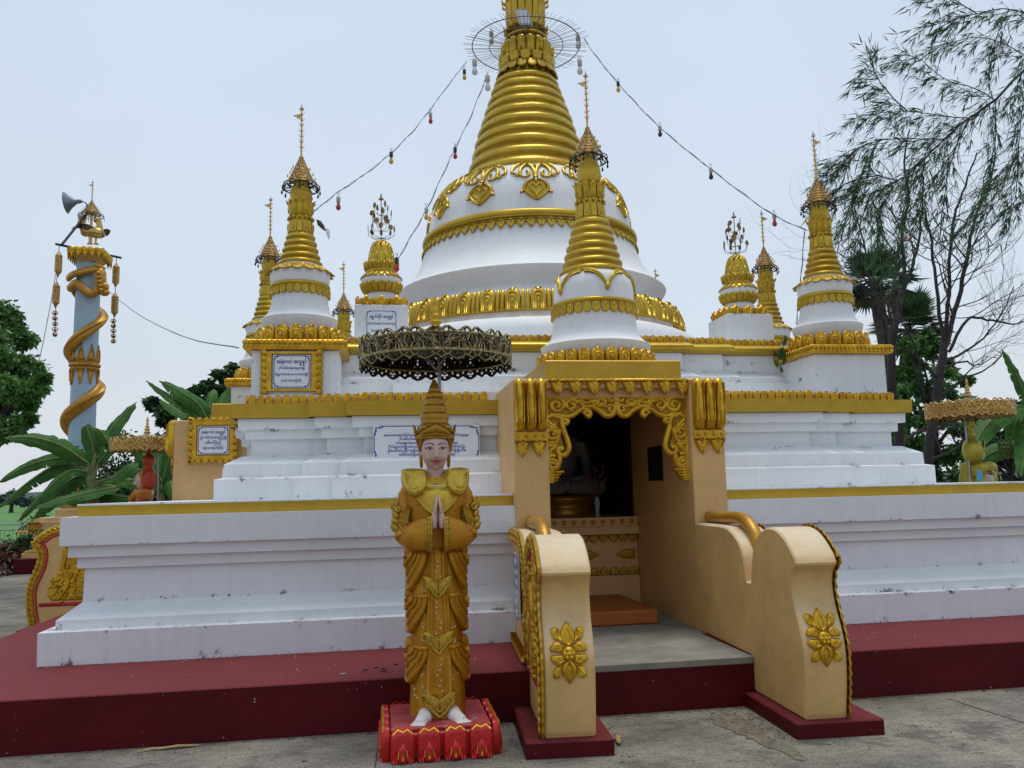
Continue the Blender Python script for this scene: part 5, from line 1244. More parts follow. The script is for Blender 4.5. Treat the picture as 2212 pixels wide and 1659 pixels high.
        for s_ in (-1, 1): mb.tube([(x+s_*.088, y-.050, 1.958), (x+s_*.097, y-.035, 1.925), (x+s_*.100, y-.022, 1.89), (x+s_*.099, y-.012, 1.87)], [.013, .013, .011, .005], 8)
        mb.tube([(x+.125*sin(a), y+.012-.125*cos(a), 1.958) for a in [-1.5+3*i/20 for i in range(21)]], .008, 6)
        mb.build('crown', crown_m, st)
        mb = MB()
        for i in range(-10, 11):
            a = i*.125; q = abs(i)/10; r = .124
            mb.ball((HX+r*sin(a), HY-r*cos(a), 1.99+.06*(1-q)**1.2+.012*abs(sin(i*1.2))), (.010, .008, .006), 6, 4)
        F = cyl_frame(lambda v: .123-.25*max(0, v-2.0), HX, HY, 0, .117)
        dome(mb, F, [(-.10, 1.975), (.10, 1.975), (.085, 2.0), (.04, 2.03), (0, 2.062), (-.04, 2.03), (-.085, 2.0)], ((1, 0), (.93, .8), (.7, 1)), .012)
        ribbon(mb, F, [(-.15, 1.965), (-.08, 1.972), (0, 1.978), (.08, 1.972), (.15, 1.965)], .016, .014)
    else:
        mb.lathe([(.06, 1.74), (.105, 1.78), (.125, 1.85), (.13, 1.92), (.118, 1.99), (.09, 2.045), (.062, 2.07), (.065, 2.09), (.058, 2.10)]+
          ([(.060, 2.105), (.085, 2.14), (.092, 2.19), (.082, 2.24), (.045, 2.28), (.02, 2.30), (.004, 2.36)] if crown == 'ball' else
           [(.046, 2.112), (.05, 2.122), (.040, 2.132), (.044, 2.142), (.034, 2.155), (.036, 2.18), (.028, 2.20), (.045, 2.225), (.062, 2.26), (.05, 2.29), (.058, 2.31), (.035, 2.335), (.04, 2.35), (.01, 2.36)]), (HX, HY+.055), 32)
        mb.build('crown', robe, st); mb = MB()
        mb.torus((HX, HY+.055, 2.09), .066, .014, 28, 6)
        F = cyl_frame(lambda v: .112, HX, HY+.02, 0, .112)
        ribbon(mb, F, [(-.16, 1.90), (-.13, 1.96), (0, 1.98), (.13, 1.96), (.16, 1.90)], .04, .02)
    for s_ in (-1, 1):      # flame wings above and long ornaments below the ears
        G = lambda u, v, n=0, s_=s_: Vector((x+s_*(.112+u), y+.012-n, v))
        dome(mb, G, [(-.012, 1.90), (.004, 1.905), (.018, 1.96), (.030, 2.01), (.032, 2.055), (.012, 2.03), (.005, 2.0), (-.008, 1.95)], ((1, -1), (1.02, 0), (.7, 1)), .016)
        ribbon(mb, lambda u, v, n=0, G=G: G(u, v, n+.012), [(-.004, 1.91), (.008, 1.96), (.018, 2.0), (.022, 2.04)], .007, .006)
        dome(mb, G, [(-.020, 1.862), (-.006, 1.86), (-.008, 1.80), (-.012, 1.77), (-.024, 1.758), (-.032, 1.775), (-.030, 1.82)], ((1, -1), (1.02, 0), (.7, 1)), .014)
        dome(mb, G, [(-.012, 1.935), (.006, 1.93), (.004, 1.90), (-.008, 1.88), (-.016, 1.90)], ((1, -1), (1, 0), (.7, 1)), .012)
    mb.build('crown_ornaments', crown_m if crown == 'tiered' else cape, st)
    if rot: st.rotation_euler = (0, 0, rot)
    return st
SXY = (.385, 5.60)
def around(px, py, ang):
    v = Vector((CX, CY, 0))+Matrix.Rotation(ang, 3, 'Z') @ Vector((px-CX, py-CY, 0)); return v
statue(*SXY, 'praying statue in amber gold robes and a tall tiered crown on a red lotus pedestal', ROBE, ROBEG, CROWNM)
REDROBE = mat('red_orange_robe_paint', (.50, .055, .02), .4, var=.12, scale=6, bump=.2)
ORGOLD = mat('orange_gilding', (.56, .22, .03), .4, metal=.3, bump=.2)
GREENGOLD = mat('green_gold_robe_paint', (.42, .36, .04), .36, metal=.5, var=.15, scale=8, bump=.3)
pL = around(*SXY, -pi/2); pR = around(*SXY, pi/2)
zL = at(303, 1018, pL.y)
statue(at(310, 1030, pL.y).x, pL.y, 'red statue with a ball-topped crown, in profile under the left parasol behind the terrace', REDROBE, ORGOLD, REDROBE, 'ball', False, -pi/2)
statue(at(2110, 1000, pR.y).x, pR.y, 'green-gold statue seen from behind under the right parasol, half hidden by the terrace', GREENGOLD, GREENGOLD, GREENGOLD, 'flared', False, pi/2+.38).location.z += .07

# ================================================================ parasols
def parasol(x, y, z0, R, ztop, label, m, seed=1, pole=(0, 0), lean=0):
    p = empty('parasol', (x+pole[0], y+pole[1], 0), label=label, cat='parasol', group='gilded metal parasols over the statues')
    H = .155; rr = random.Random(seed)
    mb, mg = MB(), MB(); n = 16; dark = m is BRASSD
    for z_, r_, t_ in ((z0+H, R, .006), (z0+.045, R, .007), (z0+.036, R+.004, .004)): mg.torus((x, y, z_), r_, t_, 96, 6)
    w_ = 2*pi*R/n
    for i in range(n):
        F = cyl_frame(lambda v: R, x, y, 2*pi*i/n, R); F = (lambda u, v, nn=0, F=F: Vector(F(u, 0, nn))+Vector((0, 0, z0+v)))
        def plate(P, M=mb, h=.004):
            M.loops([[F(u, v, -.002) for u, v in P], [F(u, v, h) for u, v in P]])
        for s_ in (-1, 1):
            def rb(P, wd, th=.006, tp=None, M=mg): ribbon(M, F, [(s_*a*w_, b) for a, b in P], wd, th, tp)
            for P, wd in ((spline([(0, .15), (.16, .13), (.25, .10), (.22, .065), (.10, .05)], 4), .016), (spline([(.25, .048), (.30, .09), (.40, .125), (.5, .15)], 4), .016), (spline([(.48, .05), (.42, .09), (.30, .11), (.28, .14)], 4), .014), (spline([(.04, .05), (.08, .085), (.17, .09), (.16, .11)], 4), .014),
               (spline([(0, .04), (.10, .012), (.22, .006), (.30, .028), (.36, .04)], 4), .014), (spline([(.22, .008), (.34, -.012), (.5, -.026)], 4), .014), (spline([(0, -.02), (.08, -.004), (.22, .006)], 4), .014), (spline([(0, H), (.1, H+.028), (.22, H+.034), (.34, H+.018), (.5, H)], 4), .013)):
                rb(P, wd*1.5, .004, M=mb); rb(P, wd*(.42 if dark else .8), .008, M=mg)
            rb([(.37*1+.10*cos(t), .078+.022*sin(t)) for t in [k*.7 for k in range(8)]], .014, M=mb)
            for k, (a, b, an) in enumerate(((.10, .07, 1), (.2, .085, .5), (.33, .06, 1.3), (.42, .11, .3), (.12, .125, 2), (.30, .135, .2), (.45, .07, 1.6), (.05, .10, 1.5), (.37, .14, 2.6), (.24, .12, 1.2))):
                P = [(s_*(a*w_+q*cos(an)-e_*sin(an)), b+q*sin(an)+e_*cos(an)) for q, e_ in ((-.024, 0), (0, .013), (.034, 0), (0, -.013))]
                dome(mb, F, P, ((1, 0), (.6, 1)), .010, smooth=False)
                if (k+i) % 2: ribbon(mg, lambda u, v, nn=0, F=F: F(u, v, nn+.006), [P[0], P[2]], .006, .006)
            rb([(.42+.07*cos(t), .012+.016*sin(t)) for t in [k*.8 for k in range(8)]], .013, M=mb); rb([(.10, .04), (.14, .015)], .022, M=mb); rb([(.30, .04), (.28, .0)], .02, M=mb)
            rb([(.25, H), (.22, H+.03)], .012, M=mb)
            plate([(s_*.02*w_, .05), (s_*.20*w_, .05), (s_*.17*w_, .075), (s_*.05*w_, .085)][::s_]); plate([(s_*.30*w_, .115), (s_*.47*w_, .135), (s_*.46*w_, .153), (s_*.28*w_, .153)][::s_]); plate([(s_*.35*w_, .046), (s_*.5*w_, .046), (s_*.5*w_, .085), (s_*.44*w_, .095)][::s_])
        dome(mb, F, [(0, .055), (.018, .085), (.012, .12), (0, .145), (-.012, .12), (-.018, .085)], h=.014)
    mb.build('openwork_band', m, p); mg.build('gilt_edging', GILTE if dark else BRASS, p)
    # sheet canopy just under the crest, ribs below
    MB().lathe([(R-.004, z0+H-.004), (R*.6, z0+H+.035), (R*.25, z0+H+.07), (.02, z0+H+.10)], (x, y), 48, caps=False).build('canopy', CANOPY, p)
    mb = MB()
    for i in range(8):
        a = 2*pi*i/8+.2; mb.tube([(x+R*.98*sin(a), y-R*.98*cos(a), z0+H-.02), (x, y, z0+H+.06)], .005, 4)
    for i in range(4):
        a = 2*pi*i/4+.75; mb.tube([(x+R*.42*sin(a), y-R*.42*cos(a), z0+H+.02), (x, y, z0-.02)], .007, 4)
    mb.build('ribs', STEEL, p)
    zt = z0+H+.07; q = (ztop-zt)
    MB().lathe([(.045, zt), (.042, zt+q*.06), (.03, zt+q*.10), (.052, zt+q*.15), (.05, zt+q*.2), (.026, zt+q*.24), (.042, zt+q*.30), (.04, zt+q*.35), (.02, zt+q*.39), (.034, zt+q*.45), (.03, zt+q*.5), (.014, zt+q*.53), (.026, zt+q*.60), (.02, zt+q*.65), (.010, zt+q*.68), (.02, zt+q*.74), (.012, zt+q*.9), (.001, zt+q)], (x, y), 24).build('finial', GOLD if m is BRASSD else BRASS, p)
    MB().tube([(x+pole[0], y+pole[1], 0), (x+pole[0]*.85, y+pole[1]*.85, z0-.02), (x+pole[0]*.5, y+pole[1]*.5, z0+H+.05)], .0135, 8).build('pole', STEEL, p)
    return p
CANOPY = mat('canopy_sheet', (.22, .19, .13), .5, metal=.4, var=.2, bump=0)
px_ = at(941, 740, 5.9); parasol(px_.x, 5.9, 2.49, .535, 3.02, 'blackened gold openwork parasol above the amber statue', BRASSD, 1, (.03, .04))
q = at(317, 960, pL.y); parasol(q.x, pL.y, q.z-.09, .515, q.z+.44, 'bright gold openwork parasol above the red statue at left', BRASS, 2, (.20, .0))
q = at(2093, 880, pR.y); parasol(q.x, pR.y, q.z-.12, .535, q.z+.40, 'gold openwork parasol above the green-gold statue at right', BRASS, 3, (-.13, -.05))
# ================================================================ ground, field, hills
def _conc(n, l, tc, out, b):
    mp = n.new('ShaderNodeMapping'); l.new(tc.outputs['Object'], mp.inputs[0]); mp.inputs['Rotation'].default_value = (0, 0, radians(38)); mp.inputs['Scale'].default_value = (2.5, 16, 1)
    v = n.new('ShaderNodeTexNoise'); v.inputs['Scale'].default_value = 2.6; v.inputs['Detail'].default_value = 10; v.inputs['Roughness'].default_value = .75; l.new(mp.outputs[0], v.inputs['Vector'])
    r = n.new('ShaderNodeValToRGB'); l.new(v.outputs['Fac'], r.inputs[0]); r.color_ramp.elements[0].position = .36; r.color_ramp.elements[0].color = (.58, .57, .55, 1); r.color_ramp.elements[1].position = .55
    x = n.new('ShaderNodeMixRGB'); x.blend_type = 'MULTIPLY'; x.inputs[0].default_value = .85; l.new(out, x.inputs[1]); l.new(r.outputs[0], x.inputs[2])
    g = n.new('ShaderNodeTexNoise'); g.inputs['Scale'].default_value = 60; g.inputs['Detail'].default_value = 6; l.new(tc.outputs['Object'], g.inputs['Vector'])
    r2 = n.new('ShaderNodeValToRGB'); l.new(g.outputs['Fac'], r2.inputs[0]); r2.color_ramp.elements[0].position = .35; r2.color_ramp.elements[0].color = (.6, .6, .6, 1); r2.color_ramp.elements[1].position = .6; r2.color_ramp.elements[1].color = (1.15, 1.15, 1.13, 1)
    y = n.new('ShaderNodeMixRGB'); y.blend_type = 'MULTIPLY'; y.inputs[0].default_value = .8; l.new(x.outputs[0], y.inputs[1]); l.new(r2.outputs[0], y.inputs[2])
    return y.outputs[0]
CONC = mat('broomed_concrete', (.27, .248, .212), .9, spec=.2, var=.3, scale=.9, bump=.6, bscale=45, stain=(1.9, .51, (.105, .097, .082), .75), extra=_conc)
FIELD = mat('field_grass', (.07, .20, .03), .9, var=.25, scale=.15, bump=0, col2=(.05, .13, .025))
HAZEH = mat('hazed_hill_forest', (.07, .11, .10), .9, bump=0, var=.2, scale=.02)  # bluish air haze put into the colour of hills and far trees
EARTH = mat('stony_earth', (.20, .16, .12), .9, var=.3, scale=3, bump=.6, bscale=20)
tag(MB().add([(-14, -3, 0), (30, -3, 0), (30, 25, 0), (-14, 25, 0)], [(0, 1, 2, 3)]).build('pavement', CONC), kind='structure')
tag(MB().add([(-1500, -300, -.03), (1500, -300, -.03), (1500, 1500, -.03), (-1500, 1500, -.03)], [(0, 1, 2, 3)]).build('ground', EARTH), kind='structure')
tag(MB().add([(-900, 29, -.02), (900, 29, -.02), (900, 1200, -.02), (-900, 1200, -.02)], [(0, 1, 2, 3)]).build('field', FIELD), kind='structure')
mb = MB(); rr = random.Random(2); vs = []
xs = [-900+20*i for i in range(91)]
for x in xs:
    h = 3+2.5*noise.noise(Vector((x*.01, 3, 0)))+1.6*noise.noise(Vector((x*.07, 1, 0)))
    vs += [(x, 500, -.1), (x, 505, 3.4+h), (x, 540, 3.6+h), (x, 560, -.1)]
fs = [(i*4+k, (i+1)*4+k, (i+1)*4+k+1, i*4+k+1) for i in range(90) for k in range(3)]
mb.add(vs, fs, True); tag(mb.build('hills', HAZEH), kind='structure')
# damp litter-stained patch beside the right plinth
WET = mat('damp_dirt', (.17, .145, .10), .8, var=.3, scale=12, bump=.5)
P = [(1535, 1552), (1570, 1540), (1600, 1548), (1640, 1575), (1680, 1600), (1722, 1622), (1740, 1645), (1715, 1640), (1690, 1625), (1650, 1612), (1612, 1592), (1570, 1575), (1545, 1566)]
gp = []
for px, py in P: d = CR*((px-1106)/FPX)-CU*((py-829.5)/FPX)+CF; q = Vector((0, 0, EYE))+d*(-EYE/d.z); gp.append((q.x, q.y, .004))
cg = Vector((sum(p[0] for p in gp)/len(gp), sum(p[1] for p in gp)/len(gp), .004)); fine = []
for i, p in enumerate(gp):
    a, b = Vector(p), Vector(gp[(i+1) % len(gp)])
    for k in range(8):
        q = a.lerp(b, k/8); q += (q-cg).normalized()*rr.uniform(-.03, .03); fine.append((q.x, q.y, .004))
tag(MB().add(fine, [tuple(range(len(fine)))]).build('damp_patch', WET), kind='structure')
def onG(px, py, z=0):
    d = CR*((px-1106)/FPX)-CU*((py-829.5)/FPX)+CF; return Vector((0, 0, EYE))+d*((z-EYE)/d.z)

# ================================================================ vegetation
def leafcloud(mb, c, r, n, size, rr, flat=.8, asp=.45, droop=.3):
    for _ in range(n):
        d = Vector((rr.gauss(0, 1), rr.gauss(0, 1), rr.gauss(0, 1)*flat)).normalized()*(rr.random()**.4)
        p = Vector(c)+d*r
        a = Vector((rr.uniform(-1, 1), rr.uniform(-1, 1), rr.uniform(-1, .5)-droop)).normalized()
        b = a.cross(Vector((rr.uniform(-1, 1), rr.uniform(-1, 1), rr.uniform(-1, 1)))).normalized()
        s = size*rr.uniform(.6, 1.3)
        mb.add([p, p+a*s*.5+b*s*asp*.5, p+a*s, p+a*s*.5-b*s*asp*.5], [(0, 1, 2, 3)])
def tree(name, base, tp, clusters, Y, leaf, lsize, n, label, cat='tree', group=None, seed=1, tr=.18, sub_n=7):
    rr = random.Random(seed); t = empty(name, base, label=label, cat=cat, group=group)
    mt_, ml_ = MB(), MB()
    base = Vector(base); top = Vector(tp)
    mid = (base+top)/2+Vector((rr.uniform(-.3, .3), rr.uniform(-.3, .3), 0))
    mt_.tube([base, base+Vector((0, 0, .5)), mid, top], [tr*1.3, tr, tr*.8, tr*.5], 8)
    for (px, py, r) in clusters:
        c = at(px, py, Y+rr.uniform(-.08, .08)*Y*.5); k = c.y/FPX
        R = r*k
        s0 = base.lerp(top, rr.uniform(.55, 1)); mt_.tube(bez(s0, s0.lerp(c, .3)+Vector((0, 0, .3*R)), s0.lerp(c, .7)+Vector((0, 0, .2*R)), c, 6), [tr*.35, tr*.3, tr*.26, tr*.2, tr*.15, tr*.1, tr*.05], 5)
        for j in range(sub_n):
            d = Vector((rr.gauss(0, 1), rr.gauss(0, 1), rr.gauss(0, .8))).normalized()*R*rr.uniform(.45, .95)
            cc = c+d; mt_.tube([c, c+d*.6+Vector((0, 0, .05)), cc], [tr*.08, tr*.06, tr*.03], 4)
            leafcloud(ml_, cc, R*rr.uniform(.3, .55), int(n*rr.uniform(.6, 1.3)), lsize, rr)
    mt_.build('trunk', BARK, t); ml_.build('crown', leaf, t)
    return t
b0 = at(-55, 1090, 17)
tree('leafy_tree', (b0.x, 17, 0), at(-30, 860, 17), [(5, 705, 42), (38, 745, 38), (12, 775, 45), (60, 800, 34), (30, 835, 42), (82, 838, 22), (8, 880, 35), (52, 868, 24), (20, 925, 30), (62, 905, 14), (-40, 750, 50), (-40, 850, 50), (92, 818, 10)], 17, LEAF, .13, 165,
  'big leafy green tree cut off by the left edge of the photo', group='leafy trees round the courtyard', seed=4, tr=.2)
b0 = at(505, 1000, 27)
tree('leafy_tree', (b0.x, 27, 0), at(500, 880, 27), [(440, 845, 26), (478, 812, 22), (500, 792, 14), (402, 862, 24), (362, 880, 20), (332, 872, 14), (465, 870, 28), (495, 850, 32), (420, 890, 22), (505, 905, 30), (355, 905, 10)], 27, LEAFD, .22, 110,
  'dark leafy tree behind the banana leaves, left of the stupa group', group='leafy trees round the courtyard', seed=8, tr=.25)
b0 = at(2010, 1050, 22)
tree('leafy_tree', (b0.x, 22, 0), at(2020, 850, 22), [(1975, 740, 26), (2015, 735, 24), (1955, 800, 30), (1940, 850, 28), (1950, 940, 34), (1945, 1000, 34), (1985, 1020, 34), (2100, 870, 26), (1990, 770, 30), (2045, 790, 34), (2000, 830, 40), (1965, 890, 38), (2060, 855, 38), (2085, 815, 15), (2030, 905, 42), (1975, 960, 38), (2085, 910, 30), (2025, 985, 40), (1960, 745, 14), (2075, 980, 34)], 22, LEAF, .17, 190,
  'mid green tree crown behind the bare trunks at right', group='leafy trees round the courtyard', seed=12, tr=.2)
b0 = at(2180, 1060, 20)
tree('leafy_tree', (b0.x, 20, 0), at(2180, 960, 20), [(1965, 1030, 26), (2010, 1040, 30), (2050, 1030, 28), (2100, 960, 30), (2070, 930, 28), (2150, 940, 28), (2110, 900, 22), (2130, 945, 30), (2185, 930, 28), (2210, 985, 35), (2150, 1000, 34), (2200, 880, 18), (2110, 1010, 26), (2240, 930, 40), (2180, 1035, 24), (2085, 1030, 20)], 20, LEAFD, .14, 200,
  'low dark tree behind the right parasol and banana leaves', group='leafy trees round the courtyard', seed=15, tr=.15)

def branchy(mb, P, r0, r1, n=7, wig=.02, rr=random):
    Q = spline(P, 4); m = len(Q); mb.tube([Vector(q)+Vector((rr.uniform(-wig, wig), 0, rr.uniform(-wig, wig)))*(1 if 0 < i < m-1 else 0) for i, q in enumerate(Q)], [r0+(r1-r0)*i/(m-1) for i in range(m)], n)
    return Q
# bare tree with grey stems
def grow(mb, p, d, L, r, depth, rr):
    pts = [p]; q = Vector(p); dd = Vector(d)
    for k in range(5):
        dd = (dd+Vector((rr.uniform(-.35, .35), rr.uniform(-.3, .3), rr.uniform(-.22, .3)))).normalized(); q = q+dd*L/5; pts.append(Vector(q))
    mb.tube(pts, [r*(1-.14*k) for k in range(6)], 5 if r > .012 else 3, caps=False)
    if depth > 0:
        for k in (2, 3, 4, 5):
            if rr.random() < .85:
                nd = (dd+Vector((rr.uniform(-.8, .9), rr.uniform(-.6, .6), rr.uniform(-.5, .8)))).normalized()
                grow(mb, pts[k], nd, L*rr.uniform(.45, .7), r*.5, depth-1, rr)
rr = random.Random(21)
def bare(label, stems, Y, seed, bias):
    rr = random.Random(seed); b = at(stems[0][0][0], stems[0][0][1], Y)
    t = empty('bare_tree', (b.x, Y, 0), label=label, cat='tree', group='bare grey trees')
    mt_, mb2 = MB(), MB()
    for j, (st, (r0, r1, nb)) in enumerate([(x[:-1], x[-1]) for x in stems]):
        P = [at(px, py, Y+.1*j) for px, py in st]
        if j == 0: P = [Vector((P[0].x, P[0].y, 0))]+P
        Q = branchy(mt_, [tuple(p) for p in P], r0, r1, 7, .02, rr)
        nb = int(nb*1.7)
        for k in range(nb):
            i = int(len(Q)*(.25+.72*k/nb)); i = min(i, len(Q)-2)
            d = (Vector(Q[i+1])-Vector(Q[i])).normalized(); sd = bias if rr.random() < .75 else -bias
            nd = (d*.5+Vector((sd*rr.uniform(.5, 1.1), rr.uniform(-.4, .4), rr.uniform(-.1, .6)))).normalized()
            grow(mb2, Vector(Q[i]), nd, rr.uniform(.9, 1.7)*Y/15, (r0+(r1-r0)*i/len(Q))*.45, 2, rr)
    mt_.build('trunk', BARK, t); mb2.build('branches', BARK, t)
bare('bare dark tree whose stems fork in front of the sky at right', [
  [(2005, 1000), (2018, 900), (2032, 800), (2040, 740), (.10, .075, 3)],
  [(2040, 745), (2030, 680), (2020, 600), (2012, 520), (1998, 450), (.045, .02, 5)],
  [(2036, 750), (2048, 660), (2052, 560), (2062, 470), (2085, 400), (2110, 330), (.045, .015, 7)],
  [(2040, 740), (2070, 650), (2088, 560), (2108, 470), (2135, 400), (2150, 330), (.055, .015, 9)],
  [(2050, 760), (2090, 690), (2130, 690), (2180, 700), (2215, 695), (.035, .012, 6)],
  [(2045, 780), (2100, 750), (2150, 700), (2190, 620), (.03, .008, 6)],
  [(2030, 800), (2080, 780), (2110, 790), (2150, 770), (.025, .008, 4)]], 15, 31, 1)
bare('bare dark tree with close upright trunks beside the right stupa', [
  [(1945, 1000), (1940, 900), (1925, 800), (1935, 700), (1945, 640), (.11, .075, 2)],
  [(1938, 700), (1952, 600), (1950, 500), (1962, 430), (1955, 350), (1965, 280), (.05, .015, 6)],
  [(1925, 800), (1905, 690), (1880, 610), (1868, 540), (1850, 470), (.04, .015, 6)],
  [(1935, 730), (1895, 640), (1830, 560), (1770, 530), (.03, .006, 4)],
  [(1945, 650), (1975, 560), (1990, 480), (1995, 380), (.045, .015, 5)]], 16.5, 37, -1)
# palmyra palms
def fan_palm(px, py, Y, trunk_pts, label, seed, R=75):
    rr = random.Random(seed); c = at(px, py, Y); k = Y/FPX; b = at(trunk_pts[0][0], trunk_pts[0][1], Y)
    t = empty('fan_palm', (b.x, Y, 0), label=label, cat='palm tree', group='fan palms beyond the pagoda')
    m1, m2, m3 = MB(), MB(), MB()
    T = [(b.x, Y, 0)]+[tuple(at(a, b_, Y)) for a, b_ in trunk_pts]+[tuple(c)]
    branchy(m1, T, .24, .2, 10, .01, rr)
    for i in range(46):
        ph = rr.uniform(-.95, 1.2); a = rr.uniform(0, 2*pi); d = Vector((cos(a)*cos(ph), sin(a)*cos(ph), sin(ph)))
        L = R*k*rr.uniform(.35, .5); hub = c+d*L; dead = ph < -.6; M = m3 if dead else m2
        m2.tube([c, hub], [.02, .012], 4)
        side = d.cross(Vector((0, 0, 1))).normalized(); side = (side+Vector((rr.uniform(-.3, .3), rr.uniform(-.3, .3), rr.uniform(-.3, .3)))).normalized(); up = side.cross(d)
        fr = R*k*rr.uniform(.42, .6)*(.8 if dead else 1)
        for j in range(26):
            th = -1.9+3.8*j/25; v = (d*cos(th)+side*sin(th)).normalized(); w_ = side*cos(th)-d*sin(th)
            ln = fr*(.75+.25*cos(th))*rr.uniform(.85, 1.1); tip = hub+v*ln+Vector((0, 0, -.12*ln*rr.random()-(.3*ln if dead else 0)))
            m = hub+v*ln*.6; ww = ln*.05
            M.add([hub, m+w_*ww+up*.01, tip, m-w_*ww], [(0, 1, 2, 3)])
    m1.build('trunk', BARKP, t); m2.build('crown', PALM, t); m3.build('dead_fronds', DRYP, t)
DRYP = mat('dead_palm_frond', (.10, .075, .04), .9, var=.3, bump=0)
fan_palm(1893, 610, 23, [(1930, 900), (1915, 760), (1900, 680)], 'fan palm with the higher crown, rising behind the right stupa', 3, 112)
fan_palm(1965, 712, 26, [(1950, 900), (1955, 800)], 'fan palm with the lower, darker crown behind the bare trunks', 5, 110)

# bamboo hanging in from the upper right
bt = empty('bamboo', at(2330, 1050, 10.5)*1.0, label='bamboo sprays with narrow leaves hanging in from the top right corner', cat='bamboo')
bt.location.z = 0
mt_, ml_ = MB(), MB(); rr = random.Random(9)
BR = [[(2330, 1050), (2320, 600), (2300, 250), (2240, 140), (2150, 215), (2095, 255), (2040, 300), (1990, 350), (1940, 390), (1880, 420)],
 [(2300, 250), (2250, 60), (2180, 20), (2110, 30), (2050, 45), (1990, 60)], [(2150, 215), (2100, 190), (2040, 170), (1990, 130), (1950, 115)], [(2095, 255), (2030, 250), (1960, 240), (1900, 245), (1850, 250)],
 [(2095, 255), (2060, 330), (2040, 420), (2030, 520)], [(2040, 300), (1990, 300), (1920, 300), (1850, 320), (1800, 350)], [(1990, 350), (1960, 430), (1940, 520), (1945, 590)], [(1940, 390), (1880, 380), (1820, 400), (1790, 430)],
 [(2240, 140), (2210, 230), (2200, 330), (2195, 420), (2175, 480)], [(2150, 215), (2150, 300), (2130, 400), (2080, 500)], [(2240, 140), (2180, 100), (2120, 80), (2060, 90), (1990, 110)], [(2300, 250), (2200, 330), (2120, 430), (2060, 520)],
 [(2300, 300), (2240, 400), (2190, 460)], [(1880, 420), (1860, 480), (1850, 560)], [(2180, 20), (2150, 90), (2140, 150)], [(2110, 30), (2060, 0), (2000, -10)], [(1940, 390), (1900, 460), (1895, 540)], [(1960, 240), (1920, 200), (1890, 160), (1885, 130)], [(2240, 60), (2212, 150), (2180, 210)],
 [(2000, 330), (1985, 430), (1975, 520)], [(1900, 300), (1870, 360), (1845, 420), (1825, 480)], [(2060, 330), (2010, 400), (1985, 470)], [(2200, 330), (2150, 420), (2120, 500)], [(1850, 320), (1815, 360), (1785, 385)], [(1880, 420), (1910, 500), (1915, 570)]]
for bi, B in enumerate(BR):
    Yb = 10.5+rr.uniform(-.8, .8)*(bi > 0)
    Q = branchy(mt_, [tuple(at(a, b, Yb)) for a, b in B], .03 if bi == 0 else .009, .004 if bi else .006, 5, .01, rr)
    if bi == 0: Q = Q[14:]
    for i in range(1, len(Q)-1):
        for _ in range(4):
            p = Vector(Q[i]); d = (Vector(Q[i+1])-p).normalized()
            td = (d*.7+Vector((rr.uniform(-.9, .3), rr.uniform(-.5, .5), rr.uniform(-1.1, .25)))).normalized(); L = rr.uniform(.15, .42)
            tw = [p, p+td*L*.5+Vector((0, 0, -.01)), p+td*L+Vector((0, 0, -.05))]; mt_.tube(tw, [.003, .002, .0015], 3, caps=False)
            for node in (tw[1], tw[2]):
                for _ in range(rr.choice((3, 4, 5))):
                    ld = (td*.8+Vector((rr.uniform(-.8, .5), rr.uniform(-.6, .6), rr.uniform(-.9, .3)))).normalized(); s_ = rr.uniform(.11, .24)
                    pr_ = ld.cross(Vector((rr.uniform(-1, 1), rr.uniform(-1, 1), rr.uniform(-1, 1)))).normalized()*s_*.042
                    ml_.add([node, node+ld*s_*.35+pr_, node+ld*s_, node+ld*s_*.35-pr_], [(0, 1, 2, 3)])
mt_.build('stems', BARK, bt); ml_.build('leaves', BAMB, bt)

# ---- banana plants
def banana_leaf(mb, P, w_, rr, droop=.35, tear=.25, facing=None):
    Q = [Vector(q) for q in spline([tuple(p) for p in P], 6)]; m = len(Q)
    cols = []
    for i, q in enumerate(Q):
        t = i/(m-1); d = (Q[min(i+1, m-1)]-Q[max(i-1, 0)]).normalized()
        s = d.cross(Vector(facing or (0, 0, 1))); s = s.normalized() if s.length > .1 else Vector((1, 0, 0)); nrm = s.cross(d).normalized()
        ww = w_*.5*(sin(pi*min(1, .08+t*.96))**.55)*(1 if t < .93 else .75)
        row = []
        for e_ in (-1, -.55, 0, .55, 1):
            row.append(q+s*e_*ww*(1-.10*abs(e_))-nrm*droop*ww*abs(e_)**1.5+(Vector((rr.uniform(-.01, .01), rr.uniform(-.01, .01), rr.uniform(-.02, .01))) if abs(e_) == 1 else Vector()))
        cols.append(row)
    for i in range(m-1):
        for k in range(4):
            outer = k in (0, 3); gap = rr.random() < tear*.4 and 2 < i < m-2
            a, b, c, d = cols[i][k], cols[i][k+1], cols[i+1][k+1], cols[i+1][k]
            if gap and outer:
                if k == 0: d = d.lerp(a, .3)
                else: c = c.lerp(b, .3)
            mb.add([a, b, c, d], [(0, 1, 2, 3)], True)
    return Q
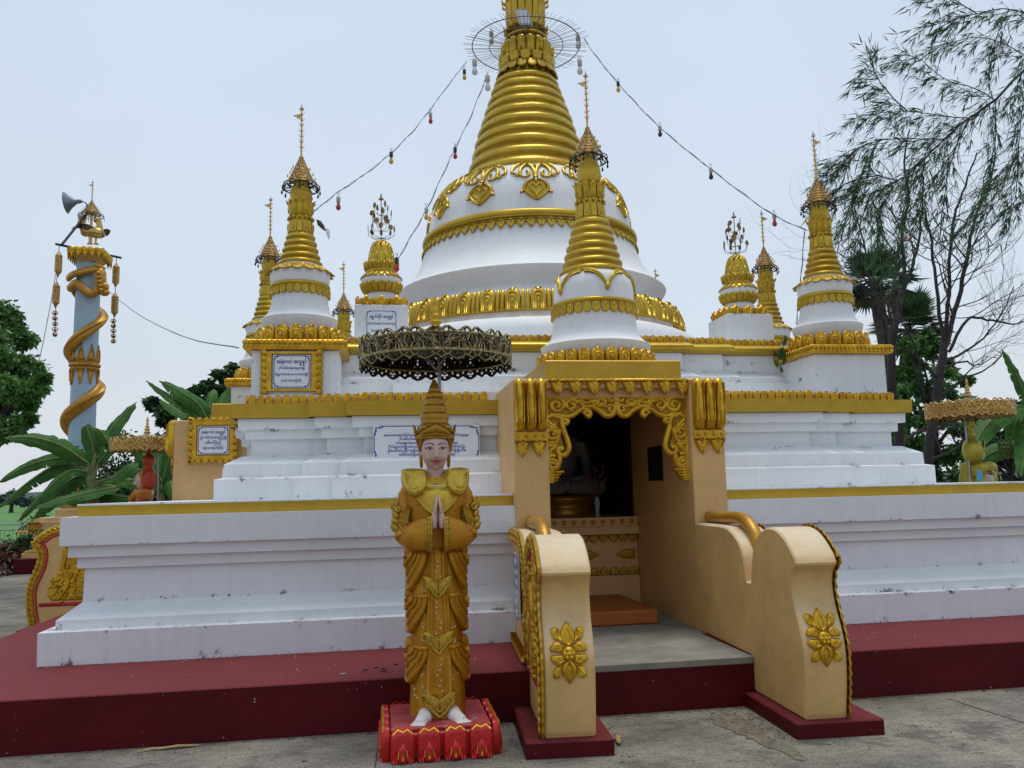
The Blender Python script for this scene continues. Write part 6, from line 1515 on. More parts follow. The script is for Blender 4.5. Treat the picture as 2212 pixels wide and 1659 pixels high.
def banana(label, Y, base, leaves, seed, name='banana_plant', petiole=True, bunch=None):
    rr = random.Random(seed); b = at(base[0], base[1], Y); t = empty(name, (b.x, Y, 0), label=label, cat='banana plant', group='banana plants by the pagoda')
    m1, m2, m3 = MB(), MB(), MB()
    m1.tube([(b.x, Y, 0), (b.x+.03, Y, b.z*.5), tuple(b)], [.13, .11, .08], 12)
    for j in range(5): m1.tube([(b.x+rr.uniform(-.06, .06), Y+rr.uniform(-.05, .05), b.z-.25), (b.x+rr.uniform(-.1, .1), Y, b.z+.15)], [.05, .03], 8)
    for L in leaves:
        w_ = L[-1]; dy = L[-2]; pts = L[:-2]
        P = [at(px, py, Y+dy*(i/(len(pts)-1))) for i, (px, py) in enumerate(pts)]
        Q = banana_leaf(m2, P, w_, rr, droop=rr.uniform(.15, .5), facing=(rr.uniform(-.3, .3), rr.uniform(-1.1, -.5), rr.uniform(.5, 1)))
        m3.tube([b+Vector((0, 0, -.1)), b.lerp(P[0], .5)+Vector((0, 0, .05)), P[0]]+Q[1:], [.03, .024, .018]+[.014*(1-i/len(Q)) + .003 for i in range(len(Q)-1)], 5)
    m1.build('stem', BANSTEM, t); m2.build('leaves', BANANA, t); m3.build('midribs', BANSTEM, t)
    if bunch:
        m4 = MB(); c = at(*bunch, Y)
        for r in range(5):
            for k in range(9):
                a = 2*pi*k/9+r*.4; z = c.z+.13-.07*r
                m4.tube([(c.x+.03*cos(a), Y+.03*sin(a), z), (c.x+.09*cos(a), Y+.09*sin(a), z-.01), (c.x+.11*cos(a), Y+.11*sin(a), z+.06)], [.014, .02, .010], 6)
        m4.build('fruit_bunch', mat('green_fruit', (.10, .17, .03), .5, bump=0), t)
banana('banana plant spreading long leaves across the bottom left of the blue pillar', 15, (200, 1058), [
  [(190, 1000), (130, 962), (70, 945), (8, 946), -.4, .36], [(165, 988), (110, 992), (50, 1010), (-8, 1045), .2, .30], [(185, 1012), (130, 1005), (65, 1040), (-5, 1098), .5, .36],
  [(192, 1020), (150, 1018), (95, 1065), (36, 1128), -.3, .26], [(255, 1052), (200, 1062), (130, 1080), (72, 1098), -.6, .30], [(175, 1062), (215, 1064), (262, 1072), (300, 1078), .3, .28],
  [(190, 1028), (150, 1045), (105, 1085), (70, 1120), .4, .34], [(180, 1010), (140, 985), (95, 985), (45, 1010), .7, .34], [(235, 1062), (180, 1072), (120, 1068), (60, 1078), .9, .34],
  [(200, 1000), (225, 950), (262, 900), (295, 868), .5, .32], [(205, 1000), (200, 965), (190, 930), (192, 915), .1, .30], [(212, 1000), (235, 965), (215, 930), (192, 922), -.2, .30],
  [(210, 1040), (245, 1030), (280, 1005), (300, 1000), .5, .30], [(205, 990), (215, 940), (250, 935), (290, 950), .8, .28]], 5)
banana('banana plant behind the red statue and left parasol', 17.5, (345, 1085), [
  [(345, 1050), (330, 1010), (300, 975), (270, 960), 0, .32], [(350, 1040), (365, 990), (375, 940), (380, 900), .2, .34], [(350, 1040), (330, 1000), (320, 960), (345, 930), .4, .34], [(340, 1060), (300, 1040), (260, 1040), (240, 1065), -.3, .34],
  [(355, 1060), (375, 1030), (395, 1010), (410, 1010), .3, .34], [(350, 1050), (310, 1020), (285, 1015), (265, 1035), .5, .3], [(350, 1060), (365, 1040), (372, 1060), (376, 1085), -.4, .3], [(350, 1050), (340, 990), (350, 950), (370, 930), 1, .36]], 6)
banana('banana plant whose broad leaves lean out over the cream side wall', 18.5, (455, 1000), [
  [(430, 905), (395, 875), (350, 845), (316, 822), -.5, .36], [(448, 905), (425, 870), (388, 845), (344, 822), -.3, .46], [(470, 900), (478, 870), (490, 850), (507, 826), .3, .30], [(455, 905), (452, 880), (458, 850), (462, 840), .5, .30], [(420, 900), (395, 895), (370, 880), (345, 862), .8, .30]], 7)
banana('banana plant with a green fruit bunch at the right edge behind the parasol', 12.5, (2235, 1060), [
  [(2230, 900), (2212, 850), (2188, 795), (2163, 752), 0, .26], [(2235, 880), (2180, 880), (2130, 920), (2085, 1000), -.4, .46], [(2225, 960), (2180, 965), (2130, 985), (2062, 1025), .4, .40], [(2225, 930), (2215, 960), (2212, 990), (2205, 1030), -.5, .36], [(2230, 900), (2205, 900), (2190, 930), (2180, 990), .6, .34]], 9, bunch=(2172, 968))

# far-left plants and railing
def shrub(px, py, Y, r, label, seed, n=900, leaf=LEAFD, ls=.12):
    rr = random.Random(seed); c = at(px, py, Y); t = empty('shrub', (c.x, Y, 0), label=label, cat='shrub', group='shrubs by the far railing')
    mb, ms = MB(), MB()
    for _ in range(16):
        q = c+Vector((rr.gauss(0, .4), rr.gauss(0, .4), rr.gauss(0, .45)))*r; leafcloud(mb, q, r*.35, n//16, ls, rr); ms.tube([(c.x, Y, 0), tuple(c.lerp(q, .3)), tuple(q)], [.02, .012, .006], 4)
    ms.build('stems', BARK, t); mb.build('foliage', leaf, t)
for px_, py_, Y_, r_, lb_, sd_ in ((250, 1010, 20, .75, 'dark bush left of the red statue, under the banana leaves', 31), (300, 1050, 19.5, .7, 'dark bush directly behind the red statue', 32), (360, 1010, 20, .8, 'dark bush between the red statue and the cream wall', 33), (225, 1070, 18.5, .55, 'low dark bush at the foot of the banana stem', 34)):
    shrub(px_, py_, Y_, r_, lb_, sd_, 1300, LEAFD, .13)
shrub(62, 1165, 22, .55, 'dark shrub in front of the cream shrine base', 1)
shrub(45, 1195, 21.2, .4, 'low dark shrub beside the small maroon plinth', 2, 600)
shrub(8, 1205, 20.5, .35, 'spiky reddish plant at the left edge of the courtyard', 3, 300, mat('reddish_leaf', (.12, .05, .03), .7, bump=0, var=.3), .2)
fe = empty('railing', (-14.5, 27, 0), label='silver railing along the edge of the green field', cat='railing')
mb = MB(); mr_ = MB()
for k in range(9): x = -17+k*1.1; mb.tube([(x, 27, 0), (x, 27, 1.05)], .035, 8); mb.ball((x, 27, 1.1), .06, 8, 6)
for z in (.95, .78, .2): mr_.tube([(-17, 27, z), (-8, 27, z)], .02, 6)
for k in range(80): x = -17+k*.11; mr_.tube([(x, 27, .2), (x, 27, .78)], .008, 4)
mb.build('posts', STEEL, fe); mr_.build('rails', STEEL, fe)

# ================================================================ blue pillar with the coiled naga
PY = 21.5; pc = at(187, 700, PY); PX = pc.x
pil = empty('naga_pillar', (PX, PY, 0), label='tall pale blue pillar with a golden serpent coiled round it', cat='pillar')
zY = lambda y: at(187, y, PY).z
MB().lathe([(.30, zY(1066)), (.30, zY(1000)), (.285, zY(800)), (.27, zY(560)), (.31, zY(545)), (.33, zY(540))], (PX, PY), 40).build('shaft', BLUEPILLAR, pil)
mb = MB()
for k, (y0, y1, rr_) in enumerate(((1045, 1066, .36), (1066, 1085, .33), (1085, 1098, .38))):
    mb.lathe([(rr_, zY(y1)), (rr_+.04, (zY(y0)+zY(y1))/2), (rr_, zY(y0)), (.2, zY(y0)+.002)], (PX, PY), 32)
for i in range(18):
    F = cyl_frame(lambda v: .37, PX, PY, 2*pi*i/18, .37)
    lotus_petal(mb, lambda u, v, n=0, F=F: (lambda q: Vector((q.x, q.y, q.z+zY(1066))))(F(u, v, n)), .125, .24, .04, False)
zr_ = zY(790); mb.torus((PX, PY, zr_), .31, .05, 40, 8)
for i in range(8):
    for s_, h0 in ((1, .52), (-1, .50)):
        F = cyl_frame(lambda v: .29, PX, PY, 2*pi*i/8, .29)
        G = lambda u, v, n=0, F=F, s_=s_: (lambda q: Vector((q.x, q.y, zr_+s_*v)))(F(u, v, n))
        dome(mb, G, [(-.11, .03), (.11, .03), (.09, .16), (.05, .28), (.03, .40), (0, h0), (-.03, .40), (-.05, .28), (-.09, .16)], ((1, 0), (.92, 1), (.8, .6)), .03)
        for q in (-1, 1):
            ribbon(mb, lambda u, v, n=0, G=G: G(u, v, n+.02), [(q*.045+a, .12+b) for a, b in spiral(0, 0, .035, 1, 1.2, q)], .02, .03); ribbon(mb, lambda u, v, n=0, G=G: G(u, v, n+.02), [(q*.07, .1), (q*.05, .24), (q*.015, .38)], .02, .03)
mb.build('gold_bands', NAGA, pil)
# serpent
mb = MB(); H_ = [(623, 1.5*pi), (655, pi), (689, .5*pi), (730, 0), (770, -.5*pi), (807, -pi), (844, -1.5*pi), (882, -2*pi), (921, -2.5*pi), (960, -3*pi), (1000, -3.5*pi), (1030, -4*pi)]
pts = []; rad = []
for (y0, a0), (y1, a1) in zip(H_, H_[1:]):
    for k in range(8):
        t = k/8; y = y0+(y1-y0)*t; a = a0+(a1-a0)*t; R = .345; pts.append((PX+R*sin(a), PY-R*cos(a), zY(y))); rad.append(.065+.03*min(1, (y-600)/150) if y < 900 else .095-.035*(y-900)/130)
mb.tube(pts, rad, 12, flat=1.65)
for i in range(0, len(pts)-1):
    for h_ in (0, .5):
        p = Vector(pts[i]).lerp(Vector(pts[i+1]), h_); o = (p-Vector((PX, PY, p.z))).normalized(); d = (Vector(pts[i+1])-Vector(pts[i])).normalized(); up = o.cross(d) * (1 if o.cross(d).z > 0 else -1)
        q = p+o*rad[i]*.8; 
        F = plane_frame(q, d, up)
        mb.add([q-d*.05+up*.05, q+d*.04+up*.05, q+o*.07+up*.02, q+d*.04-up*.05, q-d*.05-up*.05], [(0, 1, 2), (2, 3, 4), (0, 2, 4), (1, 3, 2)])
mb.build('serpent_body', NAGA, pil)
# neck rises in a loop to the crested head facing right
mb = MB(); Y1 = PY-.42
NK = [at(150, 623, PY-.1), at(165, 612, PY-.34), at(190, 632, PY-.42), at(208, 630, PY-.42), at(220, 600, PY-.38), at(214, 582, PY-.36), at(190, 584, PY-.38), at(160, 592, PY-.34), at(149, 600, PY-.1)]
mb.tube(spline([tuple(p) for p in NK], 5), .07, 10, flat=1.5)
hd = at(224, 612, PY-.42)
mb.ball(at(217, 604, PY-.42), (.14, .13, .30), 12, 9); mb.ball(at(224, 620, PY-.42), (.13, .11, .12), 10, 7); mb.ball(at(226, 632, PY-.42), (.12, .10, .09), 10, 7)
for k in range(5): q = at(212+k*1.5, 590+9*k, PY-.56); mb.ball(q, (.06, .05, .05), 8, 5)
mb.tube([at(208, 572, PY-.38), at(218, 578, PY-.38), at(229, 580, PY-.38)], [.08, .07, .01], 8)
mb.build('serpent_head', NAGA, pil)
# capital
A_, B_, C_ = at(148, 532, 21.0), at(222, 534, 21.08), at(241, 555, 21.9); zt = A_.z; ctr = (A_+C_)/2
D_ = A_+C_-B_
cs = [Vector((p.x, p.y, zt)) for p in (A_, B_, C_, D_)]
mb = MB(); L0 = [(p.x, p.y, zt-.12) for p in cs]; L1 = [(p.x, p.y, zt) for p in cs]
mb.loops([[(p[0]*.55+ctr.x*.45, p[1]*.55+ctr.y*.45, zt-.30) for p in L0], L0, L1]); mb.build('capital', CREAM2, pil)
mb = MB()
for i in range(4):
    a, b = cs[i], cs[(i+1) % 4]; U = (b-a); n = max(4, round(U.length/.15)); 
    for k in range(n):
        p = a+U*((k+.5)/n); F = plane_frame((p.x, p.y, zt+.01), U.normalized(), (0, 0, 1))
        F2 = lambda u, v, nn=0, F=F: F(u, v, nn)
        dome(mb, F2, [(-.075, 0), (.075, 0), (.07, -.15), (.03, -.2), (0, -.34), (-.03, -.2), (-.07, -.15)], h=.04)
        for q in (-1, 1): ribbon(mb, lambda u, v, nn=0, F=F: F(u, v, nn+.03), [(q*.035+x_, -.09+y_) for x_, y_ in spiral(0, 0, .025, 1, 1.1, q)], .015, .02)
mb.build('gold_valance', GOLD, pil)
# bird vane on the capital
bd = empty('gilded_bird', (ctr.x, ctr.y, zt), label='gilded bird figure with open wings under a small spired crown atop the blue pillar', cat='bird figure')
k = PY/FPX
def bp(x, y, dy=0): return at((x)*.3, 332+y*.3, PY+dy)
c0 = bp(655, 655); X0 = c0.x
mb = MB()
mb.ball(bp(690, 568), (.24, .15, .14), 14, 9, Matrix.Rotation(.25, 3, 'Y')); mb.tube([bp(712, 555), bp(718, 520), bp(706, 490)], [.10, .07, .06], 10); mb.ball(bp(698, 478), (.085, .08, .08), 12, 8); mb.tube([bp(708, 480), bp(722, 492), bp(728, 506)], [.05, .04, .015], 8)
mb.tube([bp(694, 462), bp(698, 430)], [.06, .008], 8)
mb.tube([bp(650, 575), bp(600, 560), bp(575, 510), bp(590, 455)], [.10, .12, .10, .03], 10, flat=.5)
for j in range(5): mb.tube([bp(600, 560), bp(568+9*j, 500), bp(572+13*j, 438+4*abs(j-2))], [.03, .04, .012], 6)
mb.ball(bp(620, 560), (.14, .08, .14), 10, 7)
for x in (645, 690): mb.tube([bp(x, 585), bp(x, 652)], [.03, .022], 6); mb.tube([bp(x-15, 648), bp(x+20, 652)], .025, 5)
mb.build('bird_body', BRASS, bd)
mb = MB()
for P in ([(510, 543), (550, 512), (600, 502), (640, 508), (668, 530), (640, 535), (600, 532), (560, 538)], [(740, 545), (770, 540), (798, 552), (790, 575), (768, 598), (755, 575)]):
    F = lambda u, v, n=0: at(u, v, PY-.1-n); mb.prism([(a*.3, 332+b*.3) for a, b in reversed(P)], F, .03)
mb.build('wings', BRASSD, bd)
mb = MB(); md = MB(); q = bp(658, 440); mb.tube([bp(656, 655), q], .03, 8); hti(mb, md, q.x, q.y, q.z, .30, bp(660, 312).z)
mg = MB(); vane(mb, mg, q.x, q.y, bp(660, 330).z, bp(665, 195).z); mb.build('spired_crown', BRASS, bd); md.build('crown_skirt', BRASSD, bd); mg.build('tip', GLASS, bd)
cb = empty('crossbar', (ctr.x, ctr.y, zt), label='thin black crossbar under the pillar capital with a slanting brace', cat='bar')
e0, e1 = at(120, 527, 20.85), at(262, 557, 22.05)
MB().tube([e0, e1], .03, 6).tube([bp(445, 655, -.6), bp(630, 425)], .03, 6).build('bar', BLKPL, cb)
lam = empty('horn_lamp', bp(630, 425), label='grey bell-shaped lamp on a bent pipe above the blue pillar', cat='lamp')
R_ = Vector((bp(487, 350)-bp(590, 340))); ax = R_.normalized(); s_ = ax.cross(Vector((0, 1, 0))).normalized(); t_ = Vector((0, 1, 0))
rings = []
for (d, r) in ((0, .04), (.08, .06), (.10, .045), (.16, .08), (.25, .14), (.33, .22), (.37, .265), (.375, .27)):
    c = bp(590, 342)+ax*d; rings.append([tuple(c+(s_*cos(a)+t_*sin(a))*r) for a in [2*pi*i/24 for i in range(24)]])
MB().loops(rings, True).build('shade', mat('grey_enamel', (.2, .22, .25), .4, metal=.3, bump=0), lam)
MB().tube(spline([tuple(bp(588, 343)), tuple(bp(610, 348)), tuple(bp(625, 370)), tuple(bp(626, 425))], 5), .022, 6).build('pipe', STEEL, lam)
def chime(x, ys, Yc, label):
    top = at(x[0]*.3, 332+.3*(ys[0][0]-25), Yc); t = empty('wind_chime', top, label=label, cat='wind chime', group='gilt chimes hanging from the crossbar')
    mb, mw, md = MB(), MB(), MB(); kk = Yc/FPX*.3; yl = ys[-1]; n = len(ys)
    for i, (y0, y1) in enumerate(ys[:-1]):
        c0, c1 = at(x[i]*.3, 332+.3*y0, Yc), at(x[i]*.3, 332+.3*y1, Yc); h = c0.z-c1.z; r = 20*kk; cx_, cy_ = c0.x, c0.y
        mb.lathe([(.01, c0.z), (r, c0.z-h*.17), (r, c0.z-h*.2)], (cx_, cy_), 8, False); mb.lathe([(r, c1.z+h*.22), (r*.9, c1.z+h*.19), (.008, c1.z)], (cx_, cy_), 8, False)
        md.lathe([(r*.8, c1.z+h*.2), (r*.8, c0.z-h*.18)], (cx_, cy_), 8, False)
        for q in range(16):
            a = 2*pi*q/16; mb.tube([(cx_+r*cos(a+.25*sin(j*2)), cy_+r*sin(a+.25*sin(j*2)), c1.z+h*.2+(h*.62)*j/8) for j in range(9)], .012, 4)
        for j in range(7): mb.torus((cx_, cy_, c1.z+h*.2+h*.62*j/6), r, .011, 16, 4)
        mb.build('gilt_lantern', BRASS, t); mb = MB()
    for (y, w_) in yl:
        c = at(x[-1]*.3, 332+.3*y, Yc); a = w_; r = 17*kk
        for e_ in (0, pi/2): mb.tube([c+Vector((cos(t)*r*cos(a+e_), cos(t)*r*sin(a+e_), sin(t)*r*.8)) for t in [2*pi*i/14 for i in range(15)]], .012, 4)
        md.ball(c+Vector((0, 0, -.02)), (r*.6, r*.6, r*.5), 8, 5)
    mw.tube([top+Vector((0, 0, .1))]+[at(x[i]*.3, 332+.3*y0, Yc) for i, (y0, y1) in enumerate(ys[:-1])]+[at(x[-1]*.3, 332+.3*yl[-1][0], Yc)], .008, 4)
    mb.build('leaf_discs', BRASS, t); md.build('inner_drum', BRASSD, t); mw.build('cord', DARKMETAL, t)
chime([425, 408, 396], [(700, 890), (920, 1115), [(1147, 0), (1186, .8), (1225, 1.6), (1265, .3), (1302, 1)]], 20.8, 'gilt two-lantern chime hanging at the left end of the crossbar')
chime([838, 830, 817], [(785, 965), (997, 1182), [(1205, .5), (1240, 1.3), (1276, .1), (1312, .9), (1350, 1.5)]], 22.0, 'gilt two-lantern chime hanging at the right end of the crossbar')
# cream shrine base under the pillar
sb = empty('shrine_base', (PX, 21.5, 0), label='stepped cream base with gold trim carrying the blue pillar at far left', cat='base')
def sbx(px, y0, y1, m_, nm, d=0):
    a = at(px, y1, 20.5+d); z1 = at(px, y0, 20.5+d).z; hw = PX-a.x
    MB().bbox(PX-hw, PX+hw, 20.5+d, 22.5-d, max(0, a.z), z1, .01).build(nm, m_, sb)
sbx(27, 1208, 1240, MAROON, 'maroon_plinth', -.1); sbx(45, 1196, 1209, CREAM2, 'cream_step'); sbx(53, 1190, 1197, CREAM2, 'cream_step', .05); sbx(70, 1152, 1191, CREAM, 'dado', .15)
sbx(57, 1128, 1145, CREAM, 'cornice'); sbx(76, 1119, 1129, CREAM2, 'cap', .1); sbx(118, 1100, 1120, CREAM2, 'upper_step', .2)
mb = MB(); F = plane_frame((0, 20.62, 0), (1, 0, 0), (0, 0, 1)); zq = at(70, 1146, 20.6).z
for j in range(26): dome(mb, F, [(PX-1.0+.08*j-.03, zq), (PX-1.0+.08*j+.03, zq), (PX-1.0+.08*j+.02, zq-.07), (PX-1.0+.08*j, zq-.09), (PX-1.0+.08*j-.02, zq-.07)], h=.04)
F = plane_frame((0, 20.495, 0), (1, 0, 0), (0, 0, 1)); a = at(60, 1136, 20.5)
for j in range(9): ribbon(mb, F, [(a.x-.02+.03*j, a.z+.08), (a.x+.02+.035*j, a.z), (a.x-.0+.03*j, a.z-.08)], .02, .02)
for j in range(3): mb.ball(at(57+9*j, 1194, 20.52), (.045, .02, .05), 8, 5)
mb.build('gold_trim', GOLD, sb)

# ================================================================ wires and bulbs
def wire(pts, label, r=.0045, twist=True, grp='festoon wires tied to the spire'):
    P = spline([tuple(p) for p in pts], 8); rr = random.Random(len(P))
    mb = MB(); o = tag(mb.tube([(a+rr.uniform(-.004, .004), b, c+rr.uniform(-.004, .004)) for a, b, c in P], r, 4).tube([(a+.009*sin(i*.9)+.004, b, c+.009*cos(i*.9)) for i, (a, b, c) in enumerate(P)] if twist else P, r*.9, 4).build('festoon_wire' if twist else 'wire', WIRE), label, 'wire', grp)
    return P
def bulb(px, py, Y, sock, glass, lab, s=1.0):
    p = at(px, py, Y); t = empty('light_bulb', p, label=lab, cat='light bulb', group='coloured bulbs on the festoon wires')
    x, y, z = p; s *= .75
    MB().lathe([(.022*s, z-.10*s), (.03*s, z-.09*s), (.032*s, z-.01*s), (.02*s, z)], (x, y), 12).build('socket', sock, t)
    MB().lathe([(.018*s, z-.10*s), (.022*s, z-.12*s), (.036*s, z-.155*s), (.038*s, z-.18*s), (.025*s, z-.205*s), (.005*s, z-.215*s)], (x, y), 12).build('glass_globe', glass, t)
    MB().tube([(x-.012, y, z+.05), (x, y, z), (x+.012, y, z+.05)], .004, 4).build('lead', WIRE, t)
def yy(t, a=11.3, b=8.9): return a+(b-a)*t
W1 = [(1008, 132), (975, 175), (930, 235), (890, 285), (845, 330), (790, 375), (730, 415), (690, 447), (668, 460)]
wire([at(x, y, yy(i/8)) for i, (x, y) in enumerate(W1)], 'string light wire from the spire halo down to the plaqued stupa')
W2_ = [(1052, 160), (1043, 185), (1015, 255), (983, 320), (955, 380), (920, 455), (885, 515), (857, 565)]
wire([at(x, y, yy(i/7, 11.2, 9.8)) for i, (x, y) in enumerate(W2_)], 'string light wire from the spire halo down to the left lotus bud')
W3_ = [(1262, 85), (1290, 125), (1335, 180), (1380, 230), (1425, 275), (1480, 322), (1535, 365), (1600, 415), (1672, 465), (1742, 498)]
wire([at(x, y, yy(i/9)) for i, (x, y) in enumerate(W3_)], 'string light wire from the spire halo down to the right corner stupa')
wire([at(x, y, 22-12*t) for x, y, t in ((230, 625, 0), (300, 680, .25), (400, 728, .6), (515, 751, 1))], 'thin cable from the blue pillar to the stupa group', .008, False)
wire([at(x, y, 21-3*t) for x, y, t in ((126, 560, 0), (105, 680, .4), (80, 800, 1))], 'thin cable dropping from the crossbar into the left tree', .008, False)
wire([at(x, y, 9) for x, y in ((1737, 500), (1733, 560), (1726, 640), (1720, 700))], 'loose wire hanging beside the right corner stupa', .004)
for i, (x, y, t, so_, gl, lb) in enumerate([
  (930, 243, .25, CERAM, REDGL, 'red bulb nearest the halo on the left string'), (845, 328, .5, BLKPL, YELGL, 'yellow bulb halfway down the left string'), (731, 425, .8, CERAM, REDGL, 'big red bulb near the lower end of the left string'), (1003, 150, .02, BLKPL, YELGL, 'yellow bulb just under the left rim of the halo'),
  (983, 318, .4, BLKPL, REDGL, 'small dark red bulb on the steep second string'), (921, 448, .6, CERAM, YELGL, 'small yellow bulb low on the steep second string'), (857, 556, .95, BLKPL, REDGL, 'small red bulb touching the left lotus bud'),
  (1335, 176, .25, BLKPL, YELGL, 'yellow bulb highest on the right string'), (1425, 271, .45, CERAM, BLKPL, 'empty grey socket on the right string'), (1535, 362, .68, CERAM, BLKPL, 'lower grey socket on the right string'), (1672, 462, .88, CERAM, REDGL, 'red bulb at the lower end of the right string')]):
    bulb(x, y, yy(t), so_, gl, lb)
for x, y, Y, lb in ((1025, 128, 11.2, 'clear bulb hanging left below the halo rim'), (1053, 162, 11.05, 'clear bulb lowest on the halo rim'), (1061, 66, 12.4, 'clear bulb at the far left of the halo'), (1155, 42, 12.6, 'clear bulb in front of the spire neck'), (1248, 75, 12.2, 'clear bulb at the far right of the halo'), (1252, 128, 11.2, 'clear bulb hanging right below the halo rim')):
    bulb(x, y, Y, CERAM, GLASS, lb, 1.5)
wire([at(1395, 600, 15.2), at(1400, 620, 15.2)], 'short wire end', .003, False) if False else None
# torn scrap hanging by the plaqued stupa, pink rag in the tree
mb = MB(); mb.tube([at(685, 475, 8.9), at(690, 482, 8.9), at(697, 490, 8.9), at(703, 499, 8.9)], [.008, .03, .025, .004], 6)
for k in range(6): mb.tube(spline([tuple(at(700, 494, 8.9)), tuple(at(704+k*1.5, 500-(k % 2)*3, 8.9)), tuple(at(706+k, 508+k*2, 8.9))], 3), .002, 3)
tag(mb.build('torn_scrap', DRYP), 'dark torn scrap dangling in the air beside the plaqued stupa', 'scrap')
mb = MB(); mb.tube(spline([tuple(at(1951, 512, 16)), tuple(at(1958, 520, 16)), tuple(at(1967, 515, 16)), tuple(at(1971, 503, 16))], 4), [.05]*6+[.06]*6+[.03], 6, flat=.3)
tag(mb.build('cloth_rag', mat('faded_red_cloth', (.42, .13, .13), .8, bump=0)), 'faded red rag caught in the bare tree', 'rag')
# sprig growing from the terrace corner
rr = random.Random(1); c = at(1680, 765, 9.0); mb = MB()
for _ in range(22):
    p = c+Vector((rr.gauss(0, .05), rr.gauss(-.05, .03), rr.gauss(0, .07))); G = plane_frame(p, Vector((rr.uniform(.3, 1), rr.uniform(-.4, .4), rr.uniform(-.6, .6))).normalized(), Vector((rr.uniform(-.4, .4), rr.uniform(-.3, .3), 1)).normalized())
    dome(mb, G, [(0, -.05), (.022, -.02), (.024, .01), (0, .045), (-.024, .01), (-.022, -.02)], h=.004)
mb.tube([c+Vector((0, .03, -.09)), c+Vector((0, -.03, .02)), c+Vector((.02, -.04, .1))], .004, 4)
tag(mb.build('sprig', LEAFD), 'small green sprig growing from the corner where the right stupa plinth meets the terrace', 'plant')
# litter
def litter(px, py, z, L, wd, ang, m_, lb, cat, nm, curl=.3, grp=None):
    p = onG(px, py, z+.004); mb = MB(); n = 6; c, s_ = cos(ang), sin(ang)
    vs = []
    for i in range(n+1):
        t = i/n-.5; w_ = wd*sqrt(max(.02, 1-4*t*t)); zc = curl*L*(.5-abs(t))*.4
        for e_ in (-1, 0, 1): vs.append((p.x+t*L*c-e_*w_*s_*.5, p.y+t*L*s_+e_*w_*c*.5, z+.005+zc+(.006 if e_ == 0 else .002)*1.5))
    mb.add(vs, [(i*3+k, i*3+k+1, i*3+k+4, i*3+k+3) for i in range(n) for k in range(2)], True)
    return tag(mb.build(nm, m_), lb, cat, grp)
litter(385, 1615, 0, .26, .035, .1, DRY, 'long pale dry leaf lying against the foot of the maroon platform', 'leaf', 'dry_leaf', .2, 'dry leaves on the ground')
litter(325, 1621, 0, .16, .015, .3, DRY, 'thin dry stalks on the ground at the foot of the platform', 'leaf', 'dry_leaf', .2, 'dry leaves on the ground')
litter(600, 1588, 0, .14, .012, .2, DRYP, 'dark forked twig on the ground left of the statue', 'twig', 'twig', .2)
p = onG(1336, 1607, 0); mb = MB(); mb.tube([(p.x-.005, p.y-.03, .012), (p.x+.012, p.y+.05, .03), (p.x+.02, p.y+.10, .02)], [.012, .022, .018], 8, flat=.5); tag(mb.build('wood_chip', DRY), 'broken tan wood chip by the left maroon plinth', 'wood chip')
litter(1850, 1542, 0, .07, .03, .5, DRY, 'curled brown leaf on the pavement right of the right plinth', 'leaf', 'dry_leaf', .5, 'dry leaves on the ground')
for k, (x, y, a) in enumerate(((790, 1449, 0), (812, 1444, .1), (829, 1446, .2), (828, 1452, .3), (855, 1437, .9), (741, 1458, .1))):
    p = onG(x, y, .345); mb = MB(); L = .020; mb.tube([(p.x-L*cos(a), p.y-L*sin(a), .353), (p.x+L*cos(a), p.y+L*sin(a), .353)], [.0045, .0045], 6)
    tag(mb.build('cigarette_stub', DARKMETAL if k != 5 else CERAM), 'dark burnt joss stick end on the maroon platform left of the statue' if k != 5 else 'pale stub on the maroon platform left of the statue', 'stub', 'burnt stubs on the platform')
# blue vase and painted jar behind the right parapet
for px, py0, py1, r, m_, lb in ((1823+2, 0, 0, 0, None, ''),)[:0]: pass
def c9(x, y): return ((3550+x*.3316)/1.8083, (1350+y*.3316)/1.8083)
q = at(*c9(836, 1560), 9.0); z0, z1 = 1.575, at(*c9(836, 1495), 8.2).z
q = at(*c9(836, 1560), 8.2)
tag(MB().lathe([(.018, z0), (.027, z0+.02), (.030, z0+.06), (.026, z0+.09), (.020, z0+.11), (.025, z0+.125)], (q.x, 8.2), 20).build('blue_vase', mat('blue_plastic', (.04, .22, .38), .35, bump=0)), 'small blue vase on the parapet in front of the green-gold statue', 'vase')
q = at(*c9(955, 1560), 8.2); jr = empty('flower_jar', (q.x, 8.2, z0), label='painted jar with wilted red flowers beside the blue vase', cat='jar')
MB().lathe([(.028, z0), (.038, z0+.025), (.036, z0+.06), (.03, z0+.07)], (q.x, 8.2), 18).build('jar', mat('painted_glaze', (.16, .3, .3), .4, bump=0, var=.5, scale=30, col2=(.4, .1, .1)), jr)
mb = MB()
for k in range(22): mb.ball((q.x+rr.gauss(0, .022), 8.2+rr.gauss(0, .02), z0+.085+rr.uniform(-.015, .04)), rr.uniform(.007, .012), 6, 4)
mb.build('flowers', mat('wilted_flowers', (.16, .03, .03), .8, bump=0), jr)

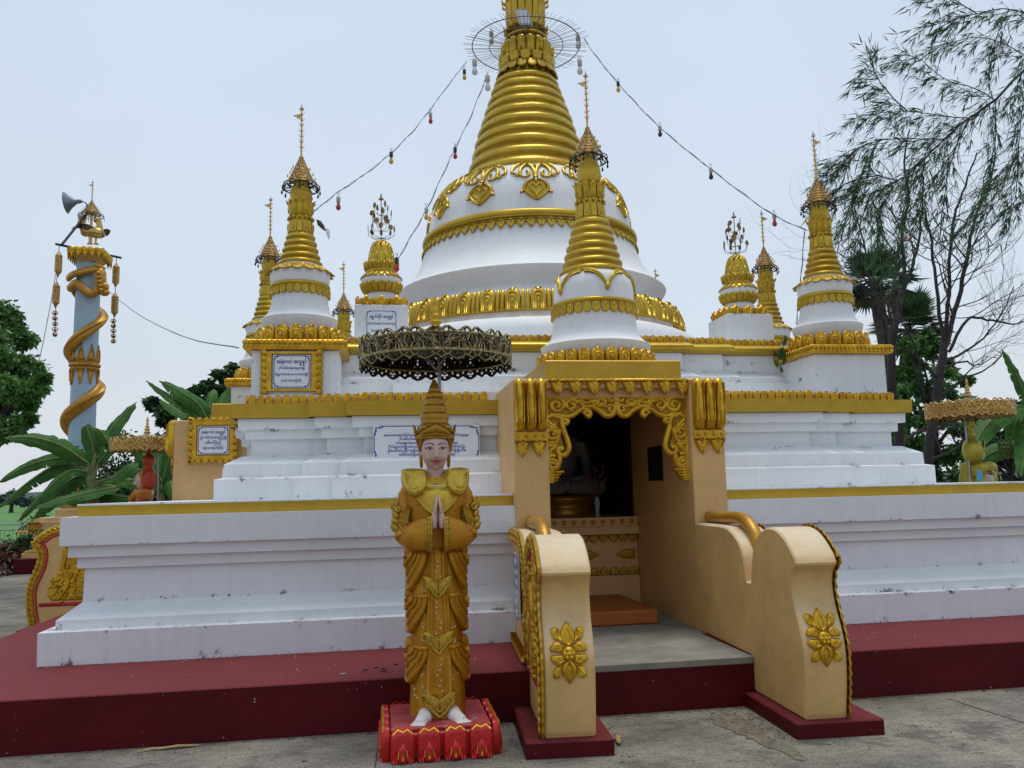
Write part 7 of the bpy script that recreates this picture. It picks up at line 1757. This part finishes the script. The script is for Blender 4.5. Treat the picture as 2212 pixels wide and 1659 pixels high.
# grit and leaf crumbs gathered along the foot of the platform and plinths
rr = random.Random(77); mb = MB()
for _ in range(900):
    k = rr.random()
    if k < .45: x, y = rr.uniform(-2.5, 5), 5.97-abs(rr.gauss(0, .05))
    elif k < .6: x, y = 2.5+rr.gauss(0, .12), 5.6+rr.gauss(0, .25)
    elif k < .75: x, y = rr.choice((.9, 1.5, 2.6, 3.25))+rr.gauss(0, .05), rr.uniform(5.05, 6)
    else: x, y = rr.uniform(-2, 5), rr.uniform(4.6, 5.95)
    if .05 < x < .73 and 5.27 < y < 5.95: continue
    L = rr.uniform(.004, .016)*(2 if rr.random() < .1 else 1); a = rr.uniform(0, pi); c, s_ = cos(a)*L, sin(a)*L; w_ = rr.uniform(.15, .5)
    mb.add([(x-c, y-s_, .003), (x+s_*w_, y-c*w_, .007), (x+c, y+s_, .004), (x-s_*w_, y+c*w_, .006)], [(0, 1, 2, 3)])
tag(mb.build('litter_grit', mat('grit', (.16, .11, .06), .9, var=.5, scale=60, bump=0)), kind='stuff')
mb = MB()
for _ in range(420):
    x, y = rr.uniform(-3.3, 6), 7.08-abs(rr.gauss(0, .09)) if rr.random() < .75 else rr.uniform(6.1, 7.05)
    if 1.3 < x < 3.2: continue
    L = rr.uniform(.004, .016); a = rr.uniform(0, pi); c, s_ = cos(a)*L, sin(a)*L; w_ = rr.uniform(.15, .6)
    mb.add([(x-c, y-s_, .349), (x+s_*w_, y-c*w_, .353), (x+c, y+s_, .350), (x-s_*w_, y+c*w_, .352)], [(0, 1, 2, 3)])
tag(mb.build('paint_flakes', mat('lime_flakes', (.45, .42, .38), .9, var=.5, scale=40, bump=0)), kind='stuff')

b0 = at(25, 1085, 140)
tree('leafy_tree', (b0.x, 140, 0), at(25, 1072, 140), [(25, 1070, 14), (12, 1074, 10), (38, 1076, 8), (70, 1079, 7), (90, 1080, 6), (55, 1081, 6)], 140, HAZEH, .8, 60, 'distant bluish tree clump on the field horizon at far left', group='leafy trees round the courtyard', seed=40, tr=.3)

JN = mat('joint_dirt', (.07, .06, .05), .95, bump=0)
mb = MB()
for (a, b) in (((823, 1592), (800, 1700)), ((2050, 1510), (2330, 1600))):
    p, q = onG(*a), onG(*b); d = (q-p); n_ = 14; w_ = Vector((-d.y, d.x, 0)).normalized()*.006; L, R_ = [], []
    for i in range(n_+1):
        c = p+d*(i/n_)+w_*random.uniform(-.8, .8); k = random.uniform(.5, 1.3); L.append((c.x+w_.x*k, c.y+w_.y*k, .003)); R_.append((c.x-w_.x*k, c.y-w_.y*k, .003))
    mb.add(L+R_, [(i, i+1, n_+2+i, n_+1+i) for i in range(n_)])
tag(mb.build('pavement_joint', JN), kind='structure')
